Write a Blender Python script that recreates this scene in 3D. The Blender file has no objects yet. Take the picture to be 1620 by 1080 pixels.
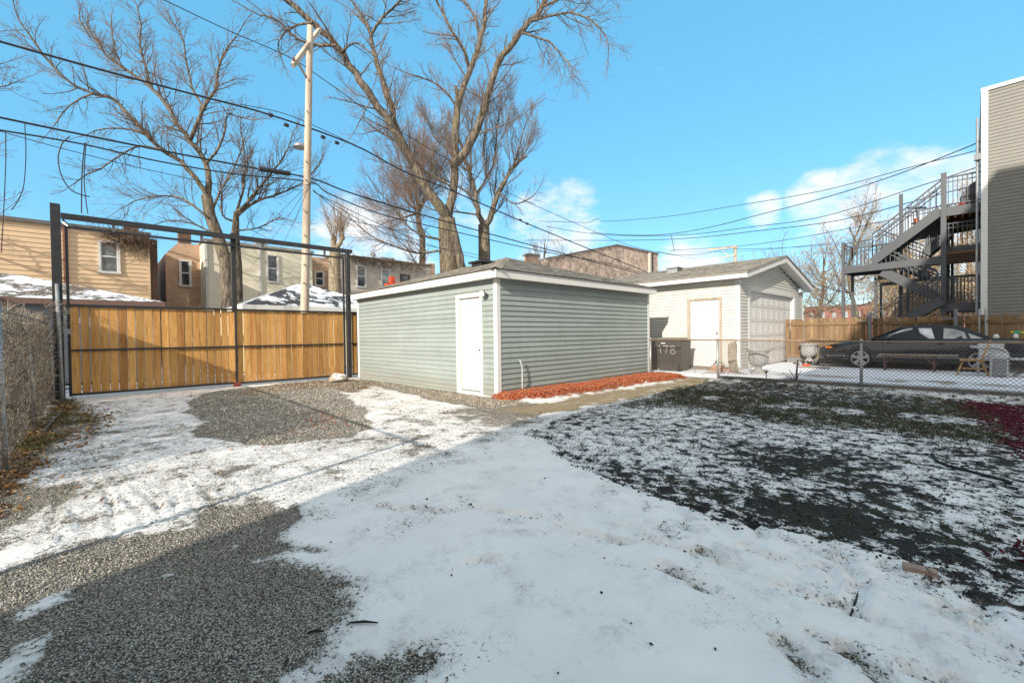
import bpy, math, random
import numpy as np
from mathutils import Vector, Matrix
random.seed(7); rng = np.random.default_rng(7)
S = bpy.context.scene
COL = S.collection
R = math.radians
PI = math.pi

# ------------------------------------------------------------------ camera
F_PX, YAW, PITCH, ROLL, CAMZ = 690.0, R(46.5), R(-0.87), 0.0131, 1.353
fw = np.array([-math.sin(YAW) * math.cos(PITCH), math.cos(YAW) * math.cos(PITCH), math.sin(PITCH)])
rt = np.array([math.cos(YAW), math.sin(YAW), 0.0])
up = np.cross(rt, fw)
rt2 = rt * math.cos(ROLL) - up * math.sin(ROLL)
up2 = rt * math.sin(ROLL) + up * math.cos(ROLL)
cam = bpy.data.cameras.new('camera')
cam.lens = 36 * F_PX / 1620
cam.sensor_width = 36
cam.clip_start = 0.05
cam.clip_end = 3000
co = bpy.data.objects.new('camera', cam)
COL.objects.link(co)
M = Matrix(((rt2[0], up2[0], -fw[0], 0), (rt2[1], up2[1], -fw[1], 0), (rt2[2], up2[2], -fw[2], CAMZ), (0, 0, 0, 1)))
co.matrix_world = M
S.camera = co

# surveying helpers: where a sight line meets the ground or a wall plane (world metres)
def ray(px, py):
    return fw + rt2 * (px - 810) / F_PX - up2 * (py - 540) / F_PX
def G(px, py, z=0.0):
    d = ray(px, py); t = (z - CAMZ) / d[2]
    return np.array([d[0] * t, d[1] * t, z])
def PX(px, py, x):
    d = ray(px, py); t = x / d[0]
    return np.array([x, d[1] * t, CAMZ + d[2] * t])
def PY(px, py, y):
    d = ray(px, py); t = y / d[1]
    return np.array([d[0] * t, y, CAMZ + d[2] * t])
def PD(px, py, dep):
    d = ray(px, py) * dep
    return np.array([d[0], d[1], CAMZ + d[2]])
def proj(P):
    v = np.asarray(P, float) - np.array([0, 0, CAMZ])
    z = v @ fw
    return 810 + F_PX * (v @ rt2) / z, 540 - F_PX * (v @ up2) / z

# ------------------------------------------------------------------ light
SUNV = Vector((0.30, -1.0, 0.46)).normalized()
SUN_EL = math.asin(SUNV.z)
sun = bpy.data.lights.new('sun', 'SUN')
sun.energy = 3.7
sun.angle = R(0.5)
sun.color = (1.0, 0.935, 0.84)
so = bpy.data.objects.new('sun', sun)
COL.objects.link(so)
so.rotation_euler = SUNV.to_track_quat('Z', 'Y').to_euler()

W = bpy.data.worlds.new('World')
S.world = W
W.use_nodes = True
nt = W.node_tree
for n in list(nt.nodes): nt.nodes.remove(n)
sky = nt.nodes.new('ShaderNodeTexSky')
sky.sky_type = 'NISHITA'
sky.sun_disc = False
sky.sun_elevation = SUN_EL
sky.sun_rotation = math.atan2(SUNV.x, SUNV.y)
sky.air_density = 1.0
sky.dust_density = 0.3
sky.ozone_density = 2.0
sky.altitude = 200
tc = nt.nodes.new('ShaderNodeTexCoord')
def wn(t, **k):
    n = nt.nodes.new(t)
    for a, b in k.items(): setattr(n, a, b)
    return n
def wl(a, b): nt.links.new(a, b)
def wmath(op, a, b=None, c=None):
    n = wn('ShaderNodeMath', operation=op)
    for i, v in enumerate((a, b, c)):
        if v is None: continue
        if isinstance(v, (int, float)): n.inputs[i].default_value = v
        else: wl(v, n.inputs[i])
    return n.outputs[0]
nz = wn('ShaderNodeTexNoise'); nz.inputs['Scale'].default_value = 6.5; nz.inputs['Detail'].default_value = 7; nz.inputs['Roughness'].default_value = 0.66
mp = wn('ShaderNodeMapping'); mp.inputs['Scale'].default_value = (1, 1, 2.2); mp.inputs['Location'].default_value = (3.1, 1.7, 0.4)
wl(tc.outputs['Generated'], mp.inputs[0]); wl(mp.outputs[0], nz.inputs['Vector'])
acc = None
# cloud banks: (px, py, angular half-width as cosine, weight) turned into sky directions
for (cx, cy, wd, wt) in ((905, 322, .0030, .66), (860, 345, .006, .8), (880, 385, .010, .75), (1090, 420, .006, .75), (1300, 312, .003, .75), (1205, 330, .0012, .7), (1370, 305, .0045, .82), (1440, 305, .005, .82), (1500, 310, .005, .7),
                         (1540, 340, .008, .7), (560, 380, .010, .85), (470, 405, .010, .6), (690, 195, .0025, .5), (620, 400, .010, .7), (1400, 390, .008, .6), (1340, 350, .007, .7), (740, 330, .006, .5)):
    d = Vector(ray(cx, cy)).normalized()
    dp = wn('ShaderNodeVectorMath', operation='DOT_PRODUCT'); dp.inputs[1].default_value = d
    nrm = wn('ShaderNodeVectorMath', operation='NORMALIZE'); wl(tc.outputs['Generated'], nrm.inputs[0]); wl(nrm.outputs[0], dp.inputs[0])
    mr = wn('ShaderNodeMapRange'); mr.interpolation_type = 'SMOOTHSTEP'
    mr.inputs['From Min'].default_value = 1 - wd; mr.inputs['From Max'].default_value = 1.0; mr.inputs['To Max'].default_value = wt
    wl(dp.outputs['Value'], mr.inputs['Value'])
    acc = mr.outputs[0] if acc is None else wmath('MAXIMUM', acc, mr.outputs[0])
sep = wn('ShaderNodeSeparateXYZ'); wl(tc.outputs['Generated'], sep.inputs[0])
el = sep.outputs['Z']
base = wmath('ADD', wmath('MULTIPLY', acc, 0.42), wmath('MULTIPLY', nz.outputs[0], 0.9))
lowb = wn('ShaderNodeMapRange'); lowb.inputs['From Min'].default_value = 0.0; lowb.inputs['From Max'].default_value = 0.16; lowb.inputs['To Min'].default_value = .20; lowb.inputs['To Max'].default_value = 0
wl(el, lowb.inputs['Value'])
base = wmath('ADD', base, lowb.outputs[0])
# near-full white cloud added outside the view as neutral fill; clear within it
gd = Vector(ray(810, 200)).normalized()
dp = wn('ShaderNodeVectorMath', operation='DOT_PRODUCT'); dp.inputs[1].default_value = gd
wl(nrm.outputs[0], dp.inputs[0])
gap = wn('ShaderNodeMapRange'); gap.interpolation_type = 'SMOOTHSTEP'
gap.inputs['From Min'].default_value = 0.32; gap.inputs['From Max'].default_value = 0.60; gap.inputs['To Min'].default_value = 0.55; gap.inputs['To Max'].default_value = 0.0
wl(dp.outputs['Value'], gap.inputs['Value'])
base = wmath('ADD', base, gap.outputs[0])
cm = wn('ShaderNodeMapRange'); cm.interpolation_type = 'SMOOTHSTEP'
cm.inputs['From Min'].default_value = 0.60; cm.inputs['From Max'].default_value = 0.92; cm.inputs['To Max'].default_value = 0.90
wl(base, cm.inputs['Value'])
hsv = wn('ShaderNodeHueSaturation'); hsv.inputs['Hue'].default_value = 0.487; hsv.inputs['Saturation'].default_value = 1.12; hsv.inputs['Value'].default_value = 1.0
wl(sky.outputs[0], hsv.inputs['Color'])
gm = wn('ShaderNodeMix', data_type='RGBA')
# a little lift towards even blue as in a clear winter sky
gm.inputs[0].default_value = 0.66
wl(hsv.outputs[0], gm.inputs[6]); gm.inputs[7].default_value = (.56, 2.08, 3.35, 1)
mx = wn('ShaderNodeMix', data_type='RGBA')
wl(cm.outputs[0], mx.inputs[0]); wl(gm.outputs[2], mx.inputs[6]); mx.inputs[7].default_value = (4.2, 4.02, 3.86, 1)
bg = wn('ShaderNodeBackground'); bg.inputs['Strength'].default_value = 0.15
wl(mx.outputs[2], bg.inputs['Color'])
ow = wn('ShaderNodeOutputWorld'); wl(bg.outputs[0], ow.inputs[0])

S.view_settings.view_transform = 'Standard'
S.view_settings.look = 'None'
S.view_settings.exposure = 0.93
S.view_settings.gamma = 1.0
S.view_settings.use_curve_mapping = False

# ------------------------------------------------------------------ materials
class NT:
    def __init__(s, name):
        s.m = bpy.data.materials.new(name); s.m.use_nodes = True
        s.t = s.m.node_tree
        s.b = s.t.nodes['Principled BSDF']; s.o = s.t.nodes['Material Output']
    def n(s, t, **k):
        n = s.t.nodes.new(t)
        for a, b in k.items(): setattr(n, a, b)
        return n
    def l(s, a, b): s.t.links.new(a, b)
    def setin(s, i, v):
        if hasattr(v, 'node'): s.l(v, i)
        else: i.default_value = v
    def math(s, op, a, b=0.0, clamp=False):
        n = s.n('ShaderNodeMath', operation=op); n.use_clamp = clamp
        s.setin(n.inputs[0], a); s.setin(n.inputs[1], b)
        return n.outputs[0]
    def mix(s, f, a, b, blend='MIX'):
        n = s.n('ShaderNodeMix', data_type='RGBA'); n.blend_type = blend
        s.setin(n.inputs[0], f)
        s.setin(n.inputs[6], a if hasattr(a, 'node') else (*a[:3], 1)); s.setin(n.inputs[7], b if hasattr(b, 'node') else (*b[:3], 1))
        return n.outputs[2]
    def coord(s, kind='Object', scale=(1, 1, 1), rot=(0, 0, 0)):
        t = s.n('ShaderNodeTexCoord'); m = s.n('ShaderNodeMapping')
        m.inputs['Scale'].default_value = scale; m.inputs['Rotation'].default_value = rot
        s.l(t.outputs[kind], m.inputs[0]); return m.outputs[0]
    def noise(s, vec, scale, detail=4, rough=.55, dist=0):
        n = s.n('ShaderNodeTexNoise'); s.l(vec, n.inputs['Vector'])
        n.inputs['Scale'].default_value = scale; n.inputs['Detail'].default_value = detail
        n.inputs['Roughness'].default_value = rough; n.inputs['Distortion'].default_value = dist
        return n.outputs[0]
    def voro(s, vec, scale, feat='F1', out='Distance', rnd=1.0):
        n = s.n('ShaderNodeTexVoronoi'); n.feature = feat
        s.l(vec, n.inputs['Vector']); n.inputs['Scale'].default_value = scale; n.inputs['Randomness'].default_value = rnd
        return n.outputs[out]
    def rng(s, v, a, b, c=0.0, d=1.0, smooth=False):
        n = s.n('ShaderNodeMapRange'); n.clamp = True
        if smooth: n.interpolation_type = 'SMOOTHSTEP'
        s.l(v, n.inputs['Value'])
        for k, x in zip(('From Min', 'From Max', 'To Min', 'To Max'), (a, b, c, d)): n.inputs[k].default_value = x
        return n.outputs[0]
    def bump(s, h, strength=.3, dist=.01, nrm=None):
        n = s.n('ShaderNodeBump'); n.inputs['Strength'].default_value = strength; n.inputs['Distance'].default_value = dist
        s.l(h, n.inputs['Height'])
        if nrm is not None: s.l(nrm, n.inputs['Normal'])
        s.l(n.outputs[0], s.b.inputs['Normal']); return n.outputs[0]
    def col(s, c): s.setin(s.b.inputs['Base Color'], c if hasattr(c, 'node') else (*c[:3], 1))
    def rough(s, v): s.setin(s.b.inputs['Roughness'], v)
    def attr(s, name, kind='GEOMETRY'):
        n = s.n('ShaderNodeAttribute'); n.attribute_name = name; n.attribute_type = kind
        return n

def pm(name, c, rough=.7, var=.12, scale=3.0, fine=40.0, bump=.15, metal=0.0, spec=.4, rnd=0.0, stretch=(1, 1, 1), dirt=None, dirtamt=.3, splash=None):
    """painted / plain surface: base colour with broad weathering, fine grain and light relief"""
    k = NT(name); v = k.coord('Object', stretch)
    a = k.noise(v, scale, 5, .6); f = k.noise(v, fine, 3, .6)
    lo = tuple(x * (1 - var) for x in c); hi = tuple(min(1, x * (1 + var)) for x in c)
    cc = k.mix(k.rng(k.math('ADD', k.math('MULTIPLY', a, .7), k.math('MULTIPLY', f, .3)), .35, .65), lo, hi)
    if rnd:
        oi = k.n('ShaderNodeObjectInfo')
        cc = k.mix(1.0, cc, k.mix(oi.outputs['Random'], (1 - rnd,) * 3, (1 + rnd * .4,) * 3), 'MULTIPLY')
    if dirt:
        cc = k.mix(k.math('MULTIPLY', k.rng(k.noise(v, scale * 2.3, 8, .7), .5, .72), dirtamt), cc, dirt)
    if splash:      # mud splashed up the foot of the wall, streaks below the eaves; patterned in world space
        g = k.n('ShaderNodeNewGeometry'); sz = k.n('ShaderNodeSeparateXYZ'); k.l(g.outputs['Position'], sz.inputs[0])
        m1 = k.n('ShaderNodeMapping'); m1.inputs['Scale'].default_value = (1, 1, .25); k.l(g.outputs['Position'], m1.inputs[0])
        w1 = k.noise(m1.outputs[0], 5, 6, .7); w2 = k.noise(g.outputs['Position'], .9, 4, .6)
        lowz = k.rng(k.math('ADD', sz.outputs[2], k.math('MULTIPLY', k.math('SUBTRACT', w1, .5), -1.1)), .42, .02)
        cc = k.mix(k.math('MULTIPLY', lowz, .5), cc, splash)
        cc = k.mix(1.0, cc, k.mix(k.rng(k.math('ADD', k.math('MULTIPLY', w1, .5), k.math('MULTIPLY', w2, .5)), .36, .62), (.90, .90, .89), (1.05, 1.05, 1.05)), 'MULTIPLY')
        bz = k.noise(g.outputs['Position'], 2.2, 2, .5)
        f = k.math('ADD', k.math('MULTIPLY', f, .25), k.math('MULTIPLY', bz, 3.0))
    k.col(cc); k.rough(rough); k.b.inputs['Metallic'].default_value = metal; k.b.inputs['Specular IOR Level'].default_value = spec
    if bump: k.bump(f, bump, .004)
    return k.m

def wood(name, c1, c2, axis='Z', rough=.75, rnd=.25, knots=True, dark=(.10, .05, .02), grain=28):
    k = NT(name)
    sc = {'Z': (grain, grain, 1.6), 'X': (1.6, grain, grain), 'Y': (grain, 1.6, grain)}[axis]
    oi = k.n('ShaderNodeObjectInfo')
    t = k.n('ShaderNodeTexCoord'); add = k.n('ShaderNodeVectorMath', operation='ADD')
    sc2 = k.n('ShaderNodeVectorMath', operation='SCALE'); sc2.inputs['Scale'].default_value = 37.0
    cb = k.n('ShaderNodeCombineXYZ'); k.l(oi.outputs['Random'], cb.inputs[0]); k.l(oi.outputs['Random'], cb.inputs[2])
    k.l(cb.outputs[0], sc2.inputs[0]); k.l(t.outputs['Object'], add.inputs[0]); k.l(sc2.outputs[0], add.inputs[1])
    m = k.n('ShaderNodeMapping'); m.inputs['Scale'].default_value = sc; k.l(add.outputs[0], m.inputs[0])
    g = k.noise(m.outputs[0], 1.0, 6, .65, 1.6)
    m2 = k.n('ShaderNodeMapping'); m2.inputs['Scale'].default_value = tuple(x / grain * 2.2 for x in sc); k.l(add.outputs[0], m2.inputs[0])
    b = k.noise(m2.outputs[0], 1.0, 3, .5)
    cc = k.mix(k.rng(g, .3, .7), c1, c2)
    cc = k.mix(k.math('MULTIPLY', k.rng(b, .45, .68), .6), cc, (c1[0] * .62, c1[1] * .42, c1[2] * .4))
    if knots:
        m3 = k.n('ShaderNodeMapping'); m3.inputs['Scale'].default_value = tuple(6.5 if x == grain else 2.6 for x in sc); k.l(add.outputs[0], m3.inputs[0])
        vd = k.voro(m3.outputs[0], 1.0)
        cc = k.mix(k.rng(vd, .10, .04), cc, dark)
    cc = k.mix(1.0, cc, k.mix(oi.outputs['Random'], (1 - rnd, 1 - rnd, 1 - rnd * 1.1), (1.08, 1.06, 1.02)), 'MULTIPLY')
    k.col(cc); k.rough(rough); k.b.inputs['Specular IOR Level'].default_value = .25
    k.bump(g, .25, .003)
    return k.m

def glassm(name, c=(.03, .035, .04), rough=.06):
    k = NT(name); v = k.coord('Object')
    k.col(k.mix(k.rng(k.noise(v, 2.2, 3), .4, .6), c, tuple(x * 2.2 for x in c))); k.rough(rough)
    k.b.inputs['Specular IOR Level'].default_value = .9
    k.bump(k.noise(v, 1.3, 2), .05, .02)
    return k.m

# ------------------------------------------------------------------ mesh building
OFF = {}
def fast_mesh(name, V, Q):
    """V (n,3), Q (m,4) or (m,3) index arrays"""
    me = bpy.data.meshes.new(name)
    V = np.asarray(V, np.float32); Q = np.asarray(Q, np.int32)
    me.vertices.add(len(V)); me.vertices.foreach_set('co', V.ravel())
    k = Q.shape[1]
    me.loops.add(Q.size); me.loops.foreach_set('vertex_index', Q.ravel())
    me.polygons.add(len(Q)); me.polygons.foreach_set('loop_start', np.arange(0, Q.size, k, dtype=np.int32))
    me.update(calc_edges=True); me.validate()
    return me
def link(o, parent=None, off=(0, 0, 0)):
    COL.objects.link(o)
    if parent is not None: o.parent = parent
    OFF[o.name] = np.array(off, float)
    return o
def thing(name, label, cat, loc=(0, 0, 0), group=None):
    o = bpy.data.objects.new(name, None); o.empty_display_size = .2
    link(o, None, loc); o.location = loc
    o['label'] = label; o['category'] = cat
    if group: o['group'] = group
    return o
def tag(o, label=None, cat=None, group=None, kind=None):
    if label: o['label'] = label
    if cat: o['category'] = cat
    if group: o['group'] = group
    if kind: o['kind'] = kind
    return o
class MB:
    def __init__(s): s.v = []; s.f = []; s.mi = []; s.smooth = False; s.cur = 0
    def add(s, vs, fs):
        n = len(s.v); s.v.extend([tuple(map(float, p)) for p in vs])
        for f in fs: s.f.append(tuple(i + n for i in f)); s.mi.append(s.cur)
        return s
    def box(s, lo, hi):
        x0, y0, z0 = lo; x1, y1, z1 = hi
        if x0 > x1: x0, x1 = x1, x0
        if y0 > y1: y0, y1 = y1, y0
        if z0 > z1: z0, z1 = z1, z0
        v = [(x0, y0, z0), (x1, y0, z0), (x1, y1, z0), (x0, y1, z0), (x0, y0, z1), (x1, y0, z1), (x1, y1, z1), (x0, y1, z1)]
        return s.add(v, [(0, 3, 2, 1), (4, 5, 6, 7), (0, 1, 5, 4), (1, 2, 6, 5), (2, 3, 7, 6), (3, 0, 4, 7)])
    def hexa(s, b, t):
        """four bottom and four top corners"""
        return s.add(list(b) + list(t), [(0, 3, 2, 1), (4, 5, 6, 7), (0, 1, 5, 4), (1, 2, 6, 5), (2, 3, 7, 6), (3, 0, 4, 7)])
    def beam(s, a, b, w, h=None, upv=(0, 0, 1), ext=0):
        h = h or w
        a = Vector(a); b = Vector(b); d = (b - a).normalized(); a = a - d * ext; b = b + d * ext
        u = Vector(upv)
        if abs(d.dot(u)) > .98: u = Vector((1, 0, 0))
        sx = d.cross(u).normalized() * (w / 2); sz = sx.cross(d).normalized() * (h / 2)
        return s.hexa([a - sx - sz, a + sx - sz, b + sx - sz, b - sx - sz], [a - sx + sz, a + sx + sz, b + sx + sz, b - sx + sz])
    def tube(s, pts, r, n=8, cap=True):
        pts = [Vector(p) for p in pts]; m = len(pts)
        rr = r if hasattr(r, '__len__') else [r] * m
        vs = []; fs = []; prev = None
        for i, p in enumerate(pts):
            t = (pts[min(i + 1, m - 1)] - pts[max(i - 1, 0)]).normalized()
            if prev is None:
                ref = Vector((0, 0, 1)) if abs(t.z) < .9 else Vector((1, 0, 0))
                u = t.cross(ref).normalized()
            else: u = (prev - t * prev.dot(t)).normalized()
            prev = u; w = t.cross(u)
            for j in range(n):
                a = 2 * PI * j / n
                vs.append(p + (u * math.cos(a) + w * math.sin(a)) * rr[i])
        for i in range(m - 1):
            for j in range(n):
                k = (j + 1) % n
                fs.append((i * n + j, i * n + k, (i + 1) * n + k, (i + 1) * n + j))
        if cap: fs.append(tuple(range(n))[::-1]); fs.append(tuple((m - 1) * n + j for j in range(n)))
        return s.add(vs, fs)
    def lathe(s, c, prof, n=20, axis=(0, 0, 1)):
        """prof: (radius, height) list revolved about axis through c"""
        ax = Vector(axis).normalized(); ref = Vector((1, 0, 0)) if abs(ax.x) < .9 else Vector((0, 0, 1))
        u = ax.cross(ref).normalized(); w = ax.cross(u); c = Vector(c); vs = []; fs = []
        for r, h in prof:
            for j in range(n):
                a = 2 * PI * j / n; vs.append(c + ax * h + (u * math.cos(a) + w * math.sin(a)) * r)
        for i in range(len(prof) - 1):
            for j in range(n):
                k = (j + 1) % n; fs.append((i * n + j, i * n + k, (i + 1) * n + k, (i + 1) * n + j))
        fs.append(tuple(range(n))[::-1]); fs.append(tuple((len(prof) - 1) * n + j for j in range(n)))
        return s.add(vs, fs)
    def prism(s, poly, dvec):
        """polygon (list of 3D points) extruded by dvec"""
        n = len(poly); d = Vector(dvec); a = [Vector(p) for p in poly]; b = [p + d for p in a]
        return s.add(a + b, [tuple(range(n))[::-1], tuple(range(n, 2 * n))] + [(i, (i + 1) % n, n + (i + 1) % n, n + i) for i in range(n)])
    def build(s, name, mats, parent=None, off=None, smooth=None, bevel=0):
        if off is None: off = OFF[parent.name] if parent is not None else (0, 0, 0)
        off = np.array(off, float)
        me = bpy.data.meshes.new(name)
        V = np.array(s.v, float) - off
        me.from_pydata(V.tolist(), [], s.f); me.update()
        if not isinstance(mats, (list, tuple)): mats = [mats]
        for m in mats: me.materials.append(m)
        if len(mats) > 1: me.polygons.foreach_set('material_index', s.mi)
        if smooth or (smooth is None and s.smooth): me.shade_smooth()
        o = bpy.data.objects.new(name, me); link(o, parent, off)
        if parent is None: o.location = off
        if bevel:
            b = o.modifiers.new('bevel', 'BEVEL'); b.width = bevel; b.segments = 1; b.limit_method = 'ANGLE'
        return o
def meshobj(name, me, mat, parent=None, off=None, kind=None):
    if off is None: off = OFF[parent.name] if parent is not None else (0, 0, 0)
    if not me.materials: me.materials.append(mat)
    o = bpy.data.objects.new(name, me); link(o, parent, off)
    if parent is None: o.location = off
    if kind: o['kind'] = kind
    return o
def copies(src, positions, parent, name=None):
    """further pieces that share src's mesh, shifted by the given vectors"""
    out = []
    for p in positions:
        c = src.copy(); COL.objects.link(c); c.parent = parent; c.location = Vector(src.location) + Vector(p)
        OFF[c.name] = OFF[src.name]; out.append(c)
    return out

def tubes_arr(lines, sides=3):
    """lines: list of (pts (N,3), radii (N,)). returns V,Q (quads, open ends)"""
    groups = {}
    for p, r in lines: groups.setdefault(len(p), []).append((p, r))
    Vs = []; Qs = []; base = 0
    ang = np.arange(sides) * 2 * PI / sides; ca, sa = np.cos(ang), np.sin(ang)
    for N, L in groups.items():
        P = np.array([a for a, _ in L], float); Rr = np.array([b for _, b in L], float)
        T = np.gradient(P, axis=1); T /= np.linalg.norm(T, axis=2, keepdims=True) + 1e-9
        ref = np.zeros_like(T); big = np.abs(T[..., 2].mean(1)) > .8
        ref[...] = (0, 0, 1); ref[big] = (1, 0, 0)
        U = np.cross(T, ref); U /= np.linalg.norm(U, axis=2, keepdims=True) + 1e-9
        Wv = np.cross(T, U)
        V = P[:, :, None, :] + Rr[:, :, None, None] * (U[:, :, None, :] * ca[None, None, :, None] + Wv[:, :, None, :] * sa[None, None, :, None])
        m = len(L); Vs.append(V.reshape(-1, 3))
        idx = base + np.arange(m * N * sides).reshape(m, N, sides)
        a = idx[:, :-1, :]; b = np.roll(a, -1, 2); d = idx[:, 1:, :]; c = np.roll(d, -1, 2)
        Qs.append(np.stack([a, b, c, d], -1).reshape(-1, 4)); base += m * N * sides
    return np.concatenate(Vs), np.concatenate(Qs)
def tubes_obj(name, lines, mat, parent=None, sides=3, off=None, kind=None, smooth=False):
    if off is None: off = OFF[parent.name] if parent is not None else (0, 0, 0)
    V, Q = tubes_arr(lines, sides)
    me = fast_mesh(name, V - np.array(off, float), Q); me.materials.append(mat)
    if smooth: me.shade_smooth()
    return meshobj(name, me, mat, parent, off, kind)

# ------------------------------------------------------------------ yard ground
GX0, GX1, GY0, GY1, ST = -15.7, 3.4, -1.6, 12.62, 0.03
gx = np.arange(GX0, GX1 + ST, ST); gy = np.arange(GY0, GY1 + 1e-6, ST)
XX, YY = np.meshgrid(gx, gy)
NY, NX = XX.shape
def vnoise(x, y, s, seed=0):
    x = x * s; y = y * s
    xi = np.floor(x).astype(np.int64); yi = np.floor(y).astype(np.int64); fx = x - xi; fy = y - yi
    fx = fx * fx * (3 - 2 * fx); fy = fy * fy * (3 - 2 * fy)
    def h(a, b):
        n = (a * 374761393 + b * 668265263 + seed * 1442695041) & 0x7fffffff
        n = ((n ^ (n >> 13)) * 1274126177) & 0x7fffffff
        return ((n ^ (n >> 16)) & 0xffff) / 65535.0
    return (h(xi, yi) * (1 - fx) + h(xi + 1, yi) * fx) * (1 - fy) + (h(xi, yi + 1) * (1 - fx) + h(xi + 1, yi + 1) * fx) * fy
def fbm(x, y, s, o=4, seed=0):
    a = 0; w = 1; t = 0
    for i in range(o): a = a + w * vnoise(x, y, s * 2 ** i, seed + i * 17); t += w; w *= .55
    return a / t
WXX = XX + (fbm(XX, YY, 1.7, 3, 5) - .5) * .35; WYY = YY + (fbm(XX, YY, 1.7, 3, 9) - .5) * .35
def inpoly(P, soft=.12, warp=True):
    """soft coverage 0..1 of the world polygon P (n,2)"""
    X, Y = (WXX, WYY) if warp else (XX, YY)
    P = np.asarray(P, float)[:, :2]; ins = np.zeros(X.shape, bool); dmin = np.full(X.shape, 1e9)
    x0, y0 = P.min(0) - 1; x1, y1 = P.max(0) + 1
    for i in range(len(P)):
        a = P[i]; b = P[(i + 1) % len(P)]
        c = ((a[1] > Y) != (b[1] > Y)) & (X < (b[0] - a[0]) * (Y - a[1]) / (b[1] - a[1] + 1e-12) + a[0])
        ins ^= c
        d = b - a; t = np.clip(((X - a[0]) * d[0] + (Y - a[1]) * d[1]) / (d @ d + 1e-9), 0, 1)
        dmin = np.minimum(dmin, np.hypot(X - a[0] - t * d[0], Y - a[1] - t * d[1]))
    sd = np.where(ins, dmin, -dmin)
    return np.clip(sd / soft * .5 + .5, 0, 1)
def gpoly(*pp): return [G(*p) for p in pp]
def seg_d(a, b):
    d = b[:2] - a[:2]; t = np.clip(((XX - a[0]) * d[0] + (YY - a[1]) * d[1]) / (d @ d + 1e-9), 0, 1)
    return np.hypot(XX - a[0] - t * d[0], YY - a[1] - t * d[1]), t

SN = np.full(XX.shape, 1.0)       # snow cover
LW = np.zeros(XX.shape)           # lawn soil
TN = np.zeros(XX.shape)           # tan dry dirt
BR = np.zeros(XX.shape)           # leaf litter and debris
MR = np.zeros(XX.shape)           # maroon mulch
OR = np.zeros(XX.shape)           # orange mulch
lawn = [np.array([-5.25, 11.6, 0]), np.array([-5.15, 13.2, 0]), np.array([3.6, 13.2, 0]), np.array([3.6, 3.0, 0]), np.array([1.0, 3.1, 0])] + [G(*p) for p in
        ((1620, 968), (1500, 925), (1400, 880), (1300, 850), (1230, 842), (1130, 822), (1065, 798), (1000, 772), (935, 745), (880, 715), (830, 690), (880, 665), (950, 645), (1030, 628))]
LW = np.maximum(LW, inpoly(lawn, .12))
n1 = fbm(XX, YY, .9, 4, 3)
dl = inpoly(gpoly((930, 740), (1000, 765), (1130, 815), (1230, 835), (1400, 875), (1620, 955), (1620, 880), (1450, 830), (1250, 790), (1120, 770), (1000, 735), (950, 725)), .25)
nf = inpoly(gpoly((1095, 605), (1200, 606), (1620, 645), (1620, 700), (1450, 695), (1250, 670), (1150, 655), (1060, 640), (1000, 645), (1040, 628)), .35)
SN = np.where(LW > .5, .605 + (n1 - .5) * .32, SN)
SN -= nf * .085 * (LW > .5)
SN -= dl * .22
fnr = inpoly(gpoly((1105, 603), (1250, 612), (1440, 628), (1460, 648), (1300, 640), (1180, 622), (1080, 618)), .2)
SN -= fnr * .16
for pl in (((1105, 700), (1160, 695), (1240, 706), (1330, 716), (1400, 735), (1420, 760), (1440, 790), (1380, 785), (1330, 760), (1240, 745), (1170, 730)),
           ((1185, 733), (1240, 730), (1260, 752), (1210, 752)), ((1320, 770), (1380, 765), (1450, 780), (1430, 800), (1360, 790)),
           ((1280, 805), (1360, 800), (1375, 810), (1300, 812)), ((1250, 815), (1310, 812), (1330, 835), (1290, 838)),
           ((1530, 718), (1570, 720), (1580, 742), (1545, 740)), ((1400, 826), (1470, 832), (1460, 852), (1400, 845))):
    SN -= inpoly(gpoly(*pl), .25) * .24
wl_ = inpoly(gpoly((860, 665), (1000, 648), (1080, 690), (1100, 760), (1020, 740), (900, 700)), .5)
SN += wl_ * .10
# maroon mulch at the right edge
mr = inpoly(gpoly((1500, 633), (1620, 645), (1700, 660), (1760, 760), (1620, 730), (1590, 690), (1560, 660)), .2)
MR = np.maximum(MR, mr); SN -= mr * .18
mr2 = inpoly(gpoly((1575, 850), (1640, 860), (1640, 905), (1590, 880)), .15); MR = np.maximum(MR, mr2 * .9); SN -= mr2 * .15
# gravel showing through on the drive
def grav(pl, v=1.0, soft=.14):
    global SN
    m = inpoly(pl, soft); SN = SN * (1 - m * v); return m
GVm = grav(gpoly((298, 636), (330, 622), (395, 612), (470, 608), (530, 612), (560, 640), (583, 676), (560, 688), (500, 694), (400, 703), (340, 695), (308, 683), (330, 668), (300, 655)), 1.0, .10)
grav(gpoly((-60, 930), (0, 908), (40, 885), (110, 868), (190, 850), (250, 850), (330, 838), (350, 806), (400, 800), (430, 812), (470, 800), (452, 830), (440, 850), (460, 868), (400, 885), (430, 898), (500, 905), (545, 925), (528, 965), (520, 1000),
            (470, 1040), (400, 1085), (-200, 1200), (-200, 960)), 1.0, .12)
SN += inpoly(gpoly((0, 1035), (40, 1022), (68, 1040), (60, 1056), (20, 1068), (0, 1075)), .05) * 1.0
SN += inpoly(gpoly((0, 985), (80, 952), (95, 960), (20, 998)), .05) * .8
SN += inpoly(gpoly((332, 880), (350, 862), (366, 864), (350, 880)), .04) * .8 + inpoly(gpoly((245, 925), (262, 916), (265, 928), (250, 934)), .03) * .6
SN += inpoly(gpoly((55, 1000), (80, 985), (85, 1000), (62, 1010)), .03) * .5 + inpoly(gpoly((140, 895), (200, 885), (260, 858), (330, 845), (300, 870), (200, 900)), .08) * .45
grav(gpoly((440, 1100), (500, 1060), (560, 1035), (600, 1028), (640, 1034), (690, 1040), (700, 1060), (650, 1075), (600, 1100)), .8, .10)
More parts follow.
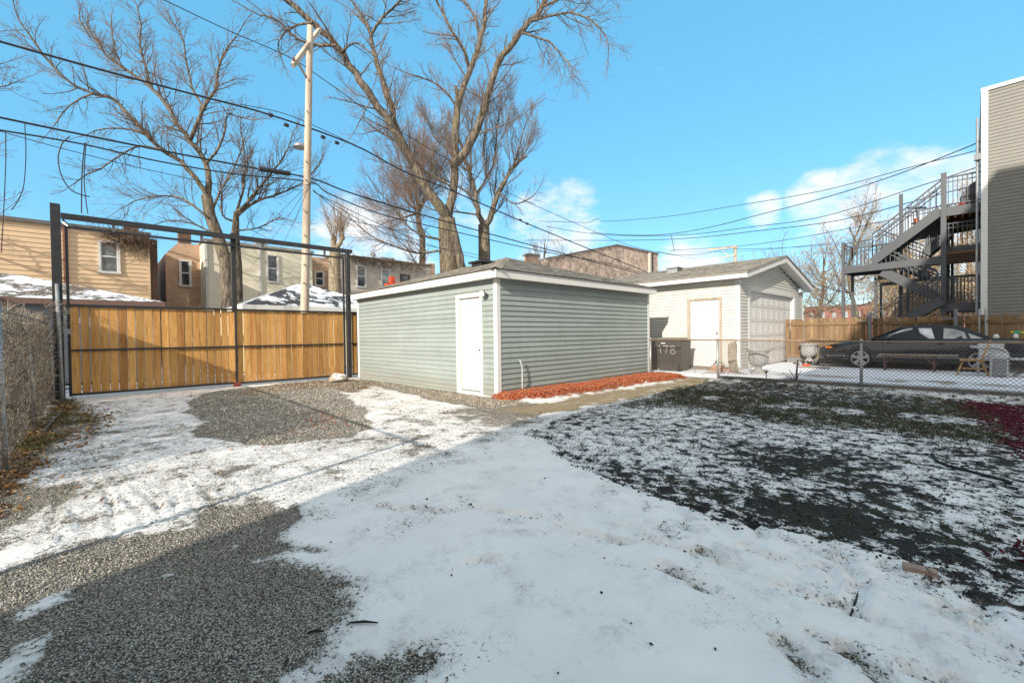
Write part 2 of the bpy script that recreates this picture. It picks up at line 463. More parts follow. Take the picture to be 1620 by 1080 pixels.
grav(gpoly((478, 864), (500, 860), (520, 866), (505, 874), (486, 874)), .75, .05)
grav(gpoly((0, 790), (60, 772), (130, 764), (90, 800), (30, 838), (0, 860), (-60, 880)), .62, .2)
m = grav(gpoly((565, 596), (640, 604), (720, 620), (790, 632), (860, 640), (820, 655), (760, 646), (700, 636), (640, 622), (600, 612)), .85, .16)
TN = np.maximum(TN, m * .5)
m = grav(gpoly((795, 648), (870, 636), (950, 620), (1030, 610), (1100, 596), (1128, 600), (1090, 612), (1030, 626), (960, 640), (900, 652), (840, 655)), .66, .18)
TN = np.maximum(TN, m * .9)
m = inpoly(gpoly((760, 640), (900, 645), (850, 672), (760, 668), (690, 655)), .3); SN -= m * .38
m = grav(gpoly((380, 618), (450, 606), (540, 598), (600, 606), (560, 622), (520, 612), (440, 620), (400, 628)), .55, .2); BR = np.maximum(BR, m)
m = inpoly(gpoly((-60, 880), (0, 800), (30, 770), (70, 715), (100, 660), (118, 640), (98, 632), (40, 680), (-40, 760)), .2)
BR = np.maximum(BR, m); SN -= m * .75
m = inpoly(gpoly((100, 640), (180, 655), (150, 690), (110, 710), (70, 720)), .3); BR = np.maximum(BR, m * .5); SN -= m * .3
# thin, trodden snow on the sunlit drive
drive = inpoly(gpoly((100, 640), (560, 598), (700, 640), (860, 660), (620, 760), (430, 830), (0, 930), (0, 800)), .4)
thin = drive * (.24 + .22 * np.clip((fbm(XX, YY, 2.2, 4, 21) - .45) * 3, 0, 1))
SN -= thin
midthin = inpoly(gpoly((600, 680), (760, 660), (860, 665), (700, 735), (640, 720), (560, 710)), .4); SN -= midthin * .10
SN = np.where(LW > .5, SN, SN - .10 * np.clip((fbm(XX, YY, 3.1, 3, 33) - .5) * 3, 0, 1))
# orange mulch bed beside the garage wall
mb = inpoly([(-7.02, 6.05), (-6.55, 5.95), (-6.22, 6.5), (-6.05, 7.6), (-6.0, 9.0), (-5.95, 10.4), (-5.85, 11.4), (-5.75, 12.2), (-6.1, 12.7), (-7.02, 12.9)], .14)
OR = np.maximum(OR, mb); SN -= mb * .95
sp = inpoly(gpoly((480, 655), (520, 654), (545, 668), (520, 678), (470, 690), (400, 704), (440, 690), (500, 670)), .15); OR = np.maximum(OR, sp * .45)
# dark specks of soil along the edge of the path
edge_n = fbm(XX, YY, 6, 3, 77)
SN = np.clip(SN, 0, 1)
ZZ = (fbm(XX, YY, .7, 3, 50) - .5) * .025 + (fbm(XX, YY, 5, 3, 60) - .5) * .012
ZZ += np.clip(SN, 0, 1) * .016 + (fbm(XX, YY, 9, 2, 61) - .5) * .010 * LW
sunl = drive * (1 - LW)
ZZ += sunl * (fbm(XX, YY, 8, 3, 91) - .5) * .006
ZZ += OR * (.02 + mb * .09 * (.7 + .5 * fbm(XX, YY, 2.5, 3, 70)))
# raised bed and kerb line along the wire fence
ZZ += LW * .06 * np.exp(-((YY - 12.5) / .35) ** 2)
# wheel ruts and scuffs
def rut(pp, w=.022, d=.008, sn=.12, sc=2.25, o=(0, 600)):
    global ZZ, SN
    q = [G(o[0] + x / sc, o[1] + y / sc) for x, y in pp]
    dm = np.full(XX.shape, 9.0)
    for a, b in zip(q[:-1], q[1:]): dm = np.minimum(dm, seg_d(a, b)[0])
    ZZ = ZZ - d * np.exp(-(dm / w) ** 2) + d * .9 * np.exp(-((dm - 2.1 * w) / w) ** 2)
    SN = SN - sn * np.exp(-(dm / w) ** 2)
for pp in (((750, 315), (800, 350), (860, 385), (900, 430), (930, 485)), ((660, 345), (710, 380), (745, 430), (765, 462)), ((470, 375), (510, 410), (545, 450), (575, 465)),
           ((335, 280), (370, 320), (405, 350), (430, 362)), ((385, 420), (405, 460), (400, 520), (425, 590)), ((190, 375), (205, 440), (195, 500), (140, 600)),
           ((610, 320), (650, 350), (665, 400)), ((690, 460), (715, 475), (722, 495)), ((200, 545), (225, 575)), ((320, 350), (380, 400), (400, 450), (350, 470)),
           ((540, 400), (560, 430), (565, 465)), ((240, 460), (300, 500), (290, 540)), ((620, 470), (630, 420), (650, 395)), ((720, 360), (740, 400), (735, 420)),
           ((430, 420), (470, 440), (500, 480), (520, 530)), ((100, 330), (180, 350), (230, 330)), ((250, 300), (340, 320), (420, 300))):
    rut(pp)
# footprints: heel and sole hollows
def foot(a, b, w=.044, d=.020, sn=.2):
    global ZZ, SN
    a, b = np.asarray(a), np.asarray(b)
    dd, t = seg_d(a, b); wv = w * (1.0 + .15 * np.cos(t * 2 * PI))
    k = np.clip(1.25 - dd / wv, 0, 1) ** .7; rim = np.exp(-((dd - wv * 1.35) / (.25 * w)) ** 2)
    ZZ = ZZ - d * k + d * .45 * rim
    SN = SN - sn * k * (.4 + 1.2 * vnoise(XX, YY, 22, 5))
FP = [((1046, 899), (1117, 935)), ((1238, 1022), (1293, 1078)), ((1290, 1008), (1335, 1031)), ((1340, 1027), (1395, 1075)), ((993, 832), (1018, 855)), ((1041, 862), (1099, 876)),
      ((1110, 878), (1160, 900)), ((600, 801), (640, 806)), ((657, 804), (697, 811)), ((744, 804), (784, 809)), ((790, 811), (842, 819)), ((884, 836), (925, 847)), ((935, 850), (985, 862)),
      ((1180, 870), (1232, 888)), ((1235, 930), (1310, 958)), ((1330, 960), (1385, 985)), ((1335, 885), (1362, 925)), ((1362, 925), (1345, 972)), ((1450, 1065), (1520, 1085)),
      ((740, 895), (775, 890)), ((1490, 960), (1540, 975)), ((1560, 1000), (1615, 1030))]
for i, (a, b) in enumerate(FP):
    foot(G(*a), G(*b), d=.028, sn=.34 if i in (0, 1, 2, 3, 7, 8) else .16)
rr = random.Random(5)
for i in range(70):
    t = rr.random(); x = 900 + t * 760; y = 742 + t * 250 + rr.uniform(-1, 1) * (18 + 45 * t) + 25
    p = G(x, y); ang = rr.choice((0, PI)) + rr.gauss(R(-47), .25); L = .2
    foot(p, p + np.array([math.cos(ang) * L, math.sin(ang) * L, 0]), d=rr.uniform(.005, .013), sn=rr.uniform(.02, .15))
for i in range(26):
    p = G(rr.uniform(140, 700), rr.uniform(640, 800)); ang = rr.uniform(0, 2 * PI)
    if p[0] < -13.5: continue
    foot(p, p + np.array([math.cos(ang) * .2, math.sin(ang) * .2, 0]), d=rr.uniform(.004, .009), sn=rr.uniform(.04, .14))
SN = np.clip(SN, 0, 1)
# keep the ground under building slabs flat
def gz(x, y):
    i = np.clip(((np.asarray(y) - GY0) / ST).astype(int), 0, NY - 1); j = np.clip(((np.asarray(x) - GX0) / ST).astype(int), 0, NX - 1)
    return ZZ[i, j]
def gs(arr, x, y):
    i = np.clip(((np.asarray(y) - GY0) / ST).astype(int), 0, NY - 1); j = np.clip(((np.asarray(x) - GX0) / ST).astype(int), 0, NX - 1)
    return arr[i, j]

k = NT('yard_surface')
v = k.coord('Object')
aS, aL, aT, aB, aM, aO = (k.attr(n).outputs['Fac'] for n in ('snow', 'lawn', 'tan_dirt', 'litter', 'maroon', 'orange'))
# crushed stone: individual chips
cell = k.n('ShaderNodeTexVoronoi'); k.l(v, cell.inputs['Vector']); cell.inputs['Scale'].default_value = 112
sepc = k.n('ShaderNodeSeparateColor'); k.l(cell.outputs['Color'], sepc.inputs[0])
cell2 = k.n('ShaderNodeTexVoronoi'); k.l(v, cell2.inputs['Vector']); cell2.inputs['Scale'].default_value = 190
grc = k.mix(k.rng(sepc.outputs[0], .15, .9), (.20, .178, .145), (.72, .635, .50))
grc = k.mix(k.rng(sepc.outputs[1], .86, .9), grc, (.62, .60, .55))
grc = k.mix(k.rng(sepc.outputs[2], .9, .94), grc, (.20, .11, .06))
grc = k.mix(k.rng(cell.outputs['Distance'], .30, .68), grc, (.05, .045, .04))
grc = k.mix(k.rng(k.noise(v, 1.3, 4), .35, .7), grc, k.mix(1.0, grc, (.72, .70, .66), 'MULTIPLY'))
# lawn soil
soil = k.mix(k.rng(k.noise(v, 26, 5, .7), .35, .7), (.010, .0095, .009), (.048, .042, .037))
green = k.mix(k.rng(k.noise(v, 60, 3), .3, .7), (.020, .032, .014), (.075, .078, .035))
gmask = k.rng(k.math('ADD', k.noise(v, 1.6, 4, .6), k.math('MULTIPLY', k.noise(v, 11, 3), .35)), .62, .78)
soil = k.mix(k.math('MULTIPLY', gmask, .4), soil, green)
tan = k.mix(k.rng(k.noise(v, 30, 5, .7), .3, .7), (.17, .125, .07), (.36, .29, .18))
lit = k.mix(k.rng(k.voro(v, 45, out='Distance'), .1, .6), (.34, .20, .09), (.10, .065, .035))
lit = k.mix(k.rng(k.noise(v, 5, 4), .60, .68), lit, (.08, .09, .03))
mar = k.mix(k.rng(k.noise(v, 50, 4, .7), .35, .7), (.035, .006, .010), (.15, .018, .032))
org = k.mix(k.rng(k.noise(v, 55, 4, .7), .3, .7), (.16, .035, .012), (.46, .11, .035))
c = k.mix(k.rng(k.math('ADD', aL, k.math('MULTIPLY', k.math('SUBTRACT', k.noise(v, 9, 4), .5), .5)), .4, .6), grc, soil)
def blend(c, a, col, amp=.9, ns=7.0, th=.5):
    f = k.rng(k.math('ADD', a, k.math('MULTIPLY', k.math('SUBTRACT', k.noise(v, ns, 6, .65), .5), amp)), th - .06, th + .06)
    return k.mix(f, c, col)
c = blend(c, aT, tan, 1.1, 6)
c = blend(c, aB, lit, 1.3, 9)
c = k.mix(k.math('MULTIPLY', k.rng(k.noise(v, 70, 2, .5), .64, .70), k.rng(k.noise(v, 2.2, 4), .42, .6)), c, (.22, .11, .045))
c = blend(c, aM, mar, 1.2, 9)
c = blend(c, aO, org, .9, 12)
# snow
nb = k.noise(v, 3.4, 7, .68, .3); nf_ = k.noise(v, 24, 5, .7)
nn = k.math('ADD', k.math('MULTIPLY', nb, .62), k.math('MULTIPLY', nf_, .38))
nl = k.math('ADD', k.math('MULTIPLY', k.noise(v, 6.5, 6, .66, .4), .7), k.math('MULTIPLY', nf_, .3))
lw_ = k.rng(aL, .45, .6)
t0 = k.math('ADD', k.math('MULTIPLY', nn, k.math('SUBTRACT', 1.0, lw_)), k.math('MULTIPLY', nl, lw_))
t = k.math('ADD', aS, k.math('MULTIPLY', k.math('SUBTRACT', t0, .5), k.math('ADD', 2.5, k.math('MULTIPLY', lw_, 1.6))))
spk = k.rng(k.noise(v, 46, 2, .55), .575, .665)      # grit poking through
spk2 = k.rng(k.math('ADD', k.noise(v, 3.0, 3, .5), k.math('MULTIPLY', k.math('SUBTRACT', .95, aS), .9)), .50, .66)
t = k.math('SUBTRACT', t, k.math('MULTIPLY', k.math('MULTIPLY', spk, spk2), .62))
# stones poke out of thin snow before the hollows do
t = k.math('ADD', t, k.math('MULTIPLY', k.math('SUBTRACT', cell.outputs['Distance'], .4), .28))
sm = k.rng(t, .515, .575, smooth=True)
snc = k.mix(k.rng(k.noise(v, 2.1, 6, .6), .35, .7), (.83, .775, .71), (.93, .87, .795))
snc = k.mix(k.math('MULTIPLY', k.rng(t, 1.0, .58), .45), snc, (.44, .42, .40))
out = k.mix(sm, c, snc)
k.col(out)
k.rough(k.math('SUBTRACT', .92, k.math('MULTIPLY', sm, .35)))
k.b.inputs['Specular IOR Level'].default_value = .2
hst = k.math('MULTIPLY', k.math('SUBTRACT', 1.0, cell.outputs['Distance']), k.math('SUBTRACT', 1.0, sm))
hgt = k.math('ADD', k.math('MULTIPLY', hst, 1.0), k.math('MULTIPLY', k.rng(t, .48, .8), 1.1))
hgt = k.math('ADD', hgt, k.math('MULTIPLY', k.noise(v, 45, 4, .6), .30))
hgt = k.math('ADD', hgt, k.math('MULTIPLY', k.math('SUBTRACT', 1.0, cell2.outputs['Distance']), k.math('MULTIPLY', k.math('SUBTRACT', 1.0, sm), .3)))
k.bump(hgt, .6, .010)
YARD = k.m

idx = np.arange(NX * NY).reshape(NY, NX)
Q = np.stack([idx[:-1, :-1], idx[:-1, 1:], idx[1:, 1:], idx[1:, :-1]], -1).reshape(-1, 4)
me = fast_mesh('yard_ground', np.stack([XX, YY, ZZ], -1).reshape(-1, 3), Q)
for n_, a_ in (('snow', SN), ('lawn', LW), ('tan_dirt', TN), ('litter', BR), ('maroon', MR), ('orange', OR)):
    at = me.attributes.new(n_, 'FLOAT', 'POINT'); at.data.foreach_set('value', a_.ravel().astype(np.float32))
me.shade_smooth()
yg = meshobj('yard_ground', me, YARD); yg['kind'] = 'structure'

# wide ground out to the horizon: old snow over dirt
k = NT('snowy_ground'); v = k.coord('Object')
t = k.math('ADD', k.math('MULTIPLY', k.noise(v, .35, 6, .6), .6), k.math('MULTIPLY', k.noise(v, 4, 6, .7), .4))
k.col(k.mix(k.rng(t, .44, .50), (.16, .14, .11), (.74, .76, .80))); k.rough(.85); k.bump(k.noise(v, 12, 5), .4, .03)
WIDE = k.m
b = MB(); b.add([(-900, -900, -.07), (900, -900, -.07), (900, 900, -.07), (-900, 900, -.07)], [(0, 1, 2, 3)])
tag(b.build('ground', WIDE), kind='structure')
# alley behind the gate
k = NT('alley_surface'); v = k.coord('Object')
t = k.math('ADD', k.math('MULTIPLY', k.noise(v, .8, 6, .6), .6), k.math('MULTIPLY', k.noise(v, 9, 6, .7), .4))
k.col(k.mix(k.rng(t, .46, .53), (.10, .10, .10), (.76, .78, .82))); k.rough(.85); k.bump(k.noise(v, 30, 5), .4, .01)
b = MB(); b.box((-19.0, -40, -.2), (-15.65, 90, -.02)); tag(b.build('alley', k.m), kind='structure')
# neighbour's concrete slab under thin snow
k = NT('slab_surface'); v = k.coord('Object')
t = k.math('ADD', k.math('MULTIPLY', k.noise(v, .7, 6, .6), .6), k.math('MULTIPLY', k.noise(v, 14, 5, .7), .4))
ww = k.n('ShaderNodeTexCoord'); sx = k.n('ShaderNodeSeparateXYZ'); k.l(ww.outputs['Object'], sx.inputs[0])
bare = k.rng(k.math('ADD', k.noise(v, 1.6, 4), k.math('MULTIPLY', k.math('ABSOLUTE', k.math('SUBTRACT', sx.outputs[1], 13.75)), -.35)), .42, .50)
snm = k.math('MULTIPLY', k.rng(t, .36, .42), k.math('SUBTRACT', 1.0, k.math('MULTIPLY', bare, .9)))
k.col(k.mix(snm, k.mix(k.noise(v, 20, 4), (.26, .20, .12), (.36, .31, .24)), (.78, .79, .82))); k.rough(.85)
k.bump(k.noise(v, 25, 5), .3, .008)
b = MB(); b.box((-7.4, 12.78, -.3), (9, 19.45, .15)); b.box((-4.97, 19.45, -.3), (9, 20.5, .148))
tag(b.build('concrete_slab', k.m), kind='structure')
CONC = pm('kerb_concrete', (.20, .19, .175), .9, .25, 6, 60, .5, dirt=(.04, .035, .03), dirtamt=.7)
b = MB(); b.box((-4.9, 12.60, -.25), (6, 12.775, .125)); tag(b.build('kerb', CONC), kind='structure')
b = MB(); b.box((-7.4, 12.62, -.25), (-4.905, 12.775, .04)); tag(b.build('kerb', CONC), kind='structure')

# ---- loose stones, mulch chips, leaves and grass that nobody could count
def island_mat(name, cols, rough=.85, spec=.25):
    k = NT(name); g = k.n('ShaderNodeNewGeometry'); r = k.n('ShaderNodeValToRGB'); r.color_ramp.interpolation = 'LINEAR'
    e = r.color_ramp.elements
    while len(e) < len(cols): e.new(.5)
    for i, c_ in enumerate(cols): e[i].position = i / (len(cols) - 1); e[i].color = (*c_, 1)
    k.l(g.outputs['Random Per Island'], r.inputs[0]); v = k.coord('Object')
    k.col(k.mix(1.0, r.outputs[0], k.mix(k.noise(v, 90, 3), (.75,) * 3, (1.15,) * 3), 'MULTIPLY')); k.rough(rough); k.b.inputs['Specular IOR Level'].default_value = spec
    return k.m
def scatter(name, pos, size, kindshape, mat, flat=.6, tilt=1.0, seed=1):
    r = np.random.default_rng(seed); n = len(pos)
    if kindshape == 'stone':
        B = np.array([(1, 0, 0), (-1, 0, 0), (0, 1, 0), (0, -1, 0), (0, 0, 1), (0, 0, -1)], float); F = np.array([(0, 2, 4), (2, 1, 4), (1, 3, 4), (3, 0, 4), (2, 0, 5), (1, 2, 5), (3, 1, 5), (0, 3, 5)])
    elif kindshape == 'chip':
        B = np.array([(-1, -.25, -.1), (1, -.18, -.1), (1, .22, -.1), (-1, .3, -.1), (-.9, -.2, .1), (.9, -.2, .12), (.95, .2, .1), (-1, .2, .1)], float); F = np.array([(0, 3, 2, 1), (4, 5, 6, 7), (0, 1, 5, 4), (1, 2, 6, 5), (2, 3, 7, 6), (3, 0, 4, 7)])
    elif kindshape == 'leaf':
        B = np.array([(-1, 0, 0), (-.2, -.5, .18), (1, 0, 0.05), (-.2, .5, .18)], float); F = np.array([(0, 1, 2, 3)])
    V = B[None] * (1 + (r.random((n, len(B), 1)) - .5) * .5) if kindshape == 'stone' else np.repeat(B[None], n, 0)
    sc = size * (.55 + .9 * r.random((n, 1, 1)))
    if kindshape == 'stone': V = V * np.array([1, .8, flat])
    V = V * sc
    a = r.random(n) * 2 * PI; b_ = (r.random(n) - .5) * tilt; c_ = (r.random(n) - .5) * tilt
    def rot(V, ax, an):
        cs, sn = np.cos(an)[:, None], np.sin(an)[:, None]; i, j = [(1, 2), (2, 0), (0, 1)][ax]
        o = V.copy(); o[..., i] = V[..., i] * cs - V[..., j] * sn; o[..., j] = V[..., i] * sn + V[..., j] * cs; return o
    V = rot(rot(rot(V, 0, b_), 1, c_), 2, a) + np.asarray(pos)[:, None, :]
    Fq = (F[None] + (np.arange(n) * len(B))[:, None, None]).reshape(-1, F.shape[1])
    me = fast_mesh(name, V.reshape(-1, 3), Fq)
    return meshobj(name, me, mat, kind='stuff')
STONE = island_mat('gravel_stone', [(.08, .075, .068), (.24, .22, .19), (.44, .40, .33), (.62, .56, .45), (.34, .31, .27), (.15, .14, .125), (.72, .68, .60)])
cand = rng.random((240000, 2)); cx = -8 + cand[:, 0] * 8.5; cy = -1.0 + cand[:, 1] * 5.5
dist = np.hypot(cx, cy); keep = (gs(SN, cx, cy) + (rng.random(len(cx)) - .5) * .2 < .33) & (gs(LW, cx, cy) < .4) & (rng.random(len(cx)) < np.clip(3.2 / dist, 0, 1) ** 1.3)
cx, cy = cx[keep][:42000], cy[keep][:42000]
scatter('loose_gravel', np.stack([cx, cy, gz(cx, cy) + .002], -1), .0056, 'stone', STONE, .6, 1.2, 2)
# far gravel patch near the gate
cand = rng.random((60000, 2)); cx = -14 + cand[:, 0] * 8; cy = 1.2 + cand[:, 1] * 4.9
keep = (gs(SN, cx, cy) + (rng.random(len(cx)) - .5) * .5 < .3) & (rng.random(len(cx)) < .5)
cx, cy = cx[keep][:12000], cy[keep][:12000]
scatter('gravel_patch', np.stack([cx, cy, gz(cx, cy) + .004], -1), .013, 'stone', STONE, .6, 1.2, 3)
# soil crumbs over the trodden snow edge
DARK = island_mat('soil_crumb', [(.012, .011, .01), (.03, .026, .022), (.05, .042, .035)])
cand = rng.random((16000, 2)); cx = -6 + cand[:, 0] * 8.5; cy = .3 + cand[:, 1] * 8
sv = gs(SN, cx, cy) + (rng.random(len(cx)) - .5) * .1; lv = gs(LW, cx, cy)
keep = ((lv > .2) & (lv < .98) & (rng.random(len(cx)) < .9)) | ((lv >= .98) & (rng.random(len(cx)) < .35)) | (rng.random(len(cx)) < .012)
cx, cy = cx[keep], cy[keep]
scatter('soil_crumbs', np.stack([cx, cy, gz(cx, cy) + .004], -1), .011, 'stone', DARK, .6, 1.2, 4)
MUL = island_mat('orange_chip', [(.15, .035, .016), (.36, .085, .035), (.46, .125, .05), (.27, .06, .025), (.42, .19, .10), (.22, .10, .06)])
px_, py_ = [], []
while len(px_) < 9000:
    x = -7 + 2.3 * random.random(); y = 5.9 + 6.8 * random.random()
    m_ = float(gs(OR, x, y))
    if random.random() < m_ ** 1.5: px_.append(x); py_.append(y)
px_, py_ = np.array(px_), np.array(py_)
scatter('orange_mulch', np.stack([px_, py_, gz(px_, py_) + .012 + rng.random(len(px_)) * .02], -1), .034, 'chip', MUL, 1, 1.3, 5)
px_ = rng.uniform(-11.5, -6.5, 9000); py_ = rng.uniform(1.3, 5.2, 9000); kp = rng.random(9000) < gs(OR, px_, py_) * .30
scatter('scattered_orange_chips', np.stack([px_[kp], py_[kp], gz(px_[kp], py_[kp]) + .008], -1), .026, 'chip', MUL, 1, 1.0, 6)
MARM = island_mat('maroon_chip', [(.02, .004, .007), (.09, .010, .02), (.17, .018, .036), (.05, .006, .012)])
px_ = rng.uniform(-1, 3.3, 26000); py_ = rng.uniform(3.5, 12.5, 26000); kp = rng.random(26000) < gs(MR, px_, py_) * .9 * (gs(SN, px_, py_) < .62)
scatter('maroon_mulch', np.stack([px_[kp], py_[kp], gz(px_[kp], py_[kp]) + .012], -1), .030, 'chip', MARM, 1, 1.3, 7)
LEAF = island_mat('dry_leaf', [(.10, .045, .018), (.26, .13, .05), (.34, .20, .09), (.18, .07, .025), (.42, .30, .16)])
px_ = rng.uniform(-15, -5, 40000); py_ = rng.uniform(-1.2, 1.5, 40000); kp = rng.random(40000) < gs(BR, px_, py_) ** 1.5 * .42
scatter('leaf_litter', np.stack([px_[kp], py_[kp], gz(px_[kp], py_[kp]) + .012], -1), .030, 'leaf', LEAF, 1, 1.6, 8)
px_ = rng.uniform(-14.2, -5, 3600); py_ = rng.uniform(-.6, 6.2, 3600); kp = (rng.random(3600) < .12 + .35 * gs(BR, px_, py_)) & (gs(LW, px_, py_) < .3)
scatter('scattered_leaves', np.stack([px_[kp], py_[kp], gz(px_[kp], py_[kp]) + .01], -1), .026, 'leaf', LEAF, 1, 1.2, 9)
# grass
def blades(name, cx, cy, h, mat, nb=6, spread=.03, seed=1, z=None):
    r = np.random.default_rng(seed); n = len(cx) * nb
    x = np.repeat(cx, nb) + r.normal(0, spread, n); y = np.repeat(cy, nb) + r.normal(0, spread, n); zz = gz(x, y) if z is None else np.full(n, z)
    a = r.random(n) * 2 * PI; L = h * (.5 + r.random(n)); ln = r.normal(0, .55, n); lm = r.normal(0, .55, n); w = .0022
    p0 = np.stack([x - w * np.cos(a), y - w * np.sin(a), zz - .005], -1); p1 = np.stack([x + w * np.cos(a), y + w * np.sin(a), zz - .005], -1)
    mid = np.stack([x + ln * L * .4, y + lm * L * .4, zz + L * .65], -1); tip = np.stack([x + ln * L, y + lm * L, zz + L], -1)
    V = np.stack([p0, p1, mid, tip], 1).reshape(-1, 3); b_ = np.arange(n) * 4
    me = fast_mesh(name, V, np.concatenate([np.stack([b_, b_ + 1, b_ + 2], -1), np.stack([b_ + 2, b_ + 1, b_ + 3], -1)]))
    return meshobj(name, me, mat, kind='stuff')
GRASS = island_mat('grass_blade', [(.018, .036, .014), (.035, .055, .022), (.09, .085, .045), (.17, .145, .085), (.022, .045, .018), (.11, .10, .055)], .7)
cx = rng.uniform(-5.5, 3.3, 60000); cy = rng.uniform(3, 12.5, 60000)
gpat = fbm(cx, cy, 1.1, 3, 8)
w_ = gs(LW, cx, cy) * (gs(nf, cx, cy) * .9 * (gpat > .42) + .05 * (gpat > .5)) * (gs(SN, cx, cy) < .7) * (1 - gs(fnr, cx, cy) * .85) * (1 - gs(MR, cx, cy))
kp = rng.random(60000) < w_ * .75
blades('lawn_grass', cx[kp][:9000], cy[kp][:9000], .032, GRASS, 6, .03, 3)
cx = rng.uniform(-14, -5, 9000); cy = rng.uniform(-1.1, -.1, 9000); kp = (rng.random(9000) < gs(BR, cx, cy) * .3) & (fbm(cx, cy, 1.5, 2, 4) > .56)
GR2 = island_mat('fence_weed_blade', [(.05, .08, .02), (.12, .13, .04), (.25, .19, .09), (.08, .11, .03)], .7)
blades('fence_weeds', cx[kp], cy[kp], .045, GR2, 5, .03, 5)

# ================================================================== structures
GREEN = pm('sage_vinyl', (.270, .306, .283), .5, .04, 1.2, 90, .22, rnd=.09, splash=(.24, .20, .15))
WHT = pm('white_trim', (.62, .60, .56), .5, .03, 2, 60, .05, dirt=(.5, .47, .42), dirtamt=.2)
DOORW = pm('white_door_paint', (.60, .59, .56), .42, .02, 2, 60, .03)
CREAMV = pm('cream_vinyl', (.53, .51, .455), .55, .04, 1.2, 90, .08, rnd=.05, splash=(.34, .27, .19))
BLACKM = pm('black_steel', (.018, .018, .020), .42, .25, 5, 60, .1, spec=.5, dirt=(.08, .06, .05), dirtamt=.3)
GALV = pm('galvanised_steel', (.33, .34, .34), .45, .2, 9, 70, .2, metal=.55, dirt=(.22, .16, .10), dirtamt=.35)
RUST = pm('rusty_rail', (.27, .20, .14), .7, .35, 11, 70, .3, metal=.3, dirt=(.24, .09, .03), dirtamt=.8)
WIREM = pm('weathered_wire', (.13, .105, .09), .6, .3, 9, 70, 0, metal=.2)
WIREL = pm('galvanised_wire', (.24, .22, .195), .6, .2, 9, 70, 0, metal=.2)
DARKM = pm('dark_interior', (.02, .02, .022), .8)
GLASS = glassm('window_glass')
CABLE = pm('cable_rubber', (.02, .02, .022), .6, .1, 3, 20, 0)

# shingles: tabs coloured one by one
k = NT('asphalt_shingle'); g = k.n('ShaderNodeNewGeometry'); r = k.n('ShaderNodeValToRGB'); e = r.color_ramp.elements
e.new(.35); e.new(.7)
for i, c_ in enumerate([(.10, .09, .075), (.19, .17, .14), (.27, .245, .20), (.14, .13, .11)]): e[i].position = i / 3; e[i].color = (*c_, 1)
k.l(g.outputs['Random Per Island'], r.inputs[0]); v = k.coord('Object')
k.col(k.mix(1.0, r.outputs[0], k.mix(k.noise(v, 150, 3, .8), (.5,) * 3, (1.5,) * 3), 'MULTIPLY')); k.rough(.95); k.bump(k.noise(v, 220, 2), .5, .004)
SHING = k.m
def shingles(mb, p0, eave, slope_pt_fn, rows, seed=0, tab=.30):
    pass
def roof_face(name, a, b, c, d, mat, parent, expo=.14, tab=.31, seed=1, kind='stuff'):
    """rows of overlapping tabs filling the trapezium a-b (eave) to d-c (ridge)"""
    r = random.Random(seed); a, b, c, d = (Vector(p) for p in (a, b, c, d)); m = MB()
    n = (b - a).cross(d - a).normalized()
    if n.z < 0: n = -n
    L = ((d + c) / 2 - (a + b) / 2).length; rows = max(2, int(L / expo))
    # solid deck underneath
    m.add([a, b, c, d], [(0, 1, 2, 3)])
    for i in range(rows):
        t0, t1 = i / rows, min(1, (i + 1.35) / rows)
        l0, r0 = a.lerp(d, t0), b.lerp(c, t0); l1, r1 = a.lerp(d, t1), b.lerp(c, t1); w = (r0 - l0).length
        if w < .05: continue
        u = (r0 - l0) / w; k_ = -r.random() * tab
        while k_ < w:
            s0, s1 = max(0, k_ + .004), min(w, k_ + tab - .006); k_ += tab * r.uniform(.75, 1.2)
            if s1 - s0 < .02: continue
            up_ = (l1 - l0) - u * (l1 - l0).dot(u)
            sl = (l1 - l0).dot(u); sr = w - (r1 - l0).dot(u)
            # keep the tab inside a tapering face
            e0 = max(s0, sl if s0 < sl else s0); e1 = min(s1, w - sr if s1 > w - sr else s1)
            if e1 <= e0: e0 = e1 = min(max(s0, sl), w - sr)
            th = .010 + r.random() * .004
            q = [l0 + u * s0 + n * th, l0 + u * s1 + n * th, l0 + u * e1 + up_ + n * .004, l0 + u * e0 + up_ + n * .004]
            m.add(q + [l0 + u * s0 + n * .001, l0 + u * s1 + n * .001], [(0, 1, 2, 3), (4, 5, 1, 0)])
    o = m.build(name, mat, parent)
    if kind: o['kind'] = kind
    return o
def clap(x0, x1, h=.1143, out=.021):
    """one clapboard running along +X from x0 to x1, facing -Y, bottom edge proud"""
    m = MB()
    m.add([(x0, -out, 0), (x1, -out, 0), (x1, 0.0, 0), (x0, 0.0, 0), (x0, -.002, h), (x1, -.002, h), (x1, 0.0, h), (x0, 0.0, h)],
          [(0, 3, 2, 1), (4, 5, 6, 7), (0, 1, 5, 4), (1, 2, 6, 5), (2, 3, 7, 6), (3, 0, 4, 7)])
    m.add([(x0, -out, 0), (x1, -out, 0), (x1, -out, .009), (x0, -out, .009), (x0, -out - .004, .009), (x1, -out - .004, .009), (x1, -out - .004, .001), (x0, -out - .004, .001)], [(4, 7, 6, 5), (3, 4, 5, 2), (7, 0, 1, 6)])
    return m
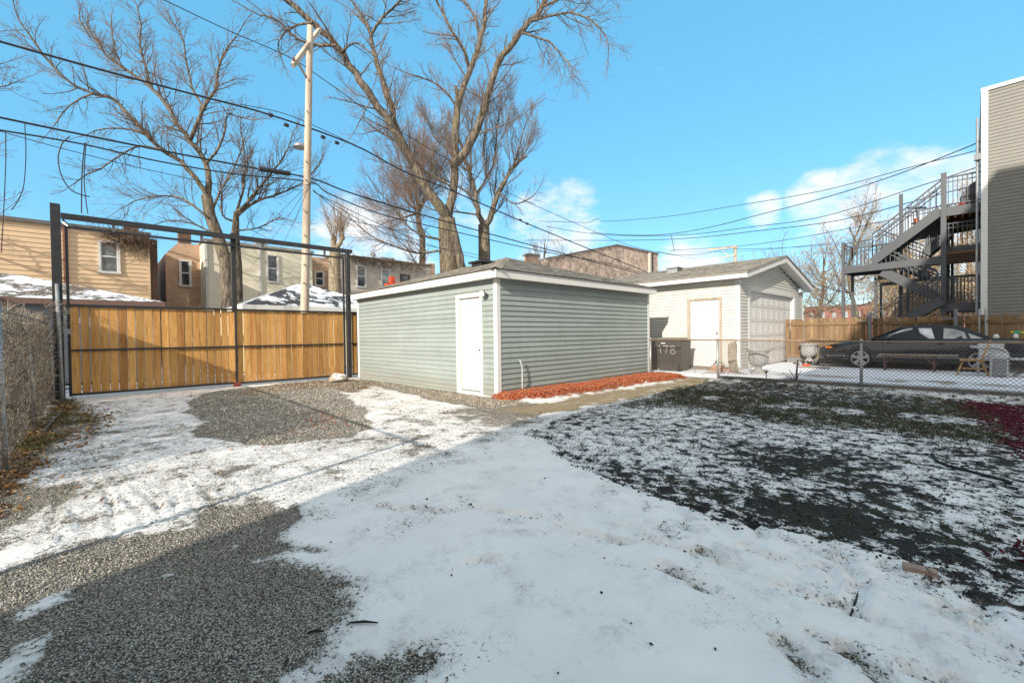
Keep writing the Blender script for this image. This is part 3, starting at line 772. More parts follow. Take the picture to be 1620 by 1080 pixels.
def siding_wall(parent, mat, origin, axis, length, z0, courses, h, skips=(), board=3.7, seed=0, name='clapboard', top_fn=None):
    """individual clapboards. axis 'X': wall along +X facing -Y at origin; axis 'Y': wall along +Y facing +X.
    skips: (s0,s1,zlow,zhigh) openings along the wall; top_fn(z)->(s0,s1) limits for gables"""
    r = random.Random(seed); src = {}; made = 0
    for i in range(courses):
        z = z0 + i * h; lims = (0, length)
        if top_fn:
            lims = top_fn(z + h * .5)
            if not lims: continue
        spans = [lims]
        for (a, b, zl, zh) in skips:
            if z + h * .5 > zl and z + h * .5 < zh:
                ns = []
                for s in spans:
                    if b <= s[0] or a >= s[1]: ns.append(s); continue
                    if a > s[0]: ns.append((s[0], a))
                    if b < s[1]: ns.append((b, s[1]))
                spans = ns
        for s0, s1 in spans:
            cuts = [s0]; p = s0 + board * (.35 + .65 * ((i * .37) % 1))
            while p < s1 - .5: cuts.append(p); p += board
            cuts.append(s1)
            for a, b in zip(cuts[:-1], cuts[1:]):
                Ln = round(b - a - .002, 2)
                if Ln < .03: continue
                if Ln not in src:
                    m = clap(0, Ln, h); me_ = bpy.data.meshes.new(name); me_.from_pydata(m.v, [], m.f); me_.materials.append(mat); src[Ln] = me_
                o = bpy.data.objects.new(name, src[Ln]); COL.objects.link(o); o.parent = parent
                P = np.array(origin, float) - OFF[parent.name]
                if axis == 'X': o.location = (P[0] + a, P[1], P[2] + z)
                else: o.location = (P[0], P[1] + a, P[2] + z); o.rotation_euler = (0, 0, PI / 2)
                OFF[o.name] = OFF[parent.name]; made += 1
    return made

# ------------------------------------------------------------------ sage green garage
X0, Y0, X1, Y1 = -13.80, 6.175, -6.962, 12.52   # wall box; near corner is (X1, Y0)
gar = thing('garage', 'sage green clapboard garage with low hip roof and plain white door beside the orange mulch', 'garage', (X1, Y0, 0))
DXa, DXb = -8.395 + .113, -7.43 - .108
m = MB(); m.box((X0, Y0 + .003, -.1), (DXa - .002, Y1, 2.56)); m.box((DXb + .002, Y0 + .003, -.1), (X1 - .003, Y1, 2.56)); m.box((DXa - .001, Y0 + .003, 2.213), (DXb + .001, Y1, 2.559)); m.box((DXa - .001, Y0 + .10, -.09), (DXb + .001, Y1, 2.212)); m.build('wall', pm('sage_sheathing', (.30, .335, .29), .7), gar)
n_c = 22
DX0, DX1 = -8.395, -7.43            # door trim outer edges
siding_wall(gar, GREEN, (X0 + .09, Y0, 0), 'X', X1 - X0 - .18, .055, n_c, .1143, skips=((DX0 - X0 - .09, DX1 - X0 - .09, -1, 2.315),), seed=1)
siding_wall(gar, GREEN, (X1, Y0 + .09, 0), 'Y', Y1 - Y0 - .18, .055, n_c, .1143, seed=2)
for (a, b) in (((X1 - .09, Y0 - .022, 0.0), (X1 + .022, Y0 + .09, 2.555)), ((X0 - .02, Y0 - .022, 0.02), (X0 + .09, Y0 + .02, 2.555)), ((X1 - .02, Y1 - .09, 0.0), (X1 + .022, Y1 + .02, 2.555))):
    m = MB(); m.box(a, b); m.build('corner_board', WHT, gar, bevel=.004)
# door with casing
dr = MB(); dr.box((DX0 + .115, Y0 + .045, .10), (DX1 - .11, Y0 + .075, 2.20)); dob = dr.build('door', DOORW, gar)
m = MB(); m.lathe((DX1 - .16, Y0 + .045, 1.02), [(.012, 0), (.012, .02), (.02, .03), (.016, .045)], 10, (0, -1, 0)); m.build('door_handle', BLACKM, dob, smooth=True)
m = MB()
m.box((DX0, Y0 - .030, .0), (DX0 + .075, Y0 + .03, 2.30)); m.box((DX1 - .075, Y0 - .030, 0.0), (DX1, Y0 + .03, 2.30)); m.box((DX0 + .0755, Y0 - .029, 2.215), (DX1 - .0755, Y0 + .03, 2.299))
m.build('door_casing', WHT, gar, bevel=.003)
m = MB(); m.box((DX0 + .0755, Y0 + .001, .075), (DX0 + .113, Y0 + .08, 2.213)); m.box((DX1 - .108, Y0 + .001, .075), (DX1 - .0755, Y0 + .08, 2.213)); m.box((DX0 + .1135, Y0 + .002, 2.202), (DX1 - .1085, Y0 + .08, 2.214)); m.build('door_jamb', WHT, gar)
m = MB(); m.box((DX0 + .0755, Y0 - .045, 0.0), (DX1 - .0755, Y0 + .06, .07)); m.build('threshold', WHT, gar, bevel=.004)
# eaves
OV = .22; ex0, ex1, ey0, ey1 = X0 - .02, X1 + OV, Y0 - OV, Y1 + OV * .5
ZF0, ZF1 = 2.545, 2.72
m = MB(); m.box((ex0, ey0 + .02, ZF0 + .012), (ex1 - .02, ey1, ZF0 + .03)); m.build('soffit', pm('soffit_vinyl', (.55, .52, .47), .6), gar)
m = MB(); m.box((ex0, ey0, ZF0), (ex1 - .0205, ey0 + .02, ZF1)); m.box((ex1 - .02, ey0, ZF0), (ex1, ey1, ZF1)); m.box((ex0 - .02, ey0 - .0, ZF0), (ex0 - .0005, ey1, ZF1)); m.build('fascia', WHT, gar, bevel=.003)
cxr, cyr, ZR = -10.1, 9.4, 3.78
ra, rb, rc, rd = (ex0 - .04, ey0 - .04, ZF1 + .004), (ex1 + .04, ey0 - .04, ZF1 + .004), (ex1 + .04, ey1 + .04, ZF1 + .004), (ex0 - .04, ey1 + .04, ZF1 + .004)
ap0, ap1 = (cxr, cyr, ZR), (cxr - .15, cyr, ZR)
roof_face('roof_shingles', ra, rb, ap0, ap1, SHING, gar, seed=3)
roof_face('roof_shingles', rb, rc, ap0, ap0, SHING, gar, seed=4)
m = MB(); m.add([rc, rd, ap1, ap0, ra], [(0, 1, 2, 3), (1, 4, 2)]); m.build('roof', SHING, gar)
m = MB()   # hip cap tiles
for i in range(19):
    t0, t1 = i / 19, min(1, (i + 1.25) / 19); A = Vector(rb).lerp(Vector(ap0), t0); B = Vector(rb).lerp(Vector(ap0), t1)
    d = (B - A).normalized(); s = d.cross(Vector((0, 0, 1))).normalized() * .13
    z = Vector((0, 0, 1)); A2, B2 = A + z * .036, B + z * .022
    dn = Vector((0, 0, -.045))
    m.add([A2 - s + dn, A2, A2 + s + dn, B2 + s + dn, B2, B2 - s + dn, A2 - s + dn - z * .008, A2 - z * .008, A2 + s + dn - z * .008], [(0, 1, 4, 5), (1, 2, 3, 4), (6, 7, 1, 0), (7, 8, 2, 1)])
m.build('hip_caps', SHING, gar)
m = MB(); vp = PX(766, 414, -9.6); vz = 3.30
m.box((-9.55, 7.55, vz - .2), (-9.15, 7.95, vz + .02)); m.box((-9.62, 7.48, vz + .03), (-9.08, 8.02, vz + .085)); m.build('roof_vent', BLACKM, gar, bevel=.01)
# flood lamp beside the door (not lit)
fl = thing('flood_light', 'white twin-hinged flood light fixed above the right corner of the garage door', 'light', (DX1 + .0, Y0 - .03, 2.30))
m = MB(); m.box((DX1 - .02, Y0 - .075, 2.24), (DX1 + .07, Y0 - .031, 2.33)); m.build('junction_box', pm('bronze_plastic', (.12, .10, .08), .5), fl, bevel=.006)
m = MB(); m.tube([(DX1 + .05, Y0 - .06, 2.29), (DX1 + .10, Y0 - .10, 2.29), (DX1 + .13, Y0 - .13, 2.27)], .014, 8); m.build('arm', BLACKM, fl)
m = MB(); m.lathe((DX1 + .155, Y0 - .10, 2.27), [(.03, 0), (.07, .02), (.085, .05), (.085, .075)], 14, (.25, -1, -.35)); m.build('lamp_head', pm('bronze_metal', (.16, .13, .10), .5), fl, smooth=True)
m = MB(); m.lathe((DX1 + .155 + .018, Y0 - .10 - .072, 2.27 - .025), [(.072, 0), (.07, .006)], 14, (.25, -1, -.35)); m.build('lens', DOORW, fl)
# conduit stub rising out of the mulch
pp = thing('conduit', 'bent grey conduit stub sticking up out of the orange mulch against the garage wall', 'pipe', (-6.86, 6.80, .05))
m = MB(); m.tube([(-6.85, 6.80, 0), (-6.86, 6.81, .2), (-6.845, 6.795, .42), (-6.86, 6.81, .62), (-6.87, 6.79, .72), (-6.86, 6.74, .80)], .014, 8); m.build('pipe', pm('grey_pvc', (.45, .45, .43), .5), pp, smooth=True)
m = MB(); m.lathe((-6.855, 6.802, .30), [(.019, 0), (.019, .05)], 10); m.build('coupling', pm('grey_pvc_b', (.36, .36, .35), .5), pp)
# rock by the gate
def rock(name, label, c, r, sq, seed, mat):
    rr_ = np.random.default_rng(seed); import bmesh
    bm = bmesh.new(); bmesh.ops.create_icosphere(bm, subdivisions=3, radius=1)
    for v_ in bm.verts:
        p = v_.co; d = 1 + .18 * math.sin(p.x * 3 + seed) * math.cos(p.y * 2.6 + 1) + .10 * math.sin(p.z * 6 + p.x * 5 + seed)
        v_.co = Vector((p.x * r * sq[0] * d, p.y * r * sq[1] * d, max(-.25, p.z) * r * sq[2] * d))
    me_ = bpy.data.meshes.new(name); bm.to_mesh(me_); bm.free(); me_.shade_smooth(); me_.materials.append(mat)
    o = bpy.data.objects.new(name, me_); COL.objects.link(o); o.location = c; OFF[o.name] = np.array(c); o['label'] = label; o['category'] = 'rock'; return o
k = NT('pale_limestone'); v = k.coord('Object'); g_ = k.n('ShaderNodeNewGeometry'); sz = k.n('ShaderNodeSeparateXYZ'); k.l(g_.outputs['Normal'], sz.inputs[0])
cc = k.mix(k.rng(k.noise(v, 9, 5, .65), .35, .7), (.20, .16, .11), (.50, .44, .34))
cc = k.mix(k.rng(k.math('ADD', sz.outputs[2], k.math('MULTIPLY', k.noise(v, 8, 4), .6)), 1.05, 1.2), cc, (.8, .8, .82)); k.col(cc); k.rough(.9); k.bump(k.noise(v, 25, 5, .7), .8, .02)
rock('rock', 'rounded pale boulder lying by the foot of the right gate post', (-13.2, 5.25, .07), .2, (1.15, 1.25, .85), 3, k.m)

# ------------------------------------------------------------------ sliding gate and its overhead frame
PINE = wood('cedar_board', (.44, .20, .045), (.76, .455, .175), 'Z', .7, .34, True, (.10, .035, .012), 22)
gf = thing('gate_frame', 'tall black steel portal with three posts and an overhead track spanning the driveway gate', 'frame', (-14.2, 2.7, 0))
GXP = -14.15
m = MB(); m.box((-14.24, -.72, -.1), (-14.08, -.56, 4.42)); m.build('post', BLACKM, gf, bevel=.004)
m = MB(); m.box((-14.33, 2.74, 0), (-14.22, 2.86, 4.30)); m.build('post', BLACKM, gf, bevel=.004)
m = MB(); m.box((-14.10, 5.90, -.1), (-13.97, 6.02, 4.16)); m.build('post', BLACKM, gf, bevel=.004)
m = MB()
m.box((-14.16, -.55, 4.20), (-14.02, 6.12, 4.215)); m.box((-14.035, -.55, 4.10), (-14.02, 6.12, 4.199)); m.box((-14.16, -.55, 4.10), (-14.145, 6.12, 4.199)); m.box((-14.14, -.55, 4.10), (-14.115, 6.12, 4.115)); m.box((-14.065, -.55, 4.10), (-14.036, 6.12, 4.115))
m.build('track', BLACKM, gf)
for y in (.32, 2.05, 3.5, 5.25):
    m = MB(); m.box((-14.105, y - .03, 3.93), (-14.075, y + .03, 4.15)); m.tube([(-14.10, y - .04, 4.13), (-14.10, y + .04, 4.13)], .03, 10); m.build('trolley', pm('zinc_%d' % int(y * 10), (.16, .16, .16), .4, metal=.8), gf)
m = MB()
for j in range(5): m.beam((-14.2 + .04 * j, -.53, 4.12 - .03 * j), (-14.12 + .035 * j, -.44, 4.0 - .02 * j), .012)
m.build('cable_bracket', GALV, gf)
sg = thing('sliding_gate', 'sliding gate of golden cedar boards in a black steel frame across the driveway', 'gate', (GXP, -.5, 0))
m = MB()
def tubz(y, z0, z1, w=.05, x=GXP): m.box((x - .025, y - w / 2, z0), (x + .025, y + w / 2, z1))
def tuby(y0, y1, z, w=.05, x=GXP): m.box((x - .0245, y0, z - w / 2), (x + .0245, y1, z + w / 2))
gzb = lambda y: .12 - .01 * y
for y in (-.475, 2.80, 5.86): tubz(y, .08, 3.93 if y < 2 or y > 5 else 2.14)
tuby(-.45, 2.775, .115); tuby(2.825, 5.835, .10); tuby(-.45, 2.775, 1.13, .04); tuby(2.825, 5.835, 1.13, .04); tuby(-.45, 2.775, 2.16); tuby(2.825, 5.835, 2.155); tuby(-.45, 5.835, 3.93)
m.build('steel_frame', BLACKM, sg, bevel=.003)
pl_src = None
def plank(h, w=.142):
    m = MB(); m.box((-.009, -w / 2, 0), (.009, w / 2, h)); return m
rr = random.Random(3)
mesh_pl = [bpy.data.meshes.new('board') for _ in range(4)]
for i, me_ in enumerate(mesh_pl):
    q = plank(2.03 - .01 * i, .140 + .004 * i); me_.from_pydata(q.v, [], q.f); me_.materials.append(PINE)
for sec, (ya, yb, n_) in enumerate(((-.455, 2.78, 20), (2.82, 5.84, 19))):
    for i in range(n_):
        y = ya + (i + .5) * (yb - ya) / n_
        o = bpy.data.objects.new('board', mesh_pl[rr.randrange(4)]); COL.objects.link(o); o.parent = sg
        o.location = (-.036 + rr.uniform(-.002, .002), y + .5 + rr.uniform(-.003, .003), .115); o.rotation_euler = (rr.uniform(-.003, .003), rr.uniform(-.003, .003), rr.uniform(-.03, .03))
m = MB(); m.box((GXP + .03, -.50, 1.5), (GXP + .05, -.44, 1.62)); m.build('latch', GALV, sg)
m = MB(); m.box((GXP + .03, 2.72, .02), (GXP + .10, 2.86, .14)); m.tube([(GXP + .065, 2.70, .06), (GXP + .065, 2.88, .06)], .05, 12); m.build('ground_roller', pm('red_primer', (.22, .05, .03), .6), sg)
# short fence panel between gate post and garage
fp = thing('fence', 'narrow cedar board panel filling the gap between the right gate post and the green garage', 'fence', (GXP - .08, 6.0, 0))
for i in range(5):
    o = bpy.data.objects.new('board', mesh_pl[i % 4]); COL.objects.link(o); o.parent = fp; o.location = (0, .06 + i * .158, .115)
m = MB(); m.box((GXP - .06, 6.0, 1.11), (GXP - .02, 6.8, 1.15)); m.box((GXP - .06, 6.0, 2.13), (GXP - .02, 6.8, 2.18)); m.box((GXP - .06, 6.0, .09), (GXP - .02, 6.8, .13)); m.build('rail', BLACKM, fp)

# ------------------------------------------------------------------ chain link
def chainlink(L, H, pitch=.0755, r=.0036, zb=.03):
    """woven diamond mesh in local X/Z plane"""
    lines = []; n = int((L + H) / pitch) + 1
    for s in (1, -1):
        for i in range(n):
            # diagonal x - s*z = const
            xs = i * pitch - (H if s > 0 else 0) if s > 0 else i * pitch
            if s > 0: a = (xs, 0); b_ = (xs + H, H)
            else: a = (xs, 0); b_ = (xs - H, H)
            (xa, za), (xb, zb_) = a, b_
            def clip(xa, za, xb, zb_):
                t0, t1 = 0.0, 1.0; dx = xb - xa
                for q, p_ in ((-dx, xa - 0), (dx, L - xa)):
                    if abs(q) < 1e-9: continue
                    t = p_ / q
                    if q < 0: t0 = max(t0, t)
                    else: t1 = min(t1, t)
                return (t0, t1)
            t0, t1 = clip(xa, za, xb, zb_)
            if t1 - t0 < .02: continue
            P = np.array([[xa + (xb - xa) * t, s * .0022, zb + za + (zb_ - za) * t] for t in (t0, t1)])
            lines.append((P, np.array([r, r])))
    return lines
# right hand fence, 4 ft, with a rusty top rail
def gzf(x): return .08 - .022 * (x + 4.85) if x < -1.7 else max(-.03, .01 - .012 * (x + 1.7))
cf = thing('chain_link_fence', 'low chain link fence with rusty top rail between the snowy lawn and the neighbouring slab', 'fence', (-6.95, 12.45, 0))
FY = 12.45
V, Q = tubes_arr(chainlink(10.6, 1.04), 4); V[:, 0] += -6.9; V[:, 1] += FY; V[:, 2] += .06 - .012 * (V[:, 0] + 6.9)
me = fast_mesh('wire_mesh', V - np.array([-6.95, 12.45, 0]), Q); o = meshobj('wire_mesh', me, WIREM, cf, kind='stuff')
for x in (-6.88, -4.85, -1.71, 1.3, 3.7):
    m = MB(); z0 = -.1; zt = 1.17 - .012 * (x + 4.85)
    m.tube([(x, FY + .02, z0), (x, FY + .02, zt - .035)], .030, 12); m.lathe((x, FY + .02, zt - .035), [(.034, 0), (.034, .03), (.026, .045), (.012, .06)], 12)
    m.build('post', GALV, cf, smooth=True)
m = MB(); m.tube([(-6.9, FY + .0, 1.155), (-4.85, FY, 1.135), (-1.71, FY, 1.10), (1.3, FY, 1.075), (3.7, FY, 1.05)], .021, 10); m.build('top_rail', RUST, cf, smooth=True)
m = MB(); m.tube([(-6.9, FY, .34), (-4.85, FY, .32), (-1.71, FY, .30), (3.7, FY, .25)], .003, 5); m.build('tension_wire', WIREM, cf)
# left hand fence, tall, choked with dead vines
lf = thing('chain_link_fence', 'tall chain link fence overgrown with dead vines along the left edge of the drive', 'fence', (-13.9, -.78, 0))
LFY = -.78
V, Q = tubes_arr(chainlink(15.2, 1.66, .066, .0019), 4); V[:, 0] += -13.95; V[:, 1] += LFY
me = fast_mesh('wire_mesh', V - np.array([-13.9, LFY, 0]), Q); meshobj('wire_mesh', me, WIREL, lf, kind='stuff')
for x in (-13.75, -9.93, -6.93, -3.8, -.75):
    m = MB(); ln = -.17 if x == -9.93 else -.06
    m.tube([(x, LFY + .045, -.1), (x + ln * .5, LFY + .045 + ln * .2, .9), (x + ln, LFY + .045 + ln * .5, 1.78)], .034, 12); m.build('post', GALV, lf, smooth=True)
m = MB(); m.tube([(-13.95, LFY - .02, 1.74), (-9.9, LFY - .02, 1.73), (-6.9, LFY - .02, 1.71), (-3.8, LFY - .02, 1.70), (1.2, LFY - .02, 1.69)], .019, 8); m.build('top_rail', GALV, lf, smooth=True)
m = MB(); m.tube([(-13.86, -.60, -.05), (-13.98, -.62, 1.3), (-14.06, -.64, 2.62)], .036, 10); m.build('end_pole', GALV, lf, smooth=True)
VINE = island_mat('vine_twig', [(.14, .105, .075), (.34, .27, .19), (.50, .42, .32), (.24, .18, .12), (.08, .06, .045)], .9)
lines = []
r2 = np.random.default_rng(12)
for i in range(9500):
    x = -13.9 + 8.0 * r2.random() ** 1.1; z = .05 + 1.6 * r2.random() ** 1.1; y = LFY - .07 + r2.normal(0, .05)
    d = r2.normal(0, 1, 3) * np.array([1, .35, 1]); d /= np.linalg.norm(d); L = .08 + .28 * r2.random()
    c1 = r2.normal(0, .05, 3) * np.array([1, .5, 1])
    P = np.stack([np.array([x, y, z]), np.array([x, y, z]) + d * L * .5 + c1, np.array([x, y, z]) + d * L])
    if P[:, 2].max() > 1.85 or P[:, 2].min() < 0: continue
    lines.append((P, np.array([.0042, .0035, .002]) * (.6 + r2.random())))
for i in range(150):      # longer stems climbing the posts
    x = r2.choice([-13.9, -13.8, -9.9, -12, -11, -8.5]) + r2.normal(0, .25); P = [np.array([x, LFY - .03, 0.05])]
    for j in range(9): P.append(P[-1] + np.array([r2.normal(0, .07), r2.normal(0, .02), .20]))
    P = np.array(P); P[:, 1] = np.clip(P[:, 1], LFY - .15, LFY + .10); lines.append((P, np.linspace(.008, .003, 10)))
for i in range(160):      # curls reaching over the big post
    p = np.array([-14.0 + r2.normal(0, .12), -.66 + r2.normal(0, .1), 1.3 + r2.random() * .9]); P = [p]; d = r2.normal(0, 1, 3); d /= np.linalg.norm(d)
    for j in range(5): d = d + r2.normal(0, .35, 3); d /= np.linalg.norm(d); P.append(P[-1] + d * .05)
    lines.append((np.array(P), np.linspace(.004, .002, 6)))
tubes_obj('dead_vines', lines, VINE, lf, 3, kind='stuff')
n = 3800; px_ = -13.9 + 8.4 * r2.random(n); pz_ = .03 + 1.6 * r2.random(n) ** 1.6
vl = scatter('vine_leaves', np.stack([px_, LFY - .09 + r2.normal(0, .04, n), pz_], -1), .022, 'leaf', LEAF, 1, 3.0, 14)
vl.parent = lf; vl.location = -Vector(OFF[lf.name])

# ------------------------------------------------------------------ white garage
WX, WY, WX0, WY1 = -4.965, 14.453, -11.5, 21.80
wg = thing('garage', 'cream white gabled garage with six panel side door and roll-up door facing the slab', 'garage', (WX, WY, .1))
m = MB(); m.box((WX0, WY + .003, .0), (-6.505, 15.30, 3.0)); m.box((-5.555, WY + .003, .0), (WX - .003, 15.30, 3.0)); m.box((-6.504, WY + .10, .0), (-5.556, 15.29, 2.99)); m.box((-6.504, WY + .003, 2.40), (-5.556, WY + .099, 2.99)); m.box((WX0, 15.30, .0), (WX - .15, WY1, 3.0)); m.box((WX - .16, 20.58, 0), (WX - .003, WY1, 3.0)); m.box((WX - .16, 15.295, 2.74), (WX - .003, 20.585, 3.0))
m.build('wall', pm('cream_sheathing', (.60, .57, .50), .7), wg)
CH = .1016; ncw = 26; ZW0 = .22
DWX0, DWX1 = -6.60, -5.48
siding_wall(wg, CREAMV, (WX0, WY, 0), 'X', WX - WX0 - .11, ZW0, ncw, CH, skips=((DWX0 - WX0, DWX1 - WX0, -1, 2.50),), seed=5)
pk_y, pk_z, ev_z = 18.1, 3.86, 2.95
def gtop(z):
    if z < ev_z: return (0, WY1 - WY - .22)
    w = (pk_z - z) / (pk_z - ev_z) * (WY1 - WY) / 2
    if w < .1: return None
    return (max(0, pk_y - w - WY - .11), min(WY1 - WY - .22, pk_y + w - WY - .11))
m = MB(); m.add([(WX - .004, WY, ev_z), (WX - .004, WY1, ev_z), (WX - .004, pk_y, pk_z - .02), (WX - .2, WY, ev_z), (WX - .2, WY1, ev_z), (WX - .2, pk_y, pk_z - .02)], [(0, 1, 2), (3, 5, 4), (0, 2, 5, 3), (1, 4, 5, 2)]); m.build('gable_wall', pm('cream_gable', (.60, .57, .50), .7), wg)
siding_wall(wg, CREAMV, (WX, WY + .11, 0), 'Y', WY1 - WY - .22, ZW0, 35, CH, skips=((15.20 - WY - .11, 20.72 - WY - .11, -1, 2.80),), seed=6, top_fn=gtop)
for (a, b) in (((WX - .11, WY - .022, .16), (WX + .022, WY + .11, 3.0)), ((WX - .05, WY1 - .11, .16), (WX + .022, WY1 + .02, 3.0))):
    m = MB(); m.box(a, b); m.build('corner_board', WHT, wg, bevel=.004)
OLDW = wood('weathered_casing', (.22, .18, .14), (.42, .37, .30), 'Z', .85, .1, False)
m = MB(); m.box((DWX0, WY - .035, .18), (DWX0 + .10, WY + .03, 2.48)); m.box((DWX1 - .08, WY - .035, .18), (DWX1, WY + .03, 2.48)); m.box((DWX0 + .1005, WY - .034, 2.40), (DWX1 - .0805, WY + .03, 2.479)); m.build('door_casing', OLDW, wg, bevel=.004)
m = MB(); m.box((DWX0 - .02, WY - .06, .10), (DWX1 + .02, WY - .036, .22)); m.box((DWX0 + .1005, WY - .0355, .14), (DWX1 - .0805, WY + .03, .225)); m.build('sill', OLDW, wg)
d0, d1 = DWX0 + .1, DWX1 - .08; dw = d1 - d0
m = MB(); m.box((d0, WY + .003, .226), (d1, WY + .035, 2.398)); dobj = m.build('door', DOORW, wg)
src = None
for (ux, w_) in ((.14, .28), (.58, .28)):
    for (z0_, h_) in ((.42, .55), (1.10, .62), (1.86, .32)):
        m = MB(); xa, xb = d0 + ux * dw, d0 + (ux + w_) * dw
        m.add([(xa, WY + .0025, z0_), (xb, WY + .0025, z0_), (xb, WY + .0025, z0_ + h_), (xa, WY + .0025, z0_ + h_), (xa + .02, WY + -.006, z0_ + .02), (xb - .02, WY - .006, z0_ + .02), (xb - .02, WY - .006, z0_ + h_ - .02), (xa + .02, WY - .006, z0_ + h_ - .02)],
              [(0, 1, 5, 4), (1, 2, 6, 5), (2, 3, 7, 6), (3, 0, 4, 7), (4, 5, 6, 7)]); m.build('door_panel', DOORW, dobj)
for z_ in (1.13, 1.32): m = MB(); m.lathe((d1 - .08, WY + .003, z_), [(.03, 0), (.03, .012), (.012, .02), (.026, .04), (.02, .06)], 10, (0, -1, 0)); m.build('knob', pm('brass_%d' % int(z_ * 100), (.20, .15, .08), .35, metal=.8), dobj, smooth=True)
# roll-up door
GD0, GD1, GZ0, GZ1 = 15.38, 20.45, .20, 2.70
m = MB()
m.box((WX - .15, 15.295, .16), (WX + .02, GD0, GZ1 + .04)); m.box((WX - .15, GD1, .16), (WX + .02, 20.72, GZ1 + .04)); m.box((WX - .15, GD0 + .0005, GZ1), (WX + .019, GD1 - .0005, GZ1 + .16))
m.box((WX + .003, 15.20, .16), (WX + .021, 15.294, GZ1 + .16))
m.build('door_surround', WHT, wg, bevel=.003)
GDM = pm('roller_door_paint', (.55, .53, .49), .5, .04, 2, 60, .05, dirt=(.45, .42, .38), dirtamt=.3)
PANM = None
nsec = 5; sh = (GZ1 - GZ0) / nsec; xd = WX - .10
psrc = None
for s_ in range(nsec):
    m = MB(); z0_ = GZ0 + s_ * sh; m.box((xd - .03, GD0 + .002, z0_ + .006), (xd, GD1 - .002, z0_ + sh - .006)); sec = m.build('door_section', GDM, wg)
    pw = (GD1 - GD0) / 8
    for c_ in range(8):
        if psrc is None:
            m = MB(); ya, yb, za, zb = 0, pw - .14, 0, sh - .16
            def ring(x, i): return [(x, ya + i, za + i), (x, yb - i, za + i), (x, yb - i, zb - i), (x, ya + i, zb - i)]
            m.add(ring(.001, 0) + ring(.008, .010) + ring(.008, .030) + ring(.004, .05), [(0, 1, 5, 4), (1, 2, 6, 5), (2, 3, 7, 6), (3, 0, 4, 7), (4, 5, 9, 8), (5, 6, 10, 9), (6, 7, 11, 10), (7, 4, 8, 11), (8, 9, 13, 12), (9, 10, 14, 13), (10, 11, 15, 14), (11, 8, 12, 15), (12, 13, 14, 15)])
            psrc = bpy.data.meshes.new('panel'); psrc.from_pydata(m.v, [], m.f); psrc.materials.append(GDM)
        o = bpy.data.objects.new('panel', psrc); COL.objects.link(o); o.parent = sec
        o.location = Vector((xd, GD0 + c_ * pw + .07, z0_ + .08)) - Vector(OFF[wg.name])
# roof with boxed eaves
OVW = .36; rx1 = WX + OVW; ry0, ry1 = WY - .42, WY1 + .25; ez = 3.04
def zr(y): return 4.05 - abs(y - pk_y) * (4.05 - 3.16) / (pk_y - ry0)
m = MB(); T = .03
m.add([(WX0, ry0 - .03, zr(ry0) + T - .03), (rx1 + .03, ry0 - .03, zr(ry0) + T - .03), (rx1 + .03, pk_y, 4.05 + T), (WX0, pk_y, 4.05 + T), (WX0, ry1 + .03, zr(ry1) + T), (rx1 + .03, ry1 + .03, zr(ry1) + T),
       (WX0, ry0 - .03, zr(ry0) - .04), (rx1 + .03, ry0 - .03, zr(ry0) - .04), (rx1 + .03, pk_y, 4.05 - .01), (rx1 + .03, ry1 + .03, zr(ry1) - .01), (WX0, ry1 + .03, zr(ry1) - .01)],
      [(0, 1, 2, 3), (3, 2, 5, 4), (0, 6, 7, 1), (1, 7, 8, 2), (2, 8, 9, 5), (5, 9, 10, 4)]); m.build('roof', SHING, wg)
roof_face('roof_shingles', (WX0, ry0 - .03, zr(ry0) + .004), (rx1 + .03, ry0 - .03, zr(ry0) + .004), (rx1 + .03, pk_y, 4.085), (WX0, pk_y, 4.085), SHING, wg, seed=9)
m = MB(); m.box((WX0, ry0, 2.98), (rx1 - .001, ry0 + .02, zr(ry0) - .042)); m.build('fascia', WHT, wg)
m = MB()   # rake boards
for (ya, yb) in ((ry0 + .0205, pk_y), (pk_y, ry1)):
    za, zb = zr(ya), zr(yb); m.add([(rx1 - .02, ya, za - .20), (rx1 - .02, yb, zb - .20), (rx1 - .02, yb, zb - .012), (rx1 - .02, ya, za - .012), (rx1, ya, za - .20), (rx1, yb, zb - .20), (rx1, yb, zb - .012), (rx1, ya, za - .012)],
          [(0, 3, 2, 1), (4, 5, 6, 7), (0, 1, 5, 4), (2, 3, 7, 6), (0, 4, 7, 3), (1, 2, 6, 5)])
m.build('rake_board', WHT, wg)
m = MB()   # sloping soffit under the gable overhang, level one under the eave
for (ya, yb) in ((ry0 + .0205, pk_y - .002), (pk_y + .002, ry1)):
    m.add([(WX + .0, ya, zr(ya) - .17), (rx1 - .021, ya, zr(ya) - .17), (rx1 - .021, yb, zr(yb) - .17), (WX, yb, zr(yb) - .17), (WX, ya, zr(ya) - .15), (rx1 - .021, ya, zr(ya) - .15), (rx1 - .021, yb, zr(yb) - .15), (WX, yb, zr(yb) - .15)],
          [(0, 1, 2, 3), (4, 7, 6, 5), (0, 4, 5, 1), (2, 6, 7, 3)])
m.box((WX0, ry0 + .021, 3.0), (WX, WY - .001, 3.02)); m.build('soffit', WHT, wg)
m = MB(); m.lathe((WX + .05, 20.95, 3.05), [(.03, 0), (.05, .05), (.055, .14)], 10, (.6, -.2, -.8)); m.build('flood_lamp', DOORW, wg)
m = MB(); vx = -9.0; m.box((-8.2, 16.2, 3.65), (-7.8, 16.6, 3.83)); m.box((-8.25, 16.15, 3.84), (-7.75, 16.65, 3.89)); m.build('roof_vent', GALV, wg)

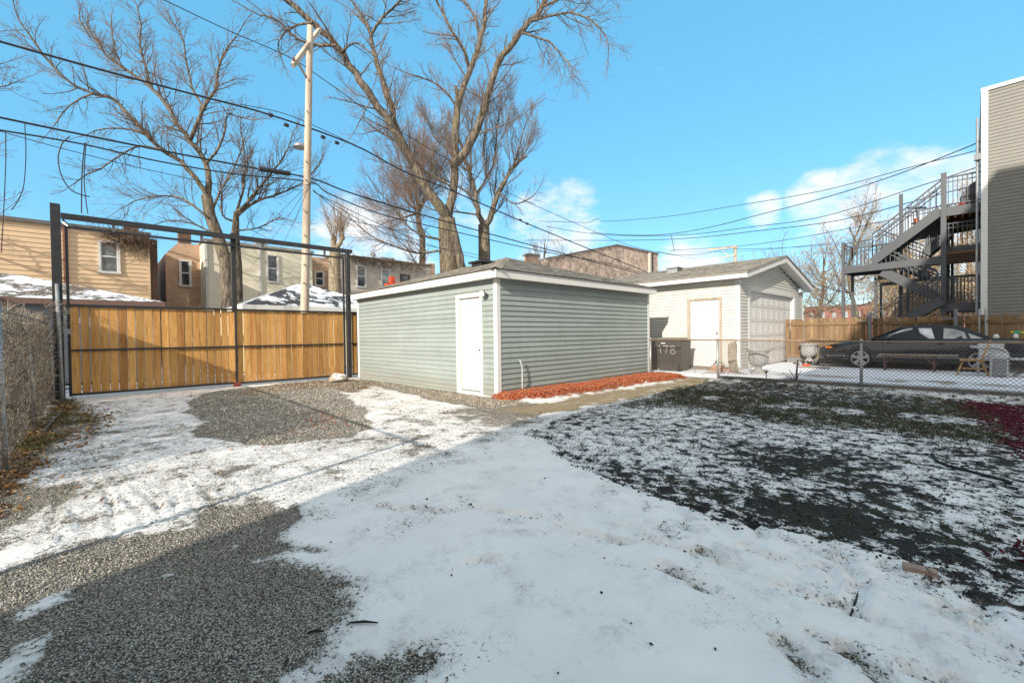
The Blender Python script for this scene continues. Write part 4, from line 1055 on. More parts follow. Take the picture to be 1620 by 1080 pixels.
# ================================================================== neighbourhood
def siding_strip(mb, p0, p1, z0, z1, h, out, nrm, skips=()):
    """joined overlapping courses for walls too far away to pick the boards apart"""
    p0 = np.array(p0, float); p1 = np.array(p1, float); n = np.array(nrm, float); L = np.linalg.norm(p1 - p0); u = (p1 - p0) / L
    i = 0; z = z0
    while z < z1 - .02:
        zt = min(z + h, z1); spans = [(0, L)]
        for a, b, zl, zh in skips:
            if z + h * .5 > zl and z + h * .5 < zh:
                ns = []
                for s in spans:
                    if b <= s[0] or a >= s[1]: ns.append(s); continue
                    if a > s[0]: ns.append((s[0], a))
                    if b < s[1]: ns.append((b, s[1]))
                spans = ns
        for a, b in spans:
            q0 = p0 + u * a; q1 = p0 + u * b
            f = lambda q, zz, o: (q[0] + n[0] * o, q[1] + n[1] * o, zz)
            mb.add([f(q0, z, out), f(q1, z, out), f(q1, zt, .002), f(q0, zt, .002), f(q0, z, 0), f(q1, z, 0)], [(0, 1, 2, 3), (4, 5, 1, 0)])
        z = zt
def window(parent, x, ya, yb, za, zb, matf, nx=1, mid=.5, fr=.09, glass=None, axis='X', lite=None):
    """sash window in a wall facing +X (axis X, wall plane x) or -Y (axis Y, wall plane y=x)"""
    def B(m, o0, o1, s0, s1, z0, z1):
        if axis == 'X': m.box((x + o0, s0, z0), (x + o1, s1, z1))
        else: m.box((s0, x - o1, z0), (s1, x - o0, z1))
    m = MB()
    B(m, 0, .07, ya, ya + fr, za, zb); B(m, 0, .07, yb - fr, yb, za, zb); B(m, 0, .069, ya + fr + .001, yb - fr - .001, zb - fr, zb); B(m, 0, .085, ya - .02, yb + .02, za - .05, za + fr * .6)
    w = m.build('window', matf, parent)
    m = MB(); zm = za + (zb - za) * mid
    B(m, .005, .045, ya + fr + .001, yb - fr - .001, zm - .03, zm + .03)
    B(m, .005, .035, ya + fr + .001, ya + fr + .035, za + fr * .6, zb - fr); B(m, .005, .035, yb - fr - .035, yb - fr - .001, za + fr * .6, zb - fr)
    m.build('sash', matf, w)
    m = MB(); B(m, .008, .014, ya + fr, yb - fr, za + fr * .5, zb - fr); m.build('pane', glass or GLASS, w)
    return w
GL2 = glassm('window_glass_pale', (.14, .15, .15), .12)

# ---- the buildings behind the viewpoint, which shade the yard
BRK = pm('pale_bounce_siding', (.70, .67, .62), .9, .25, 4, 40, .4)  # unseen house walls kept pale to bounce fill light into the yard
h1 = thing('house', 'flat roofed two storey house behind the viewpoint shading the lawn', 'house', (1, -2, 0))
m = MB(); m.box((-2.97, -1.28, 0), (-.57, -1.1, 2.80)); m.build('shadow_screen', BRK, h1)  # unseen thin wall, shaped to cast the near shadow edge on the drive
m = MB(); m.box((-.56, -9.5, 0), (2.69, -1.3, 6.45)); m.build('wall', BRK, h1)
m = MB(); m.box((-.60, -9.55, 6.451), (2.69, -1.26, 6.55)); m.build('roof', BLACKM, h1)
for (xa, za) in ((.1, 3.9), (1.4, 3.9), (.1, 1.0)): window(h1, -1.3, xa, xa + .9, za, za + 1.5, WHT, axis='Y') if False else None
for (xa, za) in ((.1, 3.9), (1.5, 3.9), (1.5, 1.0)):
    m = MB(); m.box((xa, -1.3, za), (xa + .9, -1.26, za + 1.5)); w = m.build('window', WHT, h1); m = MB(); m.box((xa + .08, -1.26, za + .08), (xa + .82, -1.25, za + 1.42)); m.build('pane', GLASS, w)
h2 = thing('house', 'three storey pale sided house next door beyond the right edge of the view', 'house', (3, -2, 0))
m = MB(); m.box((2.70, -12, 0), (6.9, -1.5, 9.4)); m.build('wall', BRK, h2)
m = MB(); m.box((2.71, -12, 9.401), (6.9, -1.46, 9.5)); m.build('roof', BLACKM, h2)
h3 = thing('apartment_building', 'tall pale sided apartment block off to the right of the viewpoint', 'building', (8, -2, 0))
m = MB(); m.box((7.0, -18, 0), (16, .6, 16.4)); m.build('wall', BRK, h3)
m = MB(); m.box((6.98, -18, 16.401), (16, .62, 16.5)); m.build('roof', BLACKM, h3)
h4 = thing('garage', 'neighbour garage left of the viewpoint throwing shade on the gate', 'garage', (-14, -4, 0))
m = MB(); m.box((-19.8, -9, 0), (-12.45, -3.1, 2.9)); m.build('wall', CREAMV, h4)
m = MB(); m.box((-20, -9.1, 2.901), (-12.4, -3.0, 3.08)); m.build('roof', SHING, h4)

# ---- tan house beyond the alley, far left
TANV = pm('tan_siding', (.60, .43, .265), .6, .05, 1.5, 60, .05, dirt=(.30, .22, .14), dirtamt=.2)
SNOWR = NT('snowy_shingle'); k = SNOWR; v = k.coord('Object')
t_ = k.math('ADD', k.math('MULTIPLY', k.noise(v, .8, 5, .6), .55), k.math('MULTIPLY', k.noise(v, 5, 5, .7), .45))
wv = k.n('ShaderNodeTexWave'); wv.wave_type = 'BANDS'; wv.bands_direction = 'Z'; k.l(v, wv.inputs['Vector']); wv.inputs['Scale'].default_value = 3.2; wv.inputs['Distortion'].default_value = 2
t_ = k.math('ADD', t_, k.math('MULTIPLY', k.math('SUBTRACT', wv.outputs[0], .5), .04))
yy = k.n('ShaderNodeSeparateXYZ'); k.l(v, yy.inputs[0])
SNOWR_T = t_
k.col(k.mix(k.rng(t_, .47, .53), (.11, .085, .06), (.72, .74, .78))); k.rough(.9); k.bump(t_, .4, .03)
hL = thing('house', 'two storey tan sided house across the alley at the far left', 'house', (-30, 0, 0))
hx = -28.0; yA, yB = -4.2, PX(237, 400, hx)[1]; zT = 6.45
win = (PX(155, 400, hx)[1], PX(190, 400, hx)[1], PX(172, 431, hx)[2], PX(172, 381, hx)[2])
m = MB(); m.box((hx - 9, yA, 0), (hx - .02, yB - .02, zT)); m.build('wall', TANV, hL)
m = MB(); siding_strip(m, (hx, yA), (hx, yB), 0.3, zT, .205, .03, (1, 0), skips=((win[0] - yA, win[1] - yA, win[2], win[3]),)); o = m.build('siding', TANV, hL); o['kind'] = 'stuff'
m = MB(); m.box((hx - 9.1, yA, zT), (hx + .14, yB + .05, zT + .16)); m.build('roof', pm('tar_roof', (.12, .11, .10), .9), hL)
m = MB(); m.box((hx - .02, yB - .10, .3), (hx + .035, yB, zT)); m.build('corner_board', TANV, hL)
window(hL, hx + .01, win[0], win[1], win[2], win[3], WHT, glass=glassm('window_glass_grey', (.07, .075, .07), .15))
ds = PX(103, 420, hx + .1)[1]
m = MB(); m.box((hx + .035, ds - .05, .3), (hx + .13, ds + .05, zT - .05)); m.build('downspout', pm('brown_downspout', (.22, .09, .06), .5), hL)
DBR = NT('old_brick'); k = DBR; v = k.coord('Object')
def brickmat(name, c1, c2, mort, scale=1.0, rough=.9, dirt=None, speck=0):
    k = NT(name); t = k.n('ShaderNodeTexCoord'); s_ = k.n('ShaderNodeSeparateXYZ'); cb = k.n('ShaderNodeCombineXYZ')
    k.l(t.outputs['Object'], s_.inputs[0]); k.l(k.math('ADD', s_.outputs[0], s_.outputs[1]), cb.inputs[0]); k.l(s_.outputs[2], cb.inputs[1])
    br = k.n('ShaderNodeTexBrick'); k.l(cb.outputs[0], br.inputs['Vector'])
    br.inputs['Color1'].default_value = (*c1, 1); br.inputs['Color2'].default_value = (*c2, 1); br.inputs['Mortar'].default_value = (*mort, 1)
    br.inputs['Scale'].default_value = scale; br.inputs['Brick Width'].default_value = .215; br.inputs['Row Height'].default_value = .075; br.inputs['Mortar Size'].default_value = .008
    v = k.coord('Object'); c = k.mix(1.0, br.outputs[0], k.mix(k.noise(v, 1.1, 5, .65), (.55,) * 3, (1.3,) * 3), 'MULTIPLY')
    if speck: c = k.mix(1.0, c, k.mix(k.rng(k.noise(v, speck, 4, .8), .36, .64), (.45,) * 3, (1.45,) * 3), 'MULTIPLY')
    if dirt: c = k.mix(k.math('MULTIPLY', k.rng(k.noise(v, .5, 5, .7), .5, .65), .6), c, dirt)
    k.col(c); k.rough(rough); k.bump(br.outputs[1], .3, -.01); return k.m
BROWNB = brickmat('brown_brick', (.19, .10, .055), (.10, .055, .035), (.14, .12, .10))
PINKB = brickmat('common_brick', (.66, .41, .27), (.50, .30, .19), (.38, .33, .27))
REDB = brickmat('red_brick', (.30, .10, .06), (.22, .075, .05), (.25, .2, .17))
m = MB(); m.box((hx - 8, yB + .001, 0), (hx - .3, yB + .32, zT - .1)); m.build('side_wall', BROWNB, hL)
m = MB(); m.box((hx - 2.2, yB - .9, zT + .16), (hx - 1.6, yB - .3, zT + .7)); m.build('chimney', BROWNB, hL)

# ---- brown-eaved garage in front of it
def hip_garage(name, label, x1, ya, yb, ez, rz, mw, mf, mr, ridge=None, xd=6.5):
    t = thing(name, label, 'garage', (x1, ya, 0)); x0 = x1 - xd
    m = MB(); m.box((x0, ya + .25, 0), (x1 - .25, yb - .25, ez)); m.build('wall', mw, t)
    m = MB(); siding_strip(m, (x1 - .25, ya + .25), (x1 - .25, yb - .25), .1, ez, .11, .012, (1, 0)); siding_strip(m, (x0, ya + .25), (x1 - .25, ya + .25), .1, ez, .11, .012, (0, -1)); o = m.build('siding', mw, t); o['kind'] = 'stuff'
    m = MB(); m.box((x0, ya, ez), (x1, yb, ez + .17)); m.build('fascia', mf, t)
    cx_ = (x0 + x1) / 2; r0 = (yb + ya) / 2
    m = MB(); e = ez + .172; A = [(x0, ya, e), (x1, ya, e), (x1, yb, e), (x0, yb, e), (cx_, r0 - .3, rz), (cx_, r0 + .3, rz)]
    m.add(A, [(0, 1, 4), (1, 2, 5, 4), (2, 3, 5), (3, 0, 4, 5)]); m.build('roof', mr, t)
    return t
hip_garage('garage', 'garage with snowy brown-edged roof behind the left half of the gate', -19.4, -6.5, PX(262, 480, -19.4)[1], 2.48, PX(55, 435, -22.6)[2], pm('grey_wall', (.26, .27, .28), .6), pm('brown_fascia', (.17, .10, .08), .6), SNOWR.m)
k = NT('patchy_snow_roof'); v = k.coord('Object'); t_ = k.math('ADD', k.math('MULTIPLY', k.noise(v, .7, 5, .6, .8), .65), k.math('MULTIPLY', k.noise(v, 4, 5, .7), .35))
k.col(k.mix(k.rng(t_, .485, .525), (.035, .036, .038), (.72, .74, .78))); k.rough(.9); k.bump(t_, .4, .03)
gy0 = PX(383, 478, -19.2)[1]
CREAM2 = pm('cream_yellow_siding', (.62, .55, .36), .6, .05, 1.5, 60, .05)
hip_garage('garage', 'cream garage with a snow-streaked black hip roof behind the wooden utility pole', -19.2, gy0, gy0 + 6.6, PX(470, 486, -19.2)[2] - .12, PX(478, 450, -22.4)[2], CREAM2, WHT, k.m)

# ---- cream house and grey house
CREAM3 = pm('pale_cream_siding', (.76, .70, .54), .6, .05, 1.5, 60, .05, dirt=(.4, .36, .28), dirtamt=.2)
h5 = thing('house', 'cream sided two storey house behind the leafless tree and middle gate post', 'house', (-31, 6, 0)); hx = -30.0
ya, yb = PX(325, 440, hx)[1], PX(494, 430, hx)[1]; zT = PX(420, 392, hx)[2]
w1 = (PX(421, 425, hx)[1], PX(441, 425, hx)[1], PX(430, 446, hx)[2], PX(430, 403, hx)[2])
m = MB(); m.box((hx - 8, ya, 0), (hx - .02, yb, zT)); m.build('wall', CREAM3, h5)
m = MB(); siding_strip(m, (hx, ya), (hx, yb), .3, zT, .115, .02, (1, 0), skips=((w1[0] - ya, w1[1] - ya, w1[2], w1[3]),)); siding_strip(m, (hx - 3, ya - .003), (hx, ya - .003), .3, zT, .115, .02, (0, -1)); o = m.build('siding', CREAM3, h5); o['kind'] = 'stuff'
window(h5, hx + .01, w1[0], w1[1], w1[2], w1[3], WHT)
m = MB(); m.box((hx - 8.1, ya - .1, zT), (hx + .12, yb + .1, zT + .13)); m.build('roof', pm('grey_gutter', (.35, .34, .32), .7), h5)
for px_c in (326, 411): y_ = PX(px_c, 420, hx)[1]; m = MB(); m.box((hx + .022, y_ - .05, .3), (hx + .11, y_ + .05, zT)); m.build('downspout', pm('pale_downspout_%d' % px_c, (.55, .55, .52), .5), h5)
# recessed brick rear wing with its own window
y5 = PX(262, 430, hx - 1.6)[1]; y6 = PX(322, 430, hx - 1.6)[1]; x5 = hx - 1.6
z5 = PX(300, 386, x5)[2]
m = MB(); m.add([(x5, y5, 0), (x5, y6 + .2, 0), (x5, y6 + .2, z5), (x5, y5 + .6, z5), (x5, y5, z5 - .7), (x5 - 5, y5, 0), (x5 - 5, y6 + .2, 0), (x5 - 5, y6 + .2, z5), (x5 - 5, y5 + .6, z5), (x5 - 5, y5, z5 - .7)], [(0, 1, 2, 3, 4), (9, 8, 7, 6, 5), (0, 4, 9, 5), (4, 3, 8, 9), (3, 2, 7, 8), (1, 6, 7, 2)]); m.build('brick_wing', PINKB, h5)
window(h5, x5 + .01, PX(283, 430, x5)[1], PX(303, 430, x5)[1], PX(290, 452, x5)[2], PX(290, 411, x5)[2], WHT)
m = MB(); m.box((x5 - 1.2, y5 + .7, z5), (x5 - .6, y5 + 1.3, z5 + .8)); m.box((x5 - 1.25, y5 + .65, z5 + .8), (x5 - .55, y5 + 1.35, z5 + .9)); m.build('chimney', BROWNB, h5)
m = MB(); m.box((hx - .8, yb - 3.2, zT + .13), (hx - .3, yb - 2.6, zT + .5)); m.build('roof_vent', GALV, h5)
GREYV = pm('grey_beige_siding', (.52, .46, .385), .6, .05, 1.5, 60, .05, dirt=(.28, .25, .22), dirtamt=.2)
h6 = thing('house', 'grey sided two storey house whose upper windows show above the green garage roof', 'house', (-31, 16, 0)); hx = -30.5
ya, yb = PX(533, 430, hx)[1], PX(680, 435, hx)[1]; zT = PX(600, 412, hx)[2]
ws = []
for (a, b, c_, d_) in ((563, 579, 420, 453), (602, 617, 425, 453), (633, 648, 434, 452)):
    mid = (a + b) / 2; ws.append((PX(a, 436, hx)[1], PX(b, 436, hx)[1], PX(mid, d_ + 1, hx)[2], PX(mid, c_, hx)[2]))
m = MB(); m.box((hx - 9, ya, 0), (hx - .02, yb, zT)); m.build('wall', GREYV, h6)
m = MB(); siding_strip(m, (hx, ya), (hx, yb), .3, zT, .115, .02, (1, 0), skips=[(w[0] - ya, w[1] - ya, w[2], w[3]) for w in ws]); siding_strip(m, (hx - 4, ya - .003), (hx, ya - .003), .3, zT, .115, .02, (0, -1)); o = m.build('siding', GREYV, h6); o['kind'] = 'stuff'
for i, w in enumerate(ws): window(h6, hx + .01, *w, WHT if i < 2 else BLACKM, glass=GL2 if i == 1 else GLASS)
m = MB(); m.box((hx - 9, ya - .1, zT), (hx + .12, yb + .1, zT + .14)); m.build('roof', pm('brown_parapet', (.16, .12, .09), .9), h6)
m = MB(); m.box((hx - .4, yb, 0), (hx + .02, yb + .5, zT + .25)); m.build('brick_end', PINKB, h6)
m = MB(); m.lathe((hx - 1, ya + 3.2, zT), [(.12, 0), (.12, .5), (.2, .52), (.2, .6), (.1, .75)], 10); m.box((hx - 1.6, ya + 3.8, zT + .14), (hx - .8, ya + 4.9, zT + .45)); m.build('roof_vent', GALV, h6)
# pink brick wing between them
x6 = hx - 1.2
m = MB(); yq0, yq1 = PX(494, 430, x6)[1], ya - .003; m.box((x6 - 6, yq0, 0), (x6, yq1, PX(510, 408, x6)[2])); m.build('brick_wing', PINKB, h6)
window(h6, x6 + .01, PX(497, 440, x6)[1], PX(513, 440, x6)[1], PX(505, 452, x6)[2], PX(505, 429, x6)[2], WHT)

# red excavator boom tips peeping over the garage roof
ex = thing('boom_lift', 'orange red machine part peeping over the green garage eave', 'machine', (-20, 11, 0))
ORM = pm('orange_paint', (.62, .07, .02), .5)
a_ = PX(610, 452, -19.6); b_ = PX(640, 449, -19.6); c_ = PX(620, 440, -19.6)
m = MB(); m.beam((a_[0], a_[1], a_[2]), (b_[0], b_[1], b_[2]), .22); m.box((c_[0] - .12, c_[1] - .12, c_[2] - .5), (c_[0] + .12, c_[1] + .12, c_[2] + .08)); m.beam((a_[0], a_[1] + .05, 0), (a_[0], a_[1] + .05, a_[2]), .15); m.build('boom', ORM, ex, bevel=.02)

# ---- long brick building far down the alley
fb = thing('brick_building', 'weathered brown brick building with parapet and downpipe beyond the two garages', 'building', (-35, 50, 0))
k_ = 27.0
P0 = PX(975, 388, -30); P1 = PX(862, 412, -30)      # along -Y side
FBM = brickmat('sooty_brick', (.56, .41, .30), (.38, .26, .19), (.46, .40, .34), dirt=(.24, .18, .14), speck=1.6)
xr = -30.0; ysouth = PX(862, 410, xr)[1]; yn = P0[1]
# corner at P0: one face looks +X (receding left), the other looks toward +Y side? it recedes to the right along +X
zt = P0[2]; d_ = ray(1042, 403); zr_ = None
xe = yn * d_[0] / d_[1]
m = MB()
zl = PX(862, 410, xr)[2]
m.add([(xr, ysouth, 0), (xr, yn, 0), (xr, yn, zt), (xr, ysouth, zl), (xr - 14, ysouth, 0), (xr - 14, yn, 0), (xr - 14, yn, zt), (xr - 14, ysouth, zl)], [(0, 1, 2, 3), (0, 3, 7, 4), (3, 2, 6, 7), (1, 5, 6, 2), (5, 4, 7, 6)]); m.build('wall', FBM, fb)
y2, z2 = PX(1041, 402, xr)[1], PX(1041, 402, xr)[2]
m = MB(); m.add([(xr + .0, yn + .02, 0), (xr, y2, 0), (xr, y2, z2), (xr, yn + .02, zt), (xr - 12, yn + .02, 0), (xr - 12, y2, 0), (xr - 12, y2, z2), (xr - 12, yn + .02, zt)], [(0, 1, 2, 3), (3, 2, 6, 7), (1, 5, 6, 2), (5, 4, 7, 6)])
m.build('rear_wing', FBM, fb)
m = MB(); yc = PX(1027, 410, xr)[1]; m.box((xr + .01, yc - .25, 0), (xr + .18, yc + .25, PX(1027, 400, xr)[2])); m.build('downpipe', GREYV, fb)
yc = PX(1031, 410, xr)[1]; m = MB(); m.box((xr + .01, yc, 0), (xr + .12, yc + .18, PX(1031, 400, xr)[2])); m.build('conduit', BLACKM, fb)
m = MB()
for (ya_, za_, yb_, zb_) in ((ysouth, zl, yn, zt), (yn, zt, y2, z2)): m.beam((xr + .02, ya_, za_ + .05), (xr + .02, yb_, zb_ + .05), .3, .14)
m.build('coping', pm('stone_coping', (.16, .13, .11), .9), fb)
for (a, b, c_, d_) in ((948, 955, 402, 412),):
    pass
ch = thing('chimney', 'short brick chimney stack standing behind the green garage roof', 'chimney', PX(845, 430, -24)); c0 = PX(838, 422, -24); c1 = PX(852, 404, -24)
m = MB(); m.box((-24.6, c0[1], 0), (-24, c1[1], c1[2] - .12)); m.build('stack', PINKB, ch); m = MB(); m.box((-24.7, c0[1] - .1, c1[2] - .119), (-23.9, c1[1] + .1, c1[2] + .05)); m.build('cap', CONC, ch)
GPO_ = pm('far_window', (.30, .30, .31), .4); rrh = thing('row_houses', 'far off row of red brick houses beyond the back fence', 'houses', (-10, 62, 0))
m = MB(); xa, xb = PY(1272, 488, 62)[0], 8.0; zt = PY(1300, 486, 62)[2]; m.box((xa, 62, 0), (xb, 70, zt)); m.build('wall', REDB, rrh)
for i in range(16):
    x = xa + .6 + i * 1.1; m = MB(); m.box((x, 61.95, zt - 1.3), (x + .38, 61.99, zt - .6)); m.build('window', GPO_, rrh)
m = MB(); m.box((xa - .1, 61.9, zt), (xb, 70.1, zt + .15)); m.build('roof', pm('grey_roof_far', (.15, .13, .12), .9), rrh)

# ---- back fence of weathered boards
OLDP = wood('aged_pine', (.17, .105, .052), (.34, .235, .135), 'Z', .85, .3, True, (.07, .04, .02), 24)
bfz = thing('fence', 'weathered dog-eared board fence with its rails towards the car along the back of the slab', 'fence', (-4.5, 19.5, 0)); BY = 19.5
bm_ = []
for hgt in (1.60, 1.57, 1.62):
    m = MB(); w = .07; e = .025; m.prism([(-w, -.009, 0), (w, -.009, 0), (w, -.009, hgt - e), (w - e, -.009, hgt), (-w + e, -.009, hgt), (-w, -.009, hgt - e)], (0, .018, 0))
    me_ = bpy.data.meshes.new('board'); me_.from_pydata(m.v, [], m.f); me_.materials.append(OLDP); bm_.append(me_)
x = -4.93; rr = random.Random(8); i = 0
while x < 3.3:
    o = bpy.data.objects.new('board', bm_[rr.randrange(3)]); COL.objects.link(o); o.parent = bfz
    o.location = (x + 4.5, 0, .22 + rr.uniform(-.012, .012) - .012 * (x + 4.9)); o.rotation_euler = (0, rr.uniform(-.008, .008), rr.uniform(-.04, .04)); x += .151 + (.012 if rr.random() < .3 else 0)
for z in (.42, 1.02, 1.62):
    m = MB(); m.beam((-4.93, BY - .035, z), (3.3, BY - .035, z - .09), .04, .09); m.build('rail', OLDP, bfz)
m = MB(); m.box((-4.93, BY - .075, .151), (3.3, BY + .1, .36)); m.build('plinth', CONC, bfz)
GPO = pm('grey_post_paint', (.16, .165, .17), .5)
for px_, kx in ((1376, 'a'), (1512, 'b')):
    p = PY(px_, 520, BY - .16); m = MB(); m.box((p[0] - .045, p[1] - .045, .10), (p[0] + .045, p[1] + .045, 1.98)); m.box((p[0] - .30, p[1] - .02, 1.66), (p[0] + .05, p[1] + .02, 1.70)); m.box((p[0] + .0, p[1] - .03, 1.74), (p[0] + .28, p[1] + .01, 1.78)); m.build('post_bracket', GPO, bfz)
for px_, zt_ in ((1549, 1.95), (1559, 1.95)):
    p = PY(px_, 510, BY - .2); m = MB(); m.tube([(p[0], p[1], .15), (p[0], p[1], zt_)], .02, 8); m.build('galvanised_stake', GALV, bfz)

# ---- tall grey sided house at the right
HY = 22.0
hR = thing('house', 'tall grey vinyl sided house with white corner trim at the right edge', 'house', (.3, HY, 0))
DG = pm('grey_vinyl', (.170, .158, .132), .55, .04, 1.5, 60, .05, dirt=(.3, .28, .25), dirtamt=.15)
zT = PY(1556, 141, HY)[2]; xa = PY(1554, 300, HY)[0]; xb = xa + 9
m = MB(); m.box((xa, HY + .003, 0), (xb, HY + 12, zT)); m.build('wall', DG, hR)
m = MB(); siding_strip(m, (xa + .135, HY), (xb, HY), .2, zT - .12, .115, .022, (0, -1)); o = m.build('siding', DG, hR); o['kind'] = 'stuff'
m = MB(); m.box((xa - .03, HY - .04, .2), (xa + .13, HY + .06, zT - .1)); m.build('corner_board', WHT, hR)
m = MB(); m.box((xa - .04, HY - .06, zT - .099), (xb, HY + 12, zT + .02)); m.build('fascia', WHT, hR)
m = MB(); m.tube([(xa - .12, HY + .1, .2), (xa - .12, HY + .1, zT - .9)], .035, 8); m.build('drain_pipe', GALV, hR)
m = MB(); p = PY(1549, 248, HY); m.box((p[0] - .12, HY - .05, p[2] - .1), (p[0] + .06, HY + .1, p[2] + .1)); m.build('camera_box', GPO, hR)

# ---- galvanised grey stair tower
STG = pm('stair_steel_paint', (.060, .063, .067), .5, .12, 3, 60, .1)
DECKW = wood('deck_board', (.16, .07, .03), (.36, .18, .07), 'X', .8, .3, False)
st = thing('stair_tower', 'grey steel stair and balcony tower climbing the side of the grey house', 'staircase', (-1.7, 22.6, 0)); SY = 22.5; SB = 26.6
def sp(u, v_, y=SY): return PY(1240 + u / 3.6, 220 + v_ / 3.6, y)
def spx(u, y=SY, v_=600): return sp(u, v_, y)[0]
xP1 = spx(910); xP2 = spx(667, SB); xP3 = spx(338, v_=800); xP4 = spx(392, 24.0, 880); xw = xa
zP1 = sp(910, 195)[2]; zP2 = sp(665, 315)[2]
def post(x, y, z, w=.14):
    m = MB(); m.box((x - w / 2, y - w / 2, 0), (x + w / 2, y + w / 2, z)); return m.build('post', STG, st)
def bar(name, a, b, w, h, mat=STG): m = MB(); m.beam(a, b, w, h); return m.build(name, mat, st)
post(xP1, SY, zP1, .15)
zDk = sp(910, 405)[2]; zMid = sp(600, 725)[2]; zLow = sp(1000, 955)[2]; z2 = sp(1010, 640)[2] + .12
zL1 = sp(580, 825, SB)[2]
post(xP2, SB, sp(665, 315, SB)[2], .13); post(xP3, SY, sp(330, 590)[2], .10); post(xP4, 24.0, sp(392, 775, 24.0)[2], .10)
post(spx(523, 23.2), 23.2, zL1, .08); post(spx(553, SB), SB, zL1, .08); post(spx(706, SB), SB, z2 + .1, .09); post(spx(960, SB), SB, zDk - .3, .09); post(xP1, SB, zP1 - .4, .13)
# top deck
bar('beam', (xP1, SY, zDk - .08), (xw, SY, zDk - .08), .08, .32); bar('beam', (xP2, SB, zDk - .28), (xw, SB, zDk - .08), .08, .26); bar('beam', (xP1, SY, zDk - .10), (xP1, SB, zDk - .10), .08, .26)
m = MB()
for i in range(26):
    y = SY + .12 + i * .155; m.box((xP1 - .9 if i > 6 else xP1 + .05, y, zDk - .16), (xw - .02, y + .14, zDk - .12))
o = m.build('deck_boards', DECKW, st); o['kind'] = 'stuff'
m = MB()
for i in range(5): m.box((xP1 + .1 + i * .18, SY + .05, zDk - .30), (xP1 + .14 + i * .18, SB - .05, zDk - .17))
m.build('joists', DECKW, st)
def railing(name, a, b, h=1.0, n=12, mid=True):
    m = MB(); a = np.array(a); b = np.array(b); U = np.array([0, 0, 1.0])
    m.beam(a + U * h, b + U * h, .05); m.beam(a + U * .10, b + U * .10, .035)
    for i in range(n + 1):
        p = a + (b - a) * i / n; m.beam(p + U * .10, p + U * h, .024, upv=(1, 0, 0))
    if mid: m.beam(a + U * (h - .16), b + U * (h - .16), .03)
    return m.build(name, STG, st)
railing('railing', (xP1, SY, zDk + .08), (xw, SY, zDk + .08), sp(920, 228)[2] - zDk - .05, 8)
railing('railing', (xP2 + .1, SB, zDk - .1), (xP1, SB, zDk), 1.0, 9); railing('railing', (xP1, SB, zDk), (xw, SB, zDk), 1.0, 8)
# upper flight
A = sp(505, 700); B = sp(898, 405)
def flight(a, b, y0, y1, w=.06, h=.30, n=10, rail=True, hr=.95):
    a = np.array([a[0], y0, a[2]]); b = np.array([b[0], y0, b[2]]); off = np.array([0, y1 - y0, 0])
    bar('stringer', a, b, w, h); bar('stringer', a + off, b + off, w, h)
    m = MB()
    for i in range(n):
        p = a + (b - a) * (i + .5) / n; m.box((p[0] - .13, y0 + .035, p[2] - .02), (p[0] + .13, y1 - .035, p[2] + .02))
    m.build('treads', pm('tread_%d' % int(abs(a[0] * 100 + a[2] * 10)), (.10, .10, .105), .6), st)
    if rail: railing('stair_railing', a + np.array([0, 0, .10]), b + np.array([0, 0, .10]), hr, 12); railing('stair_railing', a + off + np.array([0, 0, .10]), b + off + np.array([0, 0, .10]), hr, 12)
flight(A, B, SY, 23.4, hr=1.0, n=11)
# middle landing
bar('beam', (xP3, SY, zMid), (xP1, SY, sp(900, 688)[2]), .08, .26); bar('beam', (xP4, 24.0, zMid), (A[0] + .6, 24.0, zMid), .08, .24); bar('beam', (xP3, SY, zMid), (xP4, 24.0, zMid), .08, .24)
m = MB()
for i in range(9): m.box((xP3 + .02, SY + .1 + i * .155, zMid + .06), (A[0] + .5, SY + .24 + i * .155, zMid + .10))
o = m.build('deck_boards', STG, st); o['kind'] = 'stuff'
railing('railing', (xP3, SY, zMid + .05), (A[0], SY, zMid + .1), 1.05, 8); railing('railing', (xP3, SY, zMid + .05), (xP4, 24.0, zMid + .05), 1.05, 6); railing('railing', (xP4, 24.0, zMid + .05), (A[0] + .5, 24.0, zMid + .05), 1.05, 10)
# lower flights
flight(sp(555, 755), sp(870, 900), SY + .1, 23.3, n=9, hr=.9)
flight(sp(640, 1060), sp(905, 920), 22.2, 22.2 + .9, n=8, hr=.9)
flight(sp(600, 700, SB), sp(830, 790, SB), 23.45, SB + .2, n=7, hr=.9, rail=True)
# second floor deck by the wall
bar('beam', (xP1, SY + .4, z2 + .02), (xw, SY + .4, z2 + .02), .07, .2); bar('beam', (spx(775), SB, z2 - .02), (xw, SB, z2 - .02), .07, .2)
m = MB()
for i in range(24): m.box((xP1 - .4 if i > 4 else xP1, SY + .3 + i * .155, z2 - .12), (xw - .02, SY + .44 + i * .155, z2 - .08))
o = m.build('deck_boards', DECKW, st); o['kind'] = 'stuff'
railing('railing', (xP1, SY + .4, z2 + .05), (xw, SY + .4, z2 + .05), .95, 8)
flight(sp(835, 700, SB), sp(960, 590, SB), 23.5, 24.2, n=5, hr=.9)
bar('beam', (spx(700, SB), SB, sp(800, 800, SB)[2]), (xP1 + .3, SB, sp(800, 800, SB)[2]), .07, .14)
